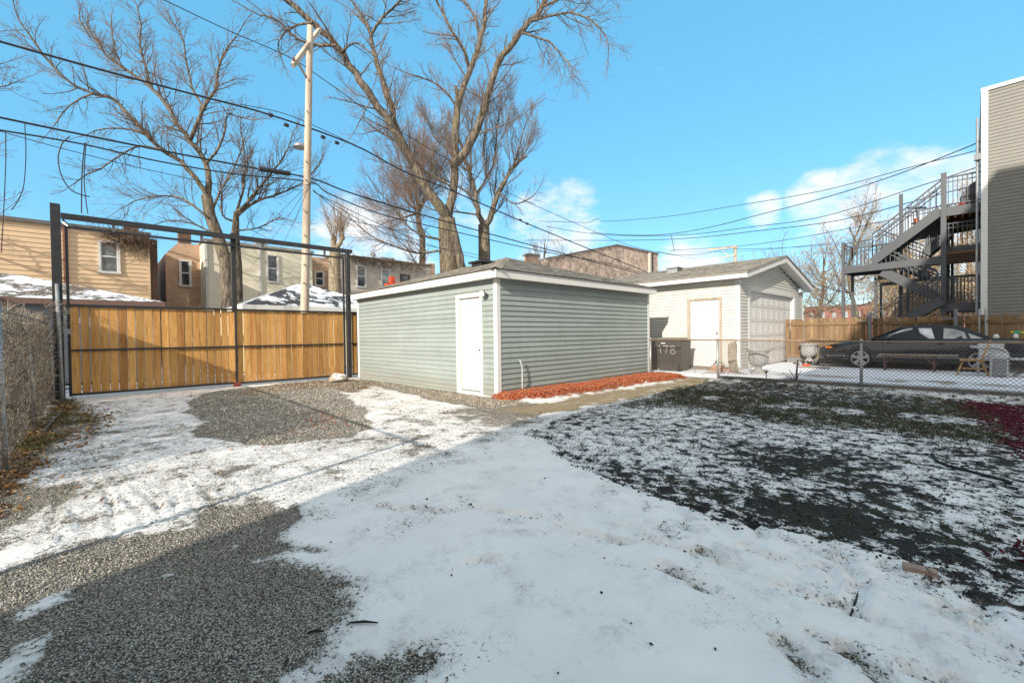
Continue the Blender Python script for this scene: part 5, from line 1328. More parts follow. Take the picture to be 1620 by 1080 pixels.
# lowest deck
bar('beam', (xP1, SY, zLow), (xw, SY, zLow), .08, .30); bar('beam', (xP1, SB, zLow), (xw, SB, zLow), .08, .2)
m = MB()
for i in range(10): m.box((xP1 + .05, SY + .08 + i * .155, zLow + .08), (xw, SY + .22 + i * .155, zLow + .12))
o = m.build('deck_boards', STG, st); o['kind'] = 'stuff'
railing('railing', (xP1 + .05, SY + .1, zLow + .12), (xw - .05, SY + .1, zLow + .12), .95, 9); railing('railing', (xP1 + .05, 24.4, zLow + .12), (xw - .05, 24.4, zLow + .12), 1.15, 9)
bar('beam', (spx(535, 23.2), 23.2, zL1), (spx(660, 23.2), 23.2, zL1), .06, .16); bar('beam', (spx(553, SB), SB, zL1), (spx(660, SB), SB, zL1), .06, .16)
# things on the top deck
gr = thing('barbecue', 'dark covered barbecue standing on the top balcony of the stair tower', 'barbecue', (xw - .3, 23.2, zDk))
m = MB(); m.box((xw - .55, 22.9, zDk + .0), (xw - .15, 23.5, zDk + .45)); m.build('body', BLACKM, gr, bevel=.03); m = MB(); m.prism([(xw - .55, 22.9, zDk + .451), (xw - .15, 22.9, zDk + .451), (xw - .15, 22.9, zDk + .95), (xw - .3, 22.9, zDk + .85)], (0, .6, 0)); m.build('lid', pm('grey_cover', (.10, .10, .11), .6), gr, bevel=.02)
tb = thing('patio_table', 'round tipped black patio table behind the upper stair railing', 'table', (sp(755, 400, 23.7)[0], 23.7, zDk)); c_ = sp(755, 392, 23.7)
m = MB(); m.lathe(c_, [(.30, -.02), (.33, 0), (.30, .02)], 20, (.2, -.3, 1)); m.build('tabletop', BLACKM, tb); m = MB(); m.tube([(c_[0], c_[1], c_[2] - .02), (c_[0] + .05, c_[1], zDk - .1)], .03, 8); m.lathe((c_[0] + .05, c_[1], zDk - .13), [(.22, 0), (.2, .03)], 14); m.build('leg', BLACKM, tb)
pot = thing('flower_pot', 'small orange pot on the balcony beside the upper flight', 'pot', sp(752, 478, 23.5)); c_ = sp(752, 478, 23.5)
m = MB(); m.lathe(c_, [(.06, 0), (.09, .15), (.10, .17), (.08, .17)], 12); m.build('pot', pm('terracotta', (.45, .14, .05), .8), pot)
tp = thing('toy_car', 'small red plastic object lying at the edge of the top balcony', 'toy', sp(1012, 375, 22.7)); c_ = sp(1012, 372, 22.7)
m = MB(); m.box((c_[0] - .10, c_[1] - .06, zDk + .10), (c_[0] + .10, c_[1] + .06, zDk + .17)); m.box((c_[0] - .05, c_[1] - .05, zDk + .171), (c_[0] + .07, c_[1] + .05, zDk + .21)); m.build('body', pm('red_plastic', (.5, .03, .04), .4), tp, bevel=.02)

# ================================================================== poles and cables
POLEW = wood('pole_wood', (.34, .28, .215), (.52, .455, .365), 'Z', .85, .1, True, (.05, .03, .02), 16)
up_ = thing('utility_pole', 'pale weathered wooden utility pole with a braced crossarm in the alley', 'pole', (-17.5, 5.8, 0))
b0 = PX(482, 493, -17.5); b1 = PX(490.5, 42, -17.5); sl = (b1 - b0) / (b1[2] - b0[2]); foot_ = b0 - sl * b0[2]
m = MB(); N_ = 14; m.tube([tuple(foot_ + sl * (b1[2] * i / N_)) for i in range(N_ + 1)], [.165 - .055 * i / N_ for i in range(N_ + 1)], 14); m.build('shaft', POLEW, up_, smooth=True)
c0 = PX(463, 105, -17.2); c1 = PX(505, 46, -17.5)
ca = np.array([-16.4, b1[1] - .15, PX(463, 105, -16.4)[2]]); ca = PX(463, 104, -16.35); cb_ = PX(506, 46, -18.3)
m = MB(); m.beam(ca, cb_, .11, .14); m.build('crossarm', POLEW, up_)
m = MB(); m.beam(PX(469, 95, -16.55), PX(485, 123, -17.36), .05, .09); m.build('brace', POLEW, up_)
m = MB()
for (px_, py_) in ((465, 99), (503, 44)): q = PX(px_, py_, -16.4 if px_ < 480 else -18.2); m.lathe(q, [(.03, 0), (.045, .05), (.03, .1), (.05, .13), (.02, .18)], 10)
m.build('insulator', pm('brown_porcelain', (.12, .05, .03), .3), up_)
m = MB()
for z in (3.4, 4.1, 5.2, 6.1, 7.3, 8.0, 9.9): p = foot_ + sl * z; m.lathe((p[0] + .13, p[1] - .07, z), [(.022, 0), (.022, .05), (.03, .05), (.03, .07)], 8, (.8, -.6, 0))
m.build('bolts', BLACKM, up_)
sll = thing('street_light', 'grey lamp head mounted low on the far side of the pale utility pole', 'light', PX(478, 232, -17.7)); p = PX(474, 232, -17.7)
m = MB(); m.lathe(p, [(.05, -.02), (.24, -.05), (.16, .08), (.07, .16)], 14); m.build('lamp_head', GALV, sll, smooth=True); m = MB(); m.tube([(p[0], p[1], p[2] + .12), (p[0], p[1] + .2, p[2] + .16), (p[0], p[1] + .38, p[2] + .05)], .025, 8); m.build('bracket', GALV, sll)
fpo = thing('utility_pole', 'distant wooden utility pole with two crossarms above the cream garage roof', 'pole', (-17.5, 49.8, 0)); q0 = PX(1163, 388, -17.5)
m = MB(); m.tube([(-17.5, q0[1], 0), (-17.5, q0[1], q0[2])], [.19, .16], 10); m.build('shaft', POLEW, fpo)
qa = PY(1121, 395, q0[1]); qb = PY(1167, 390, q0[1] - .2); m = MB(); m.beam((qa[0], q0[1] - .2, qa[2]), (qb[0], q0[1] - .2, qb[2]), .16, .22)
m.build('crossarm', POLEW, fpo); m = MB(); l0, l1, l2, l3 = (PY(x, y, q0[1] - .2) for x, y in ((1143, 407), (1164, 404), (1142, 395), (1153, 405))); m.beam(tuple(l0), tuple(l1), .13); m.beam(tuple(l2), tuple(l3), .09); m.build('brace', POLEW, fpo)

# cables: (label, [(px,py,plane x or depth tuple)], radius, sag)
def cable(label, P, r=.012, sag=.0, extra=None, cat='cable', group=None):
    P = [np.array(p, float) for p in P]; pts = []
    for a, b in zip(P[:-1], P[1:]):
        n = 10
        for i in range(n): t = i / n; q = a + (b - a) * t; q[2] -= sag * 4 * t * (1 - t); pts.append(q)
    pts.append(P[-1])
    o_ = MB().tube([tuple(p) for p in pts], r, 6)
    if extra: extra(o_)
    o = o_.build('cable', CABLE, None, off=tuple(P[0])); tag(o, label, cat, group); return o
XA = -17.5
def catmull(P, n=6):
    P = [np.array(p, float) for p in P]; P = [2 * P[0] - P[1]] + P + [2 * P[-1] - P[-2]]; out = []
    for i in range(1, len(P) - 2):
        for j in range(n):
            t = j / n; a, b, c, d = P[i - 1], P[i], P[i + 1], P[i + 2]
            out.append(.5 * (2 * b + (c - a) * t + (2 * a - 5 * b + 4 * c - d) * t * t + (3 * b - a - 3 * c + d) * t ** 3))
    out.append(P[-2]); return out
def cab(label, pp, plane=None, deps=None, r=.012, group=None, extra=None):
    if plane is not None: P = [PX(x, y, plane) for x, y in pp]
    else:
        n = len(pp); P = [PD(x, y, deps[0] + (deps[1] - deps[0]) * (x - pp[0][0]) / (pp[-1][0] - pp[0][0])) for x, y in pp]
    P = catmull(P); m = MB().tube([tuple(p) for p in P], r, 6)
    if extra: extra(m)
    o = m.build('cable', CABLE, None, off=tuple(P[0])); return tag(o, label, 'cable', group)
cab('thin top wire crossing the sky from above the left tree past the pole crossarm', [(238, -10), (360, 48), (460, 92), (519, 131), (599, 187), (700, 247), (800, 303), (940, 366), (1010, 392), (1100, 410)], XA, r=.014)
def beads(m):
    for (x, y) in ((428, 182), (453, 198), (511, 217), (533, 226), (823, 348), (834, 354)): q = PX(x, y, XA); m.lathe(q, [(.03, -.09), (.07, -.06), (.07, .06), (.03, .09)], 8, (0, 1, -.1))
cab('thick aerial cable with dark beads, highest at the left edge, running behind the pole', [(-20, 60), (0, 66), (150, 108), (300, 148), (428, 182), (559, 229), (639, 271), (718, 303), (830, 352), (940, 397), (1040, 437)], XA, r=.030, extra=beads)
cab('thinner wire splitting from the thick cable just left of the pole', [(380, 165), (450, 180), (519, 209), (559, 229)], XA - .1, r=.012)
def splice(m):
    a, b = PX(408, 267, XA), PX(460, 275, XA); m.tube([tuple(a + (b - a) * t) for t in (0, .04, .5, .96, 1)], [.03, .085, .085, .085, .03], 10)
cab('telephone cable with a black splice case left of the pole', [(-20, 182), (0, 186), (130, 213), (280, 243), (408, 267), (495, 283), (560, 307), (700, 349), (860, 393), (1040, 440)], XA, r=.028, extra=splice)
cab('lower telephone cable just under the one with the splice case', [(-20, 203), (0, 206), (130, 228), (250, 255), (370, 275), (490, 288), (520, 306), (600, 338), (700, 362), (860, 398), (960, 416), (1040, 438)], XA, r=.022)
cab('thin service wire sagging below the lower telephone cable at the left', [(-10, 205), (110, 238), (250, 272), (400, 300), (490, 292)], XA + .2, r=.010)
for i, (x1, y1, x2, y2, w_) in enumerate(((495, 300, 570, 352, 'upper'), (495, 302, 640, 380, 'middle'), (497, 304, 720, 400, 'lower'))):
    cab('%s wire of the bundle fanning down right from the pole' % w_, [(x1, y1), ((x1 + x2) / 2, (y1 + y2) / 2 + 6), (x2, y2), (x2 + 120, y2 + 24)], XA + .1 * i, r=.012)
for i, (x1, y1, x2, y2, w_) in enumerate(((490, 290, 368, 400, 'leftmost'), (491, 290, 395, 425, 'middle'), (492, 290, 425, 430, 'rightmost'))):
    cab('%s thin drop wire slanting from the pole down to the cream house' % w_, [(x1, y1), ((x1 + x2) / 2, (y1 + y2) / 2 + 4), (x2, y2)], deps=(13.5, 27), r=.008)
# loose hanging ends at the left
cab('long loose wire hanging straight down from the telephone cable at the left', [(9, 208), (9, 260), (6, 330), (2, 400)], XA + .05, r=.010)
cab('loose wire hanging in a hook at the left edge', [(39, 194), (41, 240), (38, 290), (30, 315), (18, 332)], XA + .05, r=.010)
cab('big loop of dead cable dangling above the left gate post', [(110, 216), (98, 228), (92, 252), (98, 280), (112, 300), (128, 308), (142, 311)], XA + .05, r=.016)
cab('pair of short cable ends hanging above the left end of the gate track', [(134, 226), (130, 270), (129, 310), (129, 337)], XA + .05, r=.014)
cab('short slack cable end beside the hanging pair', [(136, 226), (133, 280), (136, 318), (139, 338)], XA + .08, r=.012)
# wires to the right hand house
cab('heavy twisted service cable rising to the top of the grey house', [(935, 368), (1000, 372), (1060, 370), (1130, 358), (1200, 340), (1300, 314), (1400, 283), (1500, 245), (1598, 204), (1660, 175)], deps=(34, 15.5), r=.022)
cab('uppermost thin wire wobbling across the clouds at the right', [(850, 350), (900, 351), (930, 352), (945, 346), (962, 350), (1060, 342), (1160, 326), (1300, 302), (1450, 262), (1550, 237), (1660, 205)], deps=(36, 15.5), r=.018)
cab('second thin wire under the twisted cable', [(864, 358), (930, 369), (1000, 373), (1090, 371), (1180, 360), (1300, 343), (1450, 296), (1553, 262), (1660, 222)], deps=(34, 15.5), r=.019)
cab('third wire crossing in front of the upper stair flight', [(830, 380), (1000, 380), (1100, 376), (1200, 365), (1330, 348), (1500, 304), (1620, 276), (1660, 268)], deps=(34, 15.0), r=.020)
cab('wire passing just over the far pole towards the stair tower', [(1060, 396), (1160, 390), (1240, 380), (1350, 360), (1460, 338), (1553, 328), (1660, 312)], deps=(40, 15.2), r=.020)
cab('lowest pair wire behind the middle landing', [(1060, 397), (1165, 398), (1300, 386), (1400, 372), (1553, 356), (1660, 335)], deps=(45, 15.4), r=.014)
cab('wire reaching the far pole from the left at crossarm height', [(1040, 398), (1070, 403), (1110, 402), (1150, 395), (1240, 392), (1350, 384)], deps=(42, 38), r=.022)
cab('limp wire end hanging over the brick building', [(1062, 372), (1064, 384), (1067, 396)], deps=(33, 33), r=.020)
def loops(m):
    pass
cab('black looped connectors on the service cable in front of the grey house', [(1598, 204), (1604, 212), (1601, 196), (1597, 186), (1605, 184), (1612, 194), (1610, 204), (1616, 212), (1625, 213)], deps=(16.8, 16.5), r=.014)

# ================================================================== things in the neighbour's yard
# wheeled bin with its painted number
bn = thing('wheelie_bin', 'black lidded refuse bin painted with the number 178 between the two garages', 'bin', (-6.7, 13.25, .1))
BLP = pm('bin_plastic', (.060, .056, .050), .45, .2, 5, 60, .1, dirt=(.12, .09, .06), dirtamt=.4)
bx0, bx1, by0, by1 = -7.02, -6.13, 13.02, 13.72; zb_, zt_ = .10, 1.10
m = MB(); m.hexa([(bx0 + .10, by0 + .08, zb_), (bx1 - .10, by0 + .08, zb_), (bx1 - .10, by1 - .06, zb_), (bx0 + .10, by1 - .06, zb_)], [(bx0, by0, zt_), (bx1 - .02, by0, zt_), (bx1 - .02, by1, zt_), (bx0, by1, zt_)]); m.build('body', BLP, bn, bevel=.02)
m = MB(); m.box((bx0 - .02, by0 - .03, zt_ + .002), (bx1, by1 + .03, zt_ + .05)); m.prism([(bx0, by0 - .02, zt_ + .051), (bx1 - .03, by0 - .02, zt_ + .051), (bx1 - .12, by0 + .06, zt_ + .10), (bx0 + .08, by0 + .06, zt_ + .10)], (0, .55, 0)); m.build('lid', pm('bin_lid_faded', (.13, .125, .115), .6, .25, 6, 60, .1), bn, bevel=.01)
m = MB(); m.lathe((bx1 - .12, by0 + .1, .24), [(.13, -.03), (.13, .03)], 18, (1, 0, 0)); m.build('wheel', pm('rubber', (.02, .02, .02), .8), bn)
SPRAY = pm('white_spray_paint', (.36, .34, .31), .7, .2, 8, 60, 0)
m = MB(); sy = by0 + .010
def fy_(z): return by0 + (zt_ - z) / (zt_ - zb_) * .08 - .006
def stroke(pts, w=.026):
    for (xa_, za_), (xb_, zb2) in zip(pts[:-1], pts[1:]): m.beam((xa_, fy_(za_), za_), (xb_, fy_(zb2), zb2), .006, w, upv=(0, 0, 1) if abs(xa_ - xb_) > abs(za_ - zb2) * .3 else (1, 0, 0))
bx = -6.86
stroke([(bx, .94), (bx + .01, .70)]); stroke([(bx - .04, .92), (bx + .0, .95)]); stroke([(bx + .11, .93), (bx + .27, .94), (bx + .22, .84), (bx + .19, .70)])
stroke([(bx + .36, .93), (bx + .47, .94), (bx + .50, .88), (bx + .36, .80), (bx + .34, .72), (bx + .46, .69), (bx + .52, .74), (bx + .38, .86), (bx + .35, .92)])
m.build('painted_number', SPRAY, bn)
m = MB(); m.box((bx + .04, fy_(1.03) - .002, 1.01), (bx + .18, fy_(1.03) + .004, 1.045)); m.build('sticker', WHT, bn)
# bin-side dark board
pn = thing('dark_board', 'dark board leaning in the gap left of the refuse bin', 'board', (-7.15, 13.0, .05)); pn['category'] = 'board'
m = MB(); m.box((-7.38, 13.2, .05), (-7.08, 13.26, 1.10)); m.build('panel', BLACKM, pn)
# urns
URN = pm('stone_urn', (.34, .33, .31), .9, .15, 6, 60, .3, dirt=(.16, .15, .13), dirtamt=.5)
def urn(name, label, c, s, group='stone urns flanking the roll-up door'):
    t = thing(name, label, 'urn', c, group); x, y, z = c
    m = MB(); m.lathe(c, [(.19 * s, 0), (.19 * s, .06 * s), (.15 * s, .09 * s), (.09 * s, .15 * s), (.08 * s, .19 * s), (.10 * s, .22 * s)], 20); m.build('foot', URN, t, smooth=False)
    m = MB(); prof = [(.10 * s, .221 * s), (.20 * s, .27 * s), (.245 * s, .36 * s), (.25 * s, .46 * s), (.235 * s, .56 * s), (.25 * s, .62 * s), (.31 * s, .67 * s), (.315 * s, .70 * s), (.27 * s, .70 * s), (.22 * s, .60 * s)]
    n = 32; vs = []; fs = []
    for j_, (r_, h_) in enumerate(prof):
        for i in range(n):
            a = 2 * PI * i / n; rr_ = r_ * (1 + (.05 * math.cos(8 * a) if 1 <= j_ <= 4 else 0)); vs.append((x + rr_ * math.cos(a), y + rr_ * math.sin(a), z + h_))
    for j_ in range(len(prof) - 1):
        for i in range(n): k2 = (i + 1) % n; fs.append((j_ * n + i, j_ * n + k2, (j_ + 1) * n + k2, (j_ + 1) * n + i))
    fs.append(tuple(range((len(prof) - 1) * n, len(prof) * n))); m.add(vs, fs); m.build('bowl', URN, t, smooth=True)
    m = MB(); m.lathe((x, y, z + .6 * s), [(.215 * s, .01), (.18 * s, .03), (.05, .04)], 16); m.build('soil', DARK, t)
g1 = G(1198, 592, .15); urn('planter_urn', 'larger classical stone urn by the near corner of the cream garage', (g1[0], 13.55, .15), 1.02)
g2 = G(1275, 572, .15); urn('planter_urn', 'stone urn at the far side of the roll-up door near the car nose', (g2[0] + .3, 19.2, .15), 1.05)
sb = thing('curved_board', 'curved bleached board leaning against the cream garage corner', 'board', (-4.9, 14.1, .15))
m = MB(); pts = [(-4.82, 13.72, .17), (-4.98, 13.90, .45), (-5.06, 14.08, .75), (-5.10, 14.25, 1.02)]
for (a, b) in zip(pts[:-1], pts[1:]): m.beam(a, b, .30, .03, upv=(.3, 1, .2))
m.build('plank', OLDW, sb)
bk = thing('brick_pile', 'pinkish paving block with bent metal scraps on the step beside the side door', 'bricks', (-5.5, 13.9, .1))
BRKP = pm('pink_block', (.45, .27, .19), .9, .2, 8, 60, .4)
for (x, y, z, rz) in ((-5.42, 13.85, .13, .1), (-5.38, 13.83, .235, -.05), (-5.2, 13.9, .13, .5)):
    m = MB(); m.box((x - .17, y - .1, z), (x + .17, y + .1, z + .10)); m.build('brick', BRKP, bk, bevel=.01)
m = MB(); m.tube([(-5.5, 13.8, .36), (-5.38, 13.8, .44), (-5.2, 13.8, .40), (-5.08, 13.8, .3)], .02, 6); m.tube([(-5.1, 13.6, .2), (-4.98, 13.4, .16), (-4.9, 13.2, .17)], .025, 6); m.tube([(-5.45, 13.75, .36), (-5.38, 13.72, .5)], .012, 6); m.build('scrap_metal', GALV, bk)
stp = thing('doorstep', 'narrow timber doorstep under the six panel side door', 'step', (-6.0, 14.3, .1)); m = MB(); m.box((-6.66, 14.12, .151), (-5.42, 14.38, .19)); m.build('tread', OLDW, stp); m = MB(); m.box((-6.6, 14.16, .05), (-5.5, 14.37, .15)); m.build('riser', OLDW, stp)
def solar(name, label, c, h):
    t = thing(name, label, 'garden light', c, 'solar path lights by the wire fence'); m = MB(); m.tube([c, (c[0], c[1], c[2] + h * .75)], .010, 6); m.build('stake', GALV if h > .28 else BLACKM, t)
    m = MB(); m.lathe((c[0], c[1], c[2] + h * .7), [(.02, 0), (.035, h * .12), (.05, h * .22), (.055, h * .26), (.02, h * .3)], 12); m.build('lamp_head', GALV if h > .28 else BLACKM, t)
solar('solar_light', 'grey solar path light in front of the refuse bin', (-5.72, 13.0, .04), .30); solar('solar_light', 'short black solar path light behind the wire fence below the near urn', (-3.72, 12.75, .10), .22)
sp_ = thing('shrub_stump', 'small bare shrub stump with a few twigs behind the wire fence', 'shrub', (-3.3, 12.7, .1)); l_ = []
b0 = np.array(G(1277, 600, .1)); b0[1] = 12.7; b0 = np.array([-3.02, 12.66, .08])
for (dx, dz, r_) in ((.03, .55, .028), (-.16, .30, .012), (-.32, .22, .010), (.10, .30, .010), (-.25, .12, .012)): l_.append((np.array([b0, b0 + [dx * .4, 0, dz * .5], b0 + [dx, .02, dz]]), np.array([r_, r_ * .8, r_ * .5])))
tubes_obj('stem', l_, pm('stump_bark', (.10, .075, .05), .9), sp_, 6)
db = thing('brick', 'buff brick half sunk in the dark soil near the right edge of the lawn', 'brick', G(1455, 903)); p = G(1455, 905); p[2] = float(gz(p[0], p[1]))
dv = (G(1478, 907) - G(1436, 897)); a_ = math.atan2(dv[1], dv[0]); m = MB(); m.box((-.072, -.03, -.015), (.072, .03, .022)); c_, s_ = math.cos(a_), math.sin(a_); m.v = [(x * c_ - y * s_ + p[0], x * s_ + y * c_ + p[1], z + p[2]) for x, y, z in m.v]; m.build('body', pm('buff_brick', (.36, .25, .19), .9, .2, 20, 60, .4, dirt=(.15, .12, .1), dirtamt=.7), db, bevel=.003)

# ---- black convertible car
CX, CY, CZ = -3.62, 17.62, .15         # nose x, near side plane y, ground z; car runs along +X, width towards +Y
PAINT = pm('black_car_paint', (.010, .010, .012), .16, .3, 2, 30, .01, spec=.8, dirt=(.05, .05, .05), dirtamt=.2)
SOFT = pm('soft_top_fabric', (.030, .031, .034), .85, .2, 3, 90, .2)
RUB = pm('tyre_rubber', (.018, .018, .018), .85)
WHEELM = pm('alloy_silver', (.42, .42, .43), .35, .1, 8, 50, .05, metal=.6, dirt=(.1, .09, .08), dirtamt=.4)
car = thing('convertible_car', 'black convertible with raised soft top and silver five spoke wheels parked by the back fence', 'car', (CX + 2.3, CY + .85, CZ))
Wd = 1.78
prof = [(0.00, .30, .60, .52), (.10, .24, .66, .68), (.35, .20, .735, .80), (.70, .19, .80, .855), (1.15, .18, .86, .885), (1.60, .17, .90, .89), (2.2, .17, .915, .89), (2.8, .17, .92, .89), (3.4, .18, .925, .89), (3.9, .20, .925, .885), (4.4, .24, .915, .86), (4.75, .28, .87, .80), (4.88, .36, .70, .70)]
m = MB(); vs = []; fs = []; n = 0
cyc = CY + Wd / 2
for (x, zb2, zt2, hw) in prof:
    ring = [(-hw * .55, zb2), (-hw * .93, zb2 + .02), (-hw, zb2 + .16), (-hw * 1.0, zb2 + (zt2 - zb2) * .55), (-hw * .985, zt2 - .14), (-hw * .93, zt2 - .03), (-hw * .7, zt2 + .008), (0, zt2 + .02)]
    ring = ring + [(-y, z) for y, z in ring[-2::-1]]
    n = len(ring)
    for y, z in ring: vs.append((CX + x, cyc + y, CZ + z))
for i in range(len(prof) - 1):
    for j in range(n - 1): fs.append((i * n + j, i * n + j + 1, (i + 1) * n + j + 1, (i + 1) * n + j))
    fs.append((i * n + n - 1, i * n, (i + 1) * n, (i + 1) * n + n - 1))
fs.append(tuple(range(n))[::-1]); fs.append(tuple((len(prof) - 1) * n + j for j in range(n))); m.add(vs, fs)
body = m.build('body', PAINT, car, smooth=True)
# greenhouse
gh = [(1.42, .90, .74), (2.12, 1.27, .56), (2.45, 1.325, .55), (3.0, 1.325, .55), (3.42, 1.27, .55), (4.02, .93, .70)]
m = MB(); vs = []; fs = []
base = [(1.42, .74), (2.12, .80), (2.45, .81), (3.0, .81), (3.42, .80), (4.02, .72)]
for (x, z, hw), (xb2, hb) in zip(gh, base):
    for y, zz in ((-hb, .90), (-hw - (.0 if z < 1 else .03), max(.90, z - .05)), (-hw * .85, z), (0, z + .015), (hw * .85, z), (hw + (.0 if z < 1 else .03), max(.90, z - .05)), (hb, .90)): vs.append((CX + x, cyc + y, CZ + zz))
for i in range(len(gh) - 1):
    for j in range(6): fs.append((i * 7 + j, i * 7 + j + 1, (i + 1) * 7 + j + 1, (i + 1) * 7 + j))
m.add(vs, fs); m.build('soft_top', SOFT, car, smooth=False)
def side_pt(x, z):
    # lies on the sloping side of the greenhouse
    hb = np.interp(x, [b[0] for b in base], [b[1] for b in base]); hw = np.interp(x, [g[0] for g in gh], [g[2] + (.03 if g[1] > 1 else 0) for g in gh]); zt3 = max(np.interp(x, [g[0] for g in gh], [g[1] for g in gh]) - .05, .91)
    t = min(1, max(0, (z - .90) / (zt3 - .90))); return cyc - (hb + (hw - hb) * t)
def gpoly_(name, pts, mat, off=.006):
    m = MB(); q = [(CX + x, side_pt(x, z) - off, CZ + z) for x, z in pts]; m.prism([(a, b, c) for a, b, c in q], (0, .004, 0)); return m.build(name, mat, car)
CG = glassm('car_glass', (.30, .31, .32), .10); CG2 = glassm('car_glass_dark', (.15, .16, .155), .10)
gpoly_('side_window', [(1.66, .93), (2.88, .93), (2.80, 1.24), (2.30, 1.24), (2.12, 1.19)], CG)
gpoly_('quarter_window', [(3.06, .93), (3.54, .93), (3.48, 1.12), (3.30, 1.20), (3.06, 1.24)], CG2)
gpoly_('rear_quarter_glass', [(3.60, .93), (3.84, .93), (3.55, 1.09)], CG2)
m = MB(); q = [(CX + 1.44, cyc - .68, CZ + .915), (CX + 2.10, cyc - .52, CZ + 1.262), (CX + 2.10, cyc + .52, CZ + 1.262), (CX + 1.44, cyc + .68, CZ + .915)]; m.prism(q, (-.006, 0, .008)); m.build('windscreen', CG, car)
m = MB(); m.beam((CX + 1.42, cyc - .74, CZ + .92), (CX + 2.14, cyc - .575, CZ + 1.275), .05, .03); m.build('pillar', PAINT, car)
m = MB(); m.lathe((CX + 1.86, cyc - .93, CZ + .965), [(.02, -.09), (.065, -.06), (.07, .04), (.03, .09)], 10, (1, 0, 0)); m.beam((CX + 1.86, cyc - .90, CZ + .94), (CX + 1.86, cyc - .80, CZ + .92), .04); m.build('wing_mirror', PAINT, car, smooth=True)
m = MB(); m.box((CX + .30, CY - .002, CZ + .37), (CX + 4.5, CY + .02, CZ + .395)); m.build('body_moulding', GALV, car)
m = MB(); m.prism([(CX + .245, CY + .115, CZ + .63), (CX + .44, CY + .045, CZ + .63), (CX + .44, CY + .045, CZ + .68), (CX + .245, CY + .115, CZ + .68)], (.0, .03, 0)); m.build('indicator_lamp', pm('amber_lens', (.85, .22, .02), .3), car)
m = MB(); m.box((CX + .02, CY + .34, CZ + .52), (CX + .1, CY + .7, CZ + .60)); m.build('headlight', GLASS, car)
m = MB(); m.prism([(CX + .0, CY + .25, CZ + .28), (CX + .9, CY - .004, CZ + .28), (CX + .9, CY - .004, CZ + .33), (CX, CY + .25, CZ + .33)], (0, .03, 0)); m.build('bumper_strip', pm('bumper_plastic', (.10, .10, .10), .6), car)
m = MB(); m.box((CX + 2.92, CY - .012, CZ + .77), (CX + 3.10, CY + .01, CZ + .80)); m.build('door_handle', BLACKM, car)
m = MB()
for (xa2, xb2, z0, z1) in ((1.72, 1.725, .25, .88), (3.03, 3.035, .25, .88)): m.box((CX + xa2, CY - .004, CZ + z0), (CX + xb2, CY + .01, CZ + z1))
m.build('door_gap', DARKM, car)
for xw_ in (1.17, 3.78):
    for side in (0, 1):
        yc = CY + .02 if side == 0 else CY + Wd - .02; sgn = -1 if side == 0 else 1
        m = MB(); m.lathe((CX + xw_, yc - sgn * .16, CZ + .315), [(.20, 0), (.30, .01), (.315, .04), (.315, .16), (.29, .19), (.235, .195), (.235, .14)], 28, (0, sgn, 0)); wh = m.build('wheel', RUB, car, smooth=False)
        if side == 0:
            m = MB(); cw = Vector((CX + xw_, yc - .01, CZ + .315))
            for j in range(28):
                a0, a1 = 2 * PI * j / 28, 2 * PI * (j + 1) / 28
                P = [cw + Vector((math.cos(a) * r_, yy_, math.sin(a) * r_)) for a in (a0, a1) for r_, yy_ in ((.205, -.022), (.236, -.026))]; m.add(P, [(0, 1, 3, 2)])
            for j in range(5):
                a = 2 * PI * j / 5 + .3; d = Vector((math.cos(a), 0, math.sin(a))); s2 = Vector((-math.sin(a), 0, math.cos(a)))
                P = [cw + d * .03 - s2 * .03, cw + d * .03 + s2 * .03, cw + d * .215 + s2 * .055, cw + d * .215 - s2 * .055]; P = [p + Vector((0, -.024, 0)) for p in P]; m.prism(P, (0, .03, 0))
            m.lathe(cw, [(.05, 0), (.05, .03), (.03, .035)], 14, (0, -1, 0)); m.build('rim', WHEELM, wh)
            m = MB(); m.lathe(cw, [(.23, -.04), (.23, -.035)], 24, (0, -1, 0)); m.build('brake_disc', DARKM, wh)
m = MB()
for xw_ in (1.17, 3.78):
    for j in range(14):
        a0, a1 = PI * j / 14, PI * (j + 1) / 14; c_ = Vector((CX + xw_, CY - .004, CZ + .33))
        P = [c_ + Vector((math.cos(a) * r_, 0, math.sin(a) * r_)) for a, r_ in ((a0, .33), (a1, .33), (a1, .375), (a0, .375))]; m.prism(P, (0, .06, 0))
m.build('wheel_arch', BLACKM, car)
# sprayer and cup on the boot
spr = thing('spray_bottle', 'green and yellow trigger spray head on a white bottle standing on the car boot', 'bottle', (.92, 17.9, 1.08)); bz = CZ + .935
p = PY(1607, 530, 17.9); bxx = p[0]
m = MB(); m.lathe((bxx, 17.9, bz), [(.045, 0), (.05, .02), (.045, .09), (.02, .13)], 12); m.build('bottle', WHT, spr, smooth=True)
m = MB(); m.box((bxx - .03, 17.87, bz + .13), (bxx + .09, 17.93, bz + .19)); m.build('trigger_head', pm('green_plastic', (.02, .35, .14), .4), spr, bevel=.012)
m = MB(); m.box((bxx - .09, 17.88, bz + .145), (bxx - .031, 17.92, bz + .185)); m.box((bxx + .091, 17.88, bz + .14), (bxx + .15, 17.92, bz + .175)); m.build('nozzle', pm('yellow_plastic', (.75, .55, .02), .4), spr, bevel=.01)
cu = thing('paper_cup', 'crumpled white cup on the car boot left of the spray bottle', 'cup', (.5, 17.85, 1.08)); p = PY(1576, 532, 17.85)
m = MB(); m.lathe((p[0], 17.85, bz - .005), [(.05, 0), (.07, .05), (.05, .07), (.045, .10), (.02, .12)], 12); m.build('cup', WHT, cu)

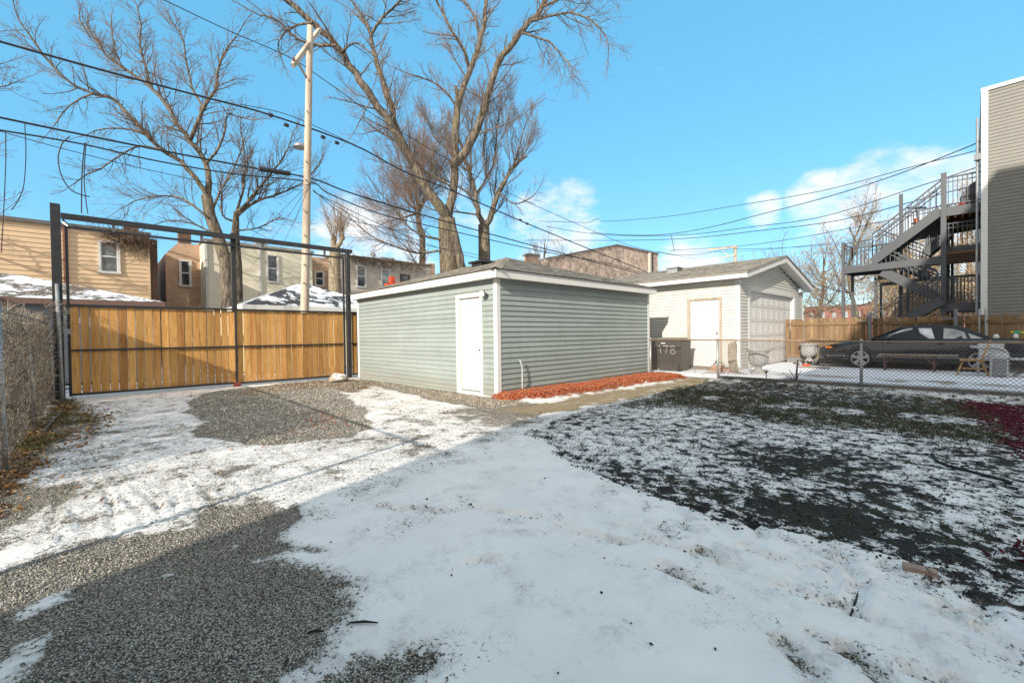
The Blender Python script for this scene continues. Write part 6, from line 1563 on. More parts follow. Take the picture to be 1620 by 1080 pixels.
# ---- bench
bch = thing('bench', 'low bench with dark red angle iron legs and a grey plank top beside the car', 'bench', (-1.2, 17.2, .15)); RSM = pm('maroon_iron', (.11, .05, .055), .6, .2, 8, 50, .2)
xL, xR = PY(1400, 560, 17.15)[0], PY(1478, 560, 17.15)[0]; zt4 = PY(1440, 561, 17.15)[2]
m = MB(); m.box((xL - .15, 17.0, zt4 - .02), (xR + .48, 17.32, zt4 + .015)); m.build('seat', OLDW, bch)
for x in (xL, xR):
    for y in (17.03, 17.27):
        m = MB(); m.beam((x, y, .15), (x, y, zt4 - .021), .04); m.build('leg', RSM, bch)
m = MB(); m.beam((xL, 17.03, zt4 - .04), (xR, 17.03, zt4 - .04), .035); m.beam((xL, 17.03, zt4 - .26), (xL + .22, 17.03, zt4 - .05), .03); m.beam((xR, 17.03, zt4 - .26), (xR - .22, 17.03, zt4 - .05), .03); m.beam((xL, 17.03, .45), (xL, 17.27, .45), .03); m.beam((xR, 17.03, .45), (xR, 17.27, .45), .03); m.build('brace', RSM, bch)

# ---- windsor chair seen from the side, facing left
OAK = wood('honey_oak', (.40, .24, .09), (.62, .42, .19), 'Z', .5, .06, False, grain=20)
wc = thing('windsor_chair', 'honey coloured wooden spindle-back chair facing left behind the fence', 'chair', (0, 16.35, .15)); ZG = .15
yn_, yf_ = 16.15, 16.55
def cx_(px_, py_, y): return tuple(PY(px_, py_, y))
seatz = PY(1540, 569, 16.3)[2]
S0 = PY(1518, 567, 16.15)[0]; S1 = PY(1559, 570, 16.15)[0]
m = MB(); m.prism([(S0, yn_ - .02, seatz - .03), (S1, yn_ + .02, seatz - .03), (S1, yf_ - .02, seatz - .03), (S0, yf_ + .02, seatz - .03)], (0, 0, .04)); m.build('seat', OAK, wc, bevel=.012)
for (tx, ty, bx_, by_) in ((S0 + .06, yn_ + .05, S0 - .05, yn_ - .02), (S0 + .06, yf_ - .05, S0 - .04, yf_ + .03), (S1 - .08, yn_ + .05, S1 + .06, yn_ - .01), (S1 - .08, yf_ - .05, S1 + .05, yf_ + .03)):
    m = MB(); m.tube([(tx, ty, seatz - .03), ((tx + bx_) / 2, (ty + by_) / 2, (seatz + ZG) / 2), (bx_, by_, ZG)], [.014, .024, .014], 8); m.build('leg', OAK, wc, smooth=True)
zm = ZG + .18
m = MB(); m.tube([(S0 - .02, yn_ + .01, zm), (S1 + .02, yn_ + .01, zm)], .011, 6); m.tube([(S0 - .02, yf_, zm), (S1 + .02, yf_, zm)], .011, 6); m.tube([(S0 + .15, yn_ + .01, zm), (S0 + .15, yf_, zm)], .011, 6); m.build('stretcher', OAK, wc, smooth=True)
# hoop back leaning to the right
hoop = []; hb_z = seatz + .01; Hh = PY(1570, 539, 16.35)[2] - seatz
for i in range(17):
    a = PI * i / 16; w = math.cos(a) * .19; h = math.sin(a) ** .7 * Hh; hoop.append((S1 - .06 + h * .30 , (yn_ + yf_) / 2 - w, hb_z + h))
m = MB(); m.tube(hoop, .014, 8); m.build('back_hoop', OAK, wc, smooth=True)
for j in range(7):
    y = (yn_ + yf_) / 2 + (j - 3) * .047; a = math.acos(min(1, abs((j - 3) * .047) / .19)); h = math.sin(a) ** .7 * Hh
    m = MB(); m.tube([(S1 - .06, y, hb_z), (S1 - .06 + h * .30, y, hb_z + h)], .008, 6); m.build('spindle', OAK, wc)
# ---- white plastic armchair behind and wicker basket
PLW = pm('white_plastic', (.50, .50, .50), .5, .08, 3, 50, .05)
pc = thing('garden_chair', 'white moulded plastic armchair behind the wooden chair', 'chair', (.35, 16.9, .15)); y0, y1 = 16.75, 17.25; xs = PY(1545, 570, 17.0)[0]; xe_ = PY(1592, 570, 17.0)[0]
m = MB(); m.box((xs, y0, .55), (xe_, y1, .585)); m.build('seat', PLW, pc, bevel=.01)
for (x, y) in ((xs + .03, y0 + .03), (xs + .03, y1 - .03), (xe_ - .03, y0 + .03), (xe_ - .03, y1 - .03)): m = MB(); m.beam((x, y, .15), (x, y, .55), .05); m.build('leg', PLW, pc)
m = MB(); ap = [(xs - .12, y0, .88), (xs + .08, y0, .85), (xs + .3, y0, .87), (xe_ - .05, y0, .82), (xe_ + .02, y0, .70), (xe_ - .02, y0, .56)]; m.tube(ap, .028, 8); m.build('arm_rest', PLW, pc, smooth=True); m = MB(); m.tube([(a, y1, c) for a, _, c in ap], .028, 8); m.build('arm_rest', PLW, pc, smooth=True)
m = MB(); m.prism([(xs + .05, y1 - .02, .60), (xe_ - .05, y1 - .02, .60), (xe_ - .02, y1 + .06, .95), (xs + .02, y1 + .06, .95)], (0, .02, 0)); m.build('backrest', PLW, pc)
wb = thing('wicker_stool', 'white woven wicker stool with a rounded top right of the wooden chair', 'stool', (.45, 16.2, .15)); x0_ = PY(1566, 580, 16.2)[0]; x1_ = PY(1595, 580, 16.2)[0]; zz1 = PY(1580, 568, 16.2)[2]
WK = pm('white_wicker', (.46, .46, .45), .7, .2, 12, 60, .2)
m = MB(); m.box((x0_ + .02, 16.12, .20), (x1_ - .02, 16.44, zz1)); m.build('core', pm('wicker_dark', (.16, .16, .16), .8), wb)
m = MB()
for j in range(7):
    z = .21 + j * (zz1 - .22) / 7; nW = 9
    for i in range(nW):
        x = x0_ + (x1_ - x0_) * (i + .5 * (j % 2)) / nW
        m.tube([(x, 16.12, z + .025), (x + .02, 16.098, z + .025), (x + .045, 16.098, z + .025), (min(x + .065, x1_), 16.12, z + .025)], .013, 5)
m.build('weave', WK, wb)
m = MB(); m.box((x0_, 16.09, .15), (x0_ + .03, 16.45, zz1)); m.box((x1_ - .03, 16.09, .15), (x1_, 16.45, zz1)); m.box((x0_, 16.09, zz1), (x1_, 16.46, zz1 + .03)); m.build('frame', WK, wb, bevel=.008)
m = MB(); c_ = ((x0_ + x1_) / 2, 16.3, zz1 + .03); m.lathe(c_, [(.19, 0), (.19, .04), (.14, .11), (.05, .14)], 18); m.build('cushion', WK, wb, smooth=True)
tl = thing('folding_frame', 'low black folding frame with a white tabletop at the right edge behind the fence', 'table', (.9, 16.4, .15)); xq = PY(1598, 560, 16.5)[0]
m = MB(); m.box((xq, 16.3, .57), (xq + .9, 16.8, .61)); m.build('tabletop', PLW, tl)
m = MB(); m.beam((xq + .05, 16.35, .15), (xq + .45, 16.35, .56), .02); m.beam((xq + .45, 16.35, .15), (xq + .05, 16.35, .56), .02); m.beam((xq + .5, 16.35, .15), (xq + .85, 16.35, .56), .02); m.beam((xq + .05, 16.75, .15), (xq + .45, 16.75, .56), .02); m.build('folding_legs', BLACKM, tl)
jk = thing('scrap_heap', 'heap of dark scrap with an orange piece on the slab before the car nose', 'scrap', (-3.9, 18.2, .15)); rr = random.Random(4)
m = MB()
for i in range(14):
    x, y = -4.2 + rr.random() * .9, 17.6 + rr.random() * .8; z = .17 + rr.random() * .10; a = rr.random() * PI
    m.beam((x, y, z), (x + math.cos(a) * .3, y + math.sin(a) * .3, z + rr.uniform(-.01, .06)), .05, .03)
m.build('pieces', BLACKM, jk); m = MB(); m.box((-4.0, 17.55, .16), (-3.8, 17.7, .22)); m.build('orange_scrap', ORM, jk); m = MB(); m.beam((-3.95, 16.9, .17), (-3.1, 16.75, .17), .12, .03); m.build('rusty_strip', RUST, jk)
ht = thing('hose_coil', 'white coiled hose end lying at the foot of the wire fence', 'hose', (-1.2, 12.3, .03)); p = G(1398, 623, .03)
m = MB(); m.tube([(p[0] - .12 + .0 * i, p[1] + .1, .05 + 0 * i) for i in range(1)] + [(p[0] - .12 * math.cos(PI * i / 8), p[1], .02 + .08 * math.sin(PI * i / 8)) for i in range(9)], .012, 6); m.build('hose', PLW, ht, smooth=True)
# curved garden edging in the lawn, sticks on the snow
ge = thing('garden_edging', 'curved black rubber edging strip lying on the snowy lawn at the right', 'edging', G(1550, 740)); pts = [G(x, y) for x, y in ((1475, 722), (1482, 732), (1500, 740), (1530, 748), (1565, 757), (1592, 765), (1598, 769))]
m = MB(); m.tube([(p[0], p[1], float(gz(p[0], p[1])) + .012) for p in catmull(pts, 4)], .014, 6); m.build('strip', RUB, ge)
for i, (a, b, lab) in enumerate((((1345, 970), (1358, 932), 'thin dark stick standing proud of the trodden snow at the right'), ((553, 993), (598, 995), 'thin straight twig on the snow edge at the bottom left'), ((455, 1045), (449, 1062), 'short black stub of stick on the snow near the bottom left'),
                              ((487, 1005), (513, 1007), 'broken bark sliver on the gravel near its snowy edge'))):
    A = G(*a); B = G(*b); A[2] = float(gz(A[0], A[1])) + .01; B[2] = float(gz(B[0], B[1])) + .012
    m = MB(); m.tube([tuple(A), tuple((A + B) / 2 + np.array([.003, .002, .006])), tuple(B)], [.004, .006, .003], 6); o = m.build('stick', pm('stick_bark_%d' % i, (.03, .02, .015), .9), None, off=tuple(A)); tag(o, lab, 'stick')
br_ = thing('fallen_branch', 'pair of crossed grey sticks lying by the tall wire fence at the left', 'branch', G(70, 690)); m = MB()
for a, b in (((68, 685), (97, 655)), ((72, 672), (92, 662))): A = G(*a); B = G(*b); m.tube([(A[0], A[1], .03), (B[0], B[1], .06)], .018, 6)
m.build('stick', pm('grey_stick', (.15, .12, .10), .9), br_)

# ================================================================== trees
BARK = NT('grey_brown_bark'); k = BARK; v = k.coord('Object', (1, 1, .22)); vv = k.coord('Object')
rg = k.noise(v, 9, 6, .7, .6)
cc = k.mix(k.rng(rg, .42, .60), (.042, .032, .024), (.20, .16, .115)); cc = k.mix(k.math('MULTIPLY', k.rng(k.noise(vv, .6, 4), .5, .65), .5), cc, (.16, .13, .06)); k.col(cc); k.rough(.95); k.bump(rg, 1.0, .05)
BARK2 = NT('pale_bark'); k = BARK2; v = k.coord('Object', (1, 1, .3)); rg = k.noise(v, 8, 6, .7, .6); k.col(k.mix(k.rng(rg, .35, .65), (.14, .11, .075), (.36, .29, .19))); k.rough(.95); k.bump(rg, 1.0, .04)
TWIG = pm('twig_bark', (.17, .115, .075), .9, .35, 1.2, 20, 0)
TWIG2 = pm('reddish_twig', (.20, .125, .085), .9, .35, 1.2, 20, 0)
TWIG3 = pm('tan_twig', (.30, .215, .135), .9, .35, 1.2, 20, 0)

def norm(v): return v / (np.linalg.norm(v) + 1e-9)
class Tree:
    def __init__(s, seed): s.r = np.random.default_rng(seed); s.lines = [[], [], []]   # limbs, branches, twigs
    def branch(s, p, d, L, r0, lvl, up_=.12, wig=.22, dens=1.0, maxl=3, ratio=.5):
        R_ = s.r; n = 7 if lvl == 0 else (5 if lvl == 1 else 4)
        P = [p]; D = [d]; step = L / (n - 1)
        for i in range(n - 1):
            d = norm(d + R_.normal(0, wig, 3) * .6 + np.array([0, 0, up_ * .5])); P.append(P[-1] + d * step); D.append(d)
        rr_ = np.linspace(r0 * (1, .85, .8, .8)[lvl], max(r0 * .3, .0050), n); s.lines[min(2, lvl)].append((np.array(P), rr_))
        if lvl >= maxl: return
        k_ = max(2, int(round(L * dens * (2.8, 5.4, 9.0, 6)[lvl]))); k_ = min(k_, 20)
        for j in range(k_):
            t = .18 + .8 * (j + R_.random()) / k_; i = min(int(t * (n - 1)), n - 2); f = t * (n - 1) - i
            q = P[i] + (P[i + 1] - P[i]) * f; dd = D[i]
            a = norm(np.cross(dd, R_.normal(0, 1, 3))); ang = R_.uniform(.45, 1.0)
            nd = norm(dd * math.cos(ang) + a * math.sin(ang) + np.array([0, 0, up_]))
            s.branch(q, nd, L * ratio * R_.uniform(.55, 1.15) * (1.1 - .55 * t), rr_[i] * R_.uniform(.35, .6), lvl + 1, up_, wig, dens, maxl, ratio)
    def limb(s, pts, r0, r1, sub=2.2, subL=2.6, lvl=0, start=.15, dens=1.0, up_=.14, smooth=3, end=True, wig=.22, maxl=3, ratio=.5):
        """pts: traced world points of a main limb"""
        P = np.array(catmull(pts, smooth)); n = len(P)
        # keep the traced line but break its smoothness
        P[1:-1] += s.r.normal(0, r0 * .12, (n - 2, 3))
        rad = (r0 + (r1 - r0) * np.linspace(0, 1, n) ** .7) * .86
        s.lines[0].append((P, rad)); seg = np.linalg.norm(np.diff(P, axis=0), axis=1); Lt = seg.sum(); cum = np.concatenate([[0], np.cumsum(seg)]); k_ = int(Lt * sub * 1.45)
        for j in range(k_):
            t = start + (1 - start) * (j + s.r.random()) / k_; x = t * Lt; i = min(np.searchsorted(cum, x) - 1, n - 2); i = max(i, 0); f = (x - cum[i]) / seg[i]
            q = P[i] + (P[i + 1] - P[i]) * f; dd = norm(P[i + 1] - P[i]); a = norm(np.cross(dd, s.r.normal(0, 1, 3))); ang = s.r.uniform(.5, 1.15)
            nd = norm(dd * math.cos(ang) + a * math.sin(ang) + np.array([0, 0, up_]))
            s.branch(q, nd, subL * s.r.uniform(.35, 1.2) * (1.1 - .4 * t), min(rad[i] * .5, .02 + .018 * s.r.random() * subL), 1, up_, wig, dens, maxl, ratio)
        if end: s.branch(P[-1], norm(P[-1] - P[-2]), subL * .9, r1 * .9, 1, up_, wig, dens, maxl, ratio)
    def build(s, name, label, base, bark, twig, group=None, cat='tree'):
        t = thing(name, label, cat, tuple(base), group)
        if s.lines[0]: tubes_obj('trunk', s.lines[0], bark, t, 9, smooth=True)
        if s.lines[1]: tubes_obj('branches', s.lines[1], bark, t, 5, kind='stuff')
        if s.lines[2]: tubes_obj('crown', s.lines[2], twig, t, 3)
        return t
def tr(pp, dep, dj=0.0):
    """traced sight points at a depth that drifts by dj from first to last"""
    n = len(pp); return [PD(x, y, dep + dj * i / max(1, n - 1)) for i, (x, y) in enumerate(pp)]

# --- great tree behind the green garage
T = Tree(11); D0 = 26.0
bpt = PD(712, 440, D0); gnd = np.array([bpt[0], bpt[1], 0])
T.lines[0].append((np.array([gnd, gnd * .5 + bpt * .5, bpt, PD(709, 390, D0), PD(706, 345, D0)]), np.array([.85, .66, .60, .56, .50])))
T.limb(tr(((733, 440), (727, 405), (720, 378), (714, 345)), D0 - .3, 0), .30, .25, sub=.3, end=False)
A_ = tr(((706, 350), (698, 330), (667, 283), (639, 231), (619, 199), (589, 157), (561, 115), (531, 72), (495, 36), (455, 0), (420, -30)), D0, -5)
T.limb(A_, .40, .13, sub=1.7, subL=2.4, start=.25)
T.limb(tr(((640, 232), (625, 199), (619, 167), (603, 119), (591, 80), (587, 56)), D0 - 1.5, 1.5), .24, .13, sub=1.7, subL=2.0)
T.limb(tr(((587, 56), (577, 32), (562, 10), (540, -20)), D0, .6), .10, .06, sub=2.2, subL=2.2); T.limb(tr(((587, 56), (600, 34), (620, 14), (640, -6), (655, -30)), D0, -.6), .11, .06, sub=2.2, subL=2.2)
T.limb(tr(((706, 350), (712, 326), (720, 279), (720, 223), (723, 171)), D0, .5), .34, .24, sub=.9, subL=2.0)
T.limb(tr(((723, 171), (742, 115), (758, 72), (766, 32), (768, 0), (766, -40)), D0 + .5, 1.5), .23, .12, sub=1.7, subL=2.4)
T.limb(tr(((743, 114), (734, 80), (714, 48), (698, 16), (690, 0), (680, -30)), D0 + 1, -1), .13, .06, sub=2.3, subL=2.2)
T.limb(tr(((758, 72), (754, 32), (740, 10), (725, -15)), D0 + 1.5, 1), .11, .06, sub=2.3, subL=2.0)
T.limb(tr(((723, 171), (710, 151), (690, 133), (667, 123), (650, 118)), D0 + .5, -1), .09, .04, sub=3, subL=1.6)
T.limb(tr(((718, 262), (728, 250), (752, 215), (766, 171), (778, 131), (792, 92), (810, 72), (830, 44), (854, 16), (866, -10), (880, -40)), D0 + .2, -2.5), .33, .13, sub=1.5, subL=2.4, start=.2)
T.limb(tr(((825, 52), (845, 58), (868, 66), (885, 84), (900, 102), (908, 118)), D0 - 2, -1), .08, .03, sub=3.6, subL=1.7, up_=-.05)
T.limb(tr(((840, 34), (868, 26), (900, 20), (930, 30), (955, 52), (962, 70)), D0 - 2, -1.5), .09, .03, sub=3.4, subL=1.9, up_=-.02)
T.limb(tr(((856, 12), (890, -4), (920, -10), (950, -4)), D0 - 2, -1), .09, .04, sub=3, subL=2.0)
T.limb(tr(((531, 72), (508, 72), (478, 66), (455, 48), (435, 30), (410, 24)), D0 - 4, -.8), .10, .04, sub=3.2, subL=1.7)
T.limb(tr(((495, 36), (470, 40), (450, 52), (440, 72), (445, 92)), D0 - 4.3, .5), .08, .03, sub=3.2, subL=1.4, up_=-.05)
T.limb(tr(((588, 157), (570, 190), (560, 210)), D0 - 3, 0), .04, .02, sub=3, subL=1.2)
T.limb(tr(((655, 262), (625, 200), (600, 206), (575, 212)), D0 - .9, -.5), .05, .02, sub=3.4, subL=1.4)
T.limb(tr(((539, 84), (560, 68), (576, 76)), D0 - 3.5, -.3), .07, .05, sub=2, subL=1.4)
for (pp, w) in ((((700, 380), (668, 372), (640, 352), (612, 318)), .10), (((720, 300), (690, 280), (662, 268), (630, 262)), .08), (((752, 215), (790, 200), (815, 190)), .06), (((707, 395), (660, 400), (620, 388), (585, 372), (560, 350)), .09), (((770, 160), (735, 140), (730, 120)), .04)):
    T.limb(tr(pp, D0 - .3, -1.2), w, w * .35, sub=3.0, subL=2.4)
T.build('tree', 'huge leafless tree with a deeply forked trunk rising behind the green garage', gnd, BARK.m, TWIG2)

# --- dense upright tree just right of it
T = Tree(12); D0 = 29.0; b_ = PD(766, 430, D0); gnd = np.array([b_[0], b_[1], 0])
T.lines[0].append((np.array([gnd, b_, PD(766, 395, D0), PD(765, 356, D0)]), np.array([.52, .42, .40, .38])))
T.limb(tr(((765, 358), (758, 340), (752, 310), (744, 275), (736, 251), (728, 225)), D0, 1), .26, .10, sub=2.6, subL=2.8, up_=.35)
T.limb(tr(((765, 358), (774, 345), (788, 306), (800, 285)), D0, -.8), .27, .18, sub=2.2, subL=2.4, up_=.25)
T.limb(tr(((752, 310), (768, 285), (780, 262), (784, 235), (786, 205)), D0 + .8, 0), .11, .05, sub=2.8, subL=2.6, up_=.4)
T.limb(tr(((797, 292), (808, 270), (818, 245), (824, 222)), D0 - .8, -.5), .10, .05, sub=2.8, subL=2.6, up_=.35)
T.limb(tr(((790, 305), (812, 322), (835, 316), (848, 305)), D0 - .8, -.8), .07, .03, sub=3.4, subL=1.6, up_=.0)
for (pp, w) in ((((800, 285), (815, 262), (832, 240), (840, 215)), .08), (((786, 205), (790, 180), (800, 160)), .05), (((770, 280), (765, 240), (768, 200), (772, 168)), .08), (((744, 275), (715, 245), (690, 220), (672, 190)), .08), (((752, 312), (715, 290), (680, 275), (650, 250)), .08), (((745, 270), (745, 225), (748, 185), (752, 160)), .08), (((758, 340), (720, 335), (680, 330), (640, 300), (615, 270)), .08), (((784, 235), (800, 205), (806, 180)), .06)):
    T.limb(tr(pp, D0 + .5, 1.5), w, w * .35, sub=2.8, subL=2.6, up_=.4)
T.build('tree', 'leafless upright tree with dark forked trunk and dense brush of fine twigs', gnd, BARK.m, TWIG)
T = Tree(14); D0 = 36.0; gnd = PD(668, 430, D0); gnd[2] = 0
T.limb([gnd, PD(668, 400, D0), PD(664, 360, D0), PD(660, 330, D0)], .34, .24, sub=.5, subL=4, up_=.2, end=False)
for (x, y) in ((598, 318), (606, 268), (622, 226), (645, 196), (672, 178), (700, 180), (728, 196), (612, 352), (655, 250), (690, 240), (640, 290)):
    T.limb([PD(662, 338, D0), PD(662 + (x - 662) * .45, 338 + (y - 338) * .4, D0 + T.r.normal(0, 1)), PD(x, y, D0 + T.r.normal(0, 2))], .13, .03, sub=2.4, subL=2.8, up_=.18, ratio=.52)
T.build('tree', 'hazy brushy leafless tree further back between the big trunk and the pollard', gnd, BARK.m, TWIG2)

# --- spreading tree at the left, behind the gate
T = Tree(21); D0 = 21.5; gnd = PD(356, 470, D0); gnd[2] = 0
T.lines[0].append((np.array([gnd, PD(362, 470, D0), PD(358, 415, D0), PD(345, 375, D0), PD(332, 340, D0), PD(327, 310, D0)]), np.array([.40, .34, .30, .27, .25, .24])))
T.limb(tr(((327, 312), (318, 293), (285, 256), (256, 237), (230, 211), (207, 185), (178, 156), (148, 148), (122, 137), (96, 119), (67, 85), (41, 48)), D0, -3), .15, .04, sub=4.0, subL=1.75)
T.limb(tr(((328, 312), (330, 289), (326, 259), (300, 222), (281, 196), (263, 167), (237, 137), (211, 118), (174, 93), (148, 59), (126, 33)), D0, 1.5), .19, .045, sub=4.0, subL=1.85)
T.limb(tr(((300, 222), (311, 200), (322, 170), (341, 141), (344, 111), (356, 81), (372, 60)), D0 + .5, -1.5), .13, .035, sub=4.2, subL=1.85)
T.limb(tr(((326, 259), (344, 237), (356, 207), (359, 181), (380, 186), (400, 190)), D0 + .2, -1), .08, .03, sub=4.2, subL=1.3)
T.limb(tr(((237, 137), (230, 104), (222, 74), (222, 37), (215, 5)), D0 + 1, 1), .09, .03, sub=4.4, subL=1.75)
T.limb(tr(((211, 118), (190, 100), (180, 70), (176, 40)), D0 + 1.2, .3), .06, .03, sub=4.2, subL=1.4)
T.limb(tr(((322, 170), (305, 140), (295, 100), (288, 60), (270, 30)), D0, 1), .07, .03, sub=4.4, subL=1.85)
T.limb(tr(((256, 237), (222, 231), (193, 244), (159, 267), (137, 276), (118, 290)), D0 - 1, -1), .06, .025, sub=4.6, subL=1.3, up_=0)
T.limb(tr(((148, 148), (120, 160), (100, 178), (85, 200)), D0 - 2, -.5), .05, .02, sub=4.4, subL=1.2, up_=0)
T.limb(tr(((230, 211), (190, 203), (160, 205), (132, 215)), D0 - 1.4, -.8), .06, .02, sub=4.0, subL=1.2, up_=0)
T.limb(tr(((330, 345), (290, 315), (250, 310), (215, 318), (190, 330)), D0 - .3, -1), .07, .02, sub=4.4, subL=1.75, up_=.05)
T.limb(tr(((340, 371), (300, 352), (262, 350), (230, 362)), D0 - .4, -1), .06, .02, sub=4.2, subL=1.3)
T.limb(tr(((332, 340), (350, 300), (372, 262), (385, 225)), D0, .8), .08, .03, sub=4.0, subL=1.75)
T.build('tree', 'wide spreading leafless tree with crooked limbs behind the left half of the gate', gnd, BARK.m, TWIG2)
T = Tree(22); D0 = 24; gnd = PD(374, 470, D0); gnd[2] = 0
T.lines[0].append((np.array([gnd, PD(375, 420, D0), PD(372, 375, D0), PD(374, 335, D0)]), np.array([.32, .25, .21, .13])))
T.limb(tr(((374, 338), (393, 318), (411, 296), (433, 270), (452, 244), (462, 215)), D0, -.8), .13, .03, sub=4.4, subL=1.85, up_=.3)
T.limb(tr(((376, 340), (407, 318), (441, 307), (478, 290), (505, 262)), D0, .8), .11, .03, sub=4.2, subL=1.85, up_=.3)
T.limb(tr(((372, 350), (352, 340), (350, 300), (345, 280)), D0, 0), .08, .03, sub=3, subL=1.4, up_=.3)
T.limb(tr(((374, 338), (386, 290), (386, 240), (380, 200)), D0, .5), .09, .03, sub=4.0, subL=1.85, up_=.4)
T.limb(tr(((374, 365), (410, 360), (440, 345), (470, 352)), D0, -.8), .06, .02, sub=4.0, subL=1.4, up_=.1)
T.build('tree', 'smaller leafless tree with a cut trunk left of the utility pole', gnd, BARK.m, TWIG)
# brush in front of the cream house
T = Tree(23); gnd = PD(300, 490, 22.5); gnd[2] = 0
for i in range(34):
    a = T.r.uniform(0, 2 * PI); x0 = gnd + np.array([T.r.normal(0, .3), T.r.normal(0, .7), 1.2 + T.r.random() * .8]); T.branch(x0, norm(np.array([math.cos(a) * .5, math.sin(a) * .8, .6 * T.r.normal(.2, 1)])), T.r.uniform(1.2, 2.6), .03, 1, -.05, .5, 1.0, 3)
T.lines[0].append((np.array([gnd, gnd + [0, .1, 1.0], gnd + [0, .2, 2.1]]), np.array([.12, .1, .07])))
T.build('bush', 'tangled pale leafless brush in front of the brick wing of the cream house', gnd, BARK2.m, TWIG3, cat='bush')
# pollard
T = Tree(31); D0 = 25.5; gnd = PD(529, 500, D0); gnd[2] = 0
T.lines[0].append((np.array([gnd, PD(531, 470, D0), PD(529, 420, D0), PD(531, 392, D0)]), np.array([.42, .38, .33, .32])))
T.limb(tr(((530, 396), (527, 385), (529, 374)), D0), .22, .17, sub=0, end=False); T.limb(tr(((532, 392), (539, 383), (543, 374)), D0), .18, .12, sub=0, end=False)
for i in range(46):
    s_ = PD(*((528, 378) if i % 2 else (541, 378)), D0); a = T.r.uniform(0, 2 * PI); sp = T.r.random() ** .7 * .75
    T.branch(s_ + T.r.normal(0, .1, 3), norm(np.array([math.cos(a) * sp, math.sin(a) * sp, 1])), T.r.uniform(1.2, 2.7), .022, 2, .1, .08, .5, 3, .45)
for i in range(10):
    a = T.r.uniform(0, 2 * PI); T.branch(PD(531, 430, D0) + np.array([0, 0, T.r.uniform(-.8, .8)]), norm(np.array([math.cos(a), math.sin(a), .1])), T.r.uniform(.8, 1.8), .03, 1, -.15, .4, .7, 2)
T.build('pollard_tree', 'cut-back tree stump with a brush of thin upright shoots right of the utility pole', gnd, BARK2.m, TWIG3)
# crown edges reaching in from the left
T = Tree(41); D0 = 15; gnd = PD(-330, 500, D0); gnd[2] = 0
T.limb([gnd, gnd + [0, 0, 3], gnd + [.3, .3, 6.2]], .3, .2, sub=0, end=False)
for pp in (((-330, 150), (-180, 170), (-60, 150), (0, 138), (30, 128)), ((-330, 130), (-180, 70), (-60, 56), (0, 50)), ((-330, 150), (-160, 120), (-50, 110), (5, 100)), ((-330, 210), (-200, 240), (-70, 250), (-20, 240)), ((-330, 260), (-180, 310), (-70, 325), (0, 318)), ((-330, 280), (-150, 350), (-40, 350), (0, 338))):
    T.limb(tr(pp, D0 + 1, .5), .08, .015, sub=2.6, subL=1.2, start=.55)
T.build('tree', 'leafless tree off to the left whose twig ends reach into the sky there', gnd, BARK.m, TWIG2)
# --- background trees on the right
def bg_tree(seed, px, top, D0, label, twig, spread=60, bark=BARK, nl=7, group=None, base_py=510, sub=2.6, fork=.42, leaves=0):
    T = Tree(seed); r_ = T.r; gnd = PD(px, base_py, D0); gnd[2] = 0; m_ = D0 / 690.0; Ht = (base_py - top) * m_ ; lean = r_.normal(0, .05, 2)
    P = [gnd]
    for i in range(1, 8): t = i / 7; P.append(gnd + np.array([lean[0] * Ht * t + r_.normal(0, .02) * Ht, lean[1] * Ht * t, 0 + (PD(px, top, D0)[2]) * t * .93]))
    T.lines[0].append((np.array(catmull(P, 3)), np.linspace(.0062, .0012, 22) * D0))
    for i in range(nl + 3):
        t = .22 + .7 * (i + r_.random()) / (nl + 3); k_ = t * 7; q = P[int(k_)] + (P[int(k_) + 1] - P[int(k_)]) * (k_ - int(k_))
        a = r_.uniform(0, 2 * PI); out = spread * m_ * (1.05 - .75 * t) * r_.uniform(.75, 1.2); rise = Ht * (.10 + .22 * r_.random())
        d = np.array([math.cos(a) * out, math.sin(a) * out, 0]); mid = q + d * .5 + [0, 0, rise * .35]; end = q + d + [0, 0, rise]
        T.limb([q, mid, end], .0030 * D0 * (1.15 - t * .6), .0007 * D0, sub=sub * 46 / D0, subL=.062 * D0, up_=.16, dens=36 / D0)
    t_ = T.build('tree', label, gnd, bark.m, twig, group if group else None)
    if leaves:
        tips = np.array([p[-1] for p, _ in T.lines[2]]); q = tips[r_.integers(0, len(tips), leaves)] + r_.normal(0, .10, (leaves, 3))
        o = scatter('dry_leaves', q, .0022 * D0, 'leaf', LEAF2, 1, 3.0, seed); o.parent = t_; o.location = -Vector(OFF[t_.name])
    return t_
LEAF2 = island_mat('withered_leaf', [(.20, .12, .06), (.36, .25, .14), (.46, .35, .21), (.28, .18, .09)], .9)
g_ = None
bg_tree(51, 1352, 345, 32, 'leafless tree with slanting trunk between the cream garage and the stair tower', TWIG3, 66, nl=9, group=g_, leaves=900)
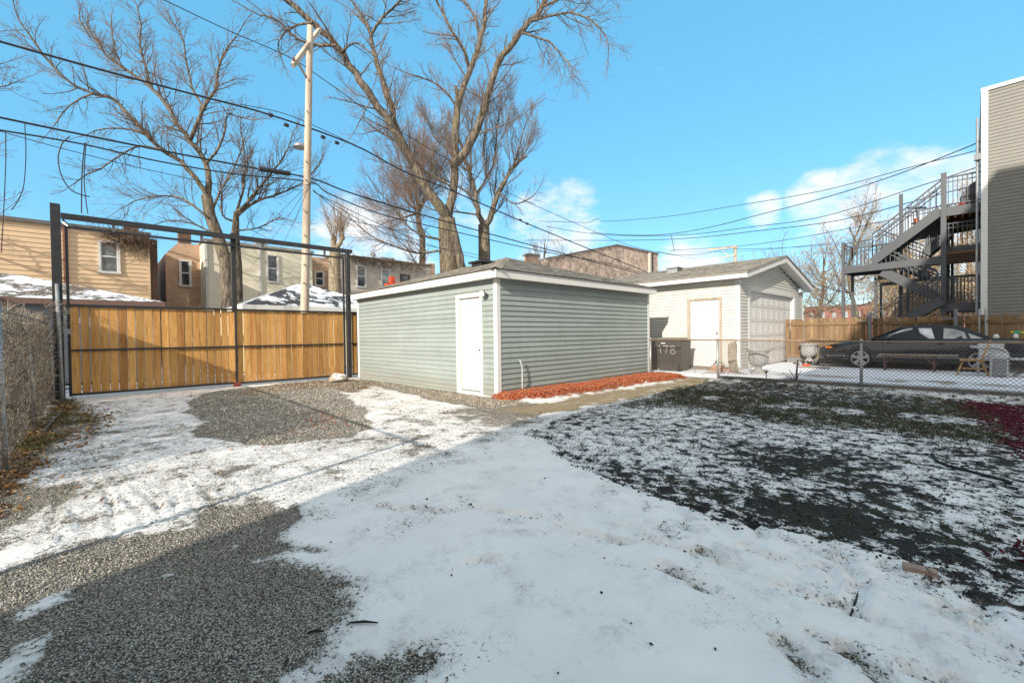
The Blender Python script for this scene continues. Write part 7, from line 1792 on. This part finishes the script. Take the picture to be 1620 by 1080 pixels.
bg_tree(52, 1240, 405, 48, 'low twiggy tree directly above the gable of the cream garage', TWIG2, 40, nl=7, group=g_)
bg_tree(53, 1300, 400, 42, 'tan twiggy tree over the red row houses', TWIG3, 44, nl=8, group=g_, leaves=1200)
bg_tree(54, 1535, 300, 34, 'tree with a pale thick trunk seen through the stair tower beside the grey house', TWIG3, 48, bark=BARK2, nl=9, group=g_, leaves=2200)
bg_tree(55, 1455, 385, 36, 'tan tree filling the gap behind the middle of the stair tower', TWIG3, 50, nl=10, group=g_, sub=3.2, leaves=4200)
bg_tree(56, 1410, 420, 34, 'low bushy tan tree behind the lower stair flight', TWIG3, 42, bark=BARK2, nl=9, group=g_, sub=3.2, leaves=4200)
bg_tree(60, 1490, 430, 33, 'low tan leafy tree right behind the tall post of the stair tower', TWIG3, 44, bark=BARK2, nl=9, group=g_, sub=3.2, leaves=4200)
bg_tree(57, 860, 372, 46, 'slim leafless tree left of the brick building', TWIG2, 22, nl=5, group=g_, base_py=440)
bg_tree(58, 905, 385, 52, 'slim leafless tree against the left end of the brick building', TWIG2, 18, nl=4, group=g_, base_py=440)
bg_tree(59, 1190, 408, 60, 'small distant twiggy tree right of the far utility pole', TWIG2, 26, nl=5, group=g_, base_py=440)
# dead vines along the parapets
r2 = np.random.default_rng(77)
def parapet_vine(label, p0, p1, n, drop=.5):
    t = thing('dead_vine', label, 'vine', tuple(p0)); L = []
    for i in range(n):
        q = p0 + (p1 - p0) * r2.random() + np.array([r2.normal(0.1, .06), 0, -abs(r2.normal(0, drop * .5)) + .15]); d = norm(r2.normal(0, 1, 3) * [.4, 1, .7]); P = [q]
        for j in range(4): d = norm(d + r2.normal(0, .5, 3)); P.append(P[-1] + d * .14)
        L.append((np.array(P), np.linspace(.014, .006, 5)))
    tubes_obj('stems', L, TWIG, t, 3, kind='stuff')
parapet_vine('dead vine trailing over the roof edge of the tan house', PX(165, 370, -27.8), PX(240, 383, -27.8), 330, .6)
parapet_vine('dead vine along the parapet of the grey sided house', PX(556, 410, -30.3), PX(672, 424, -30.3), 420, .5)
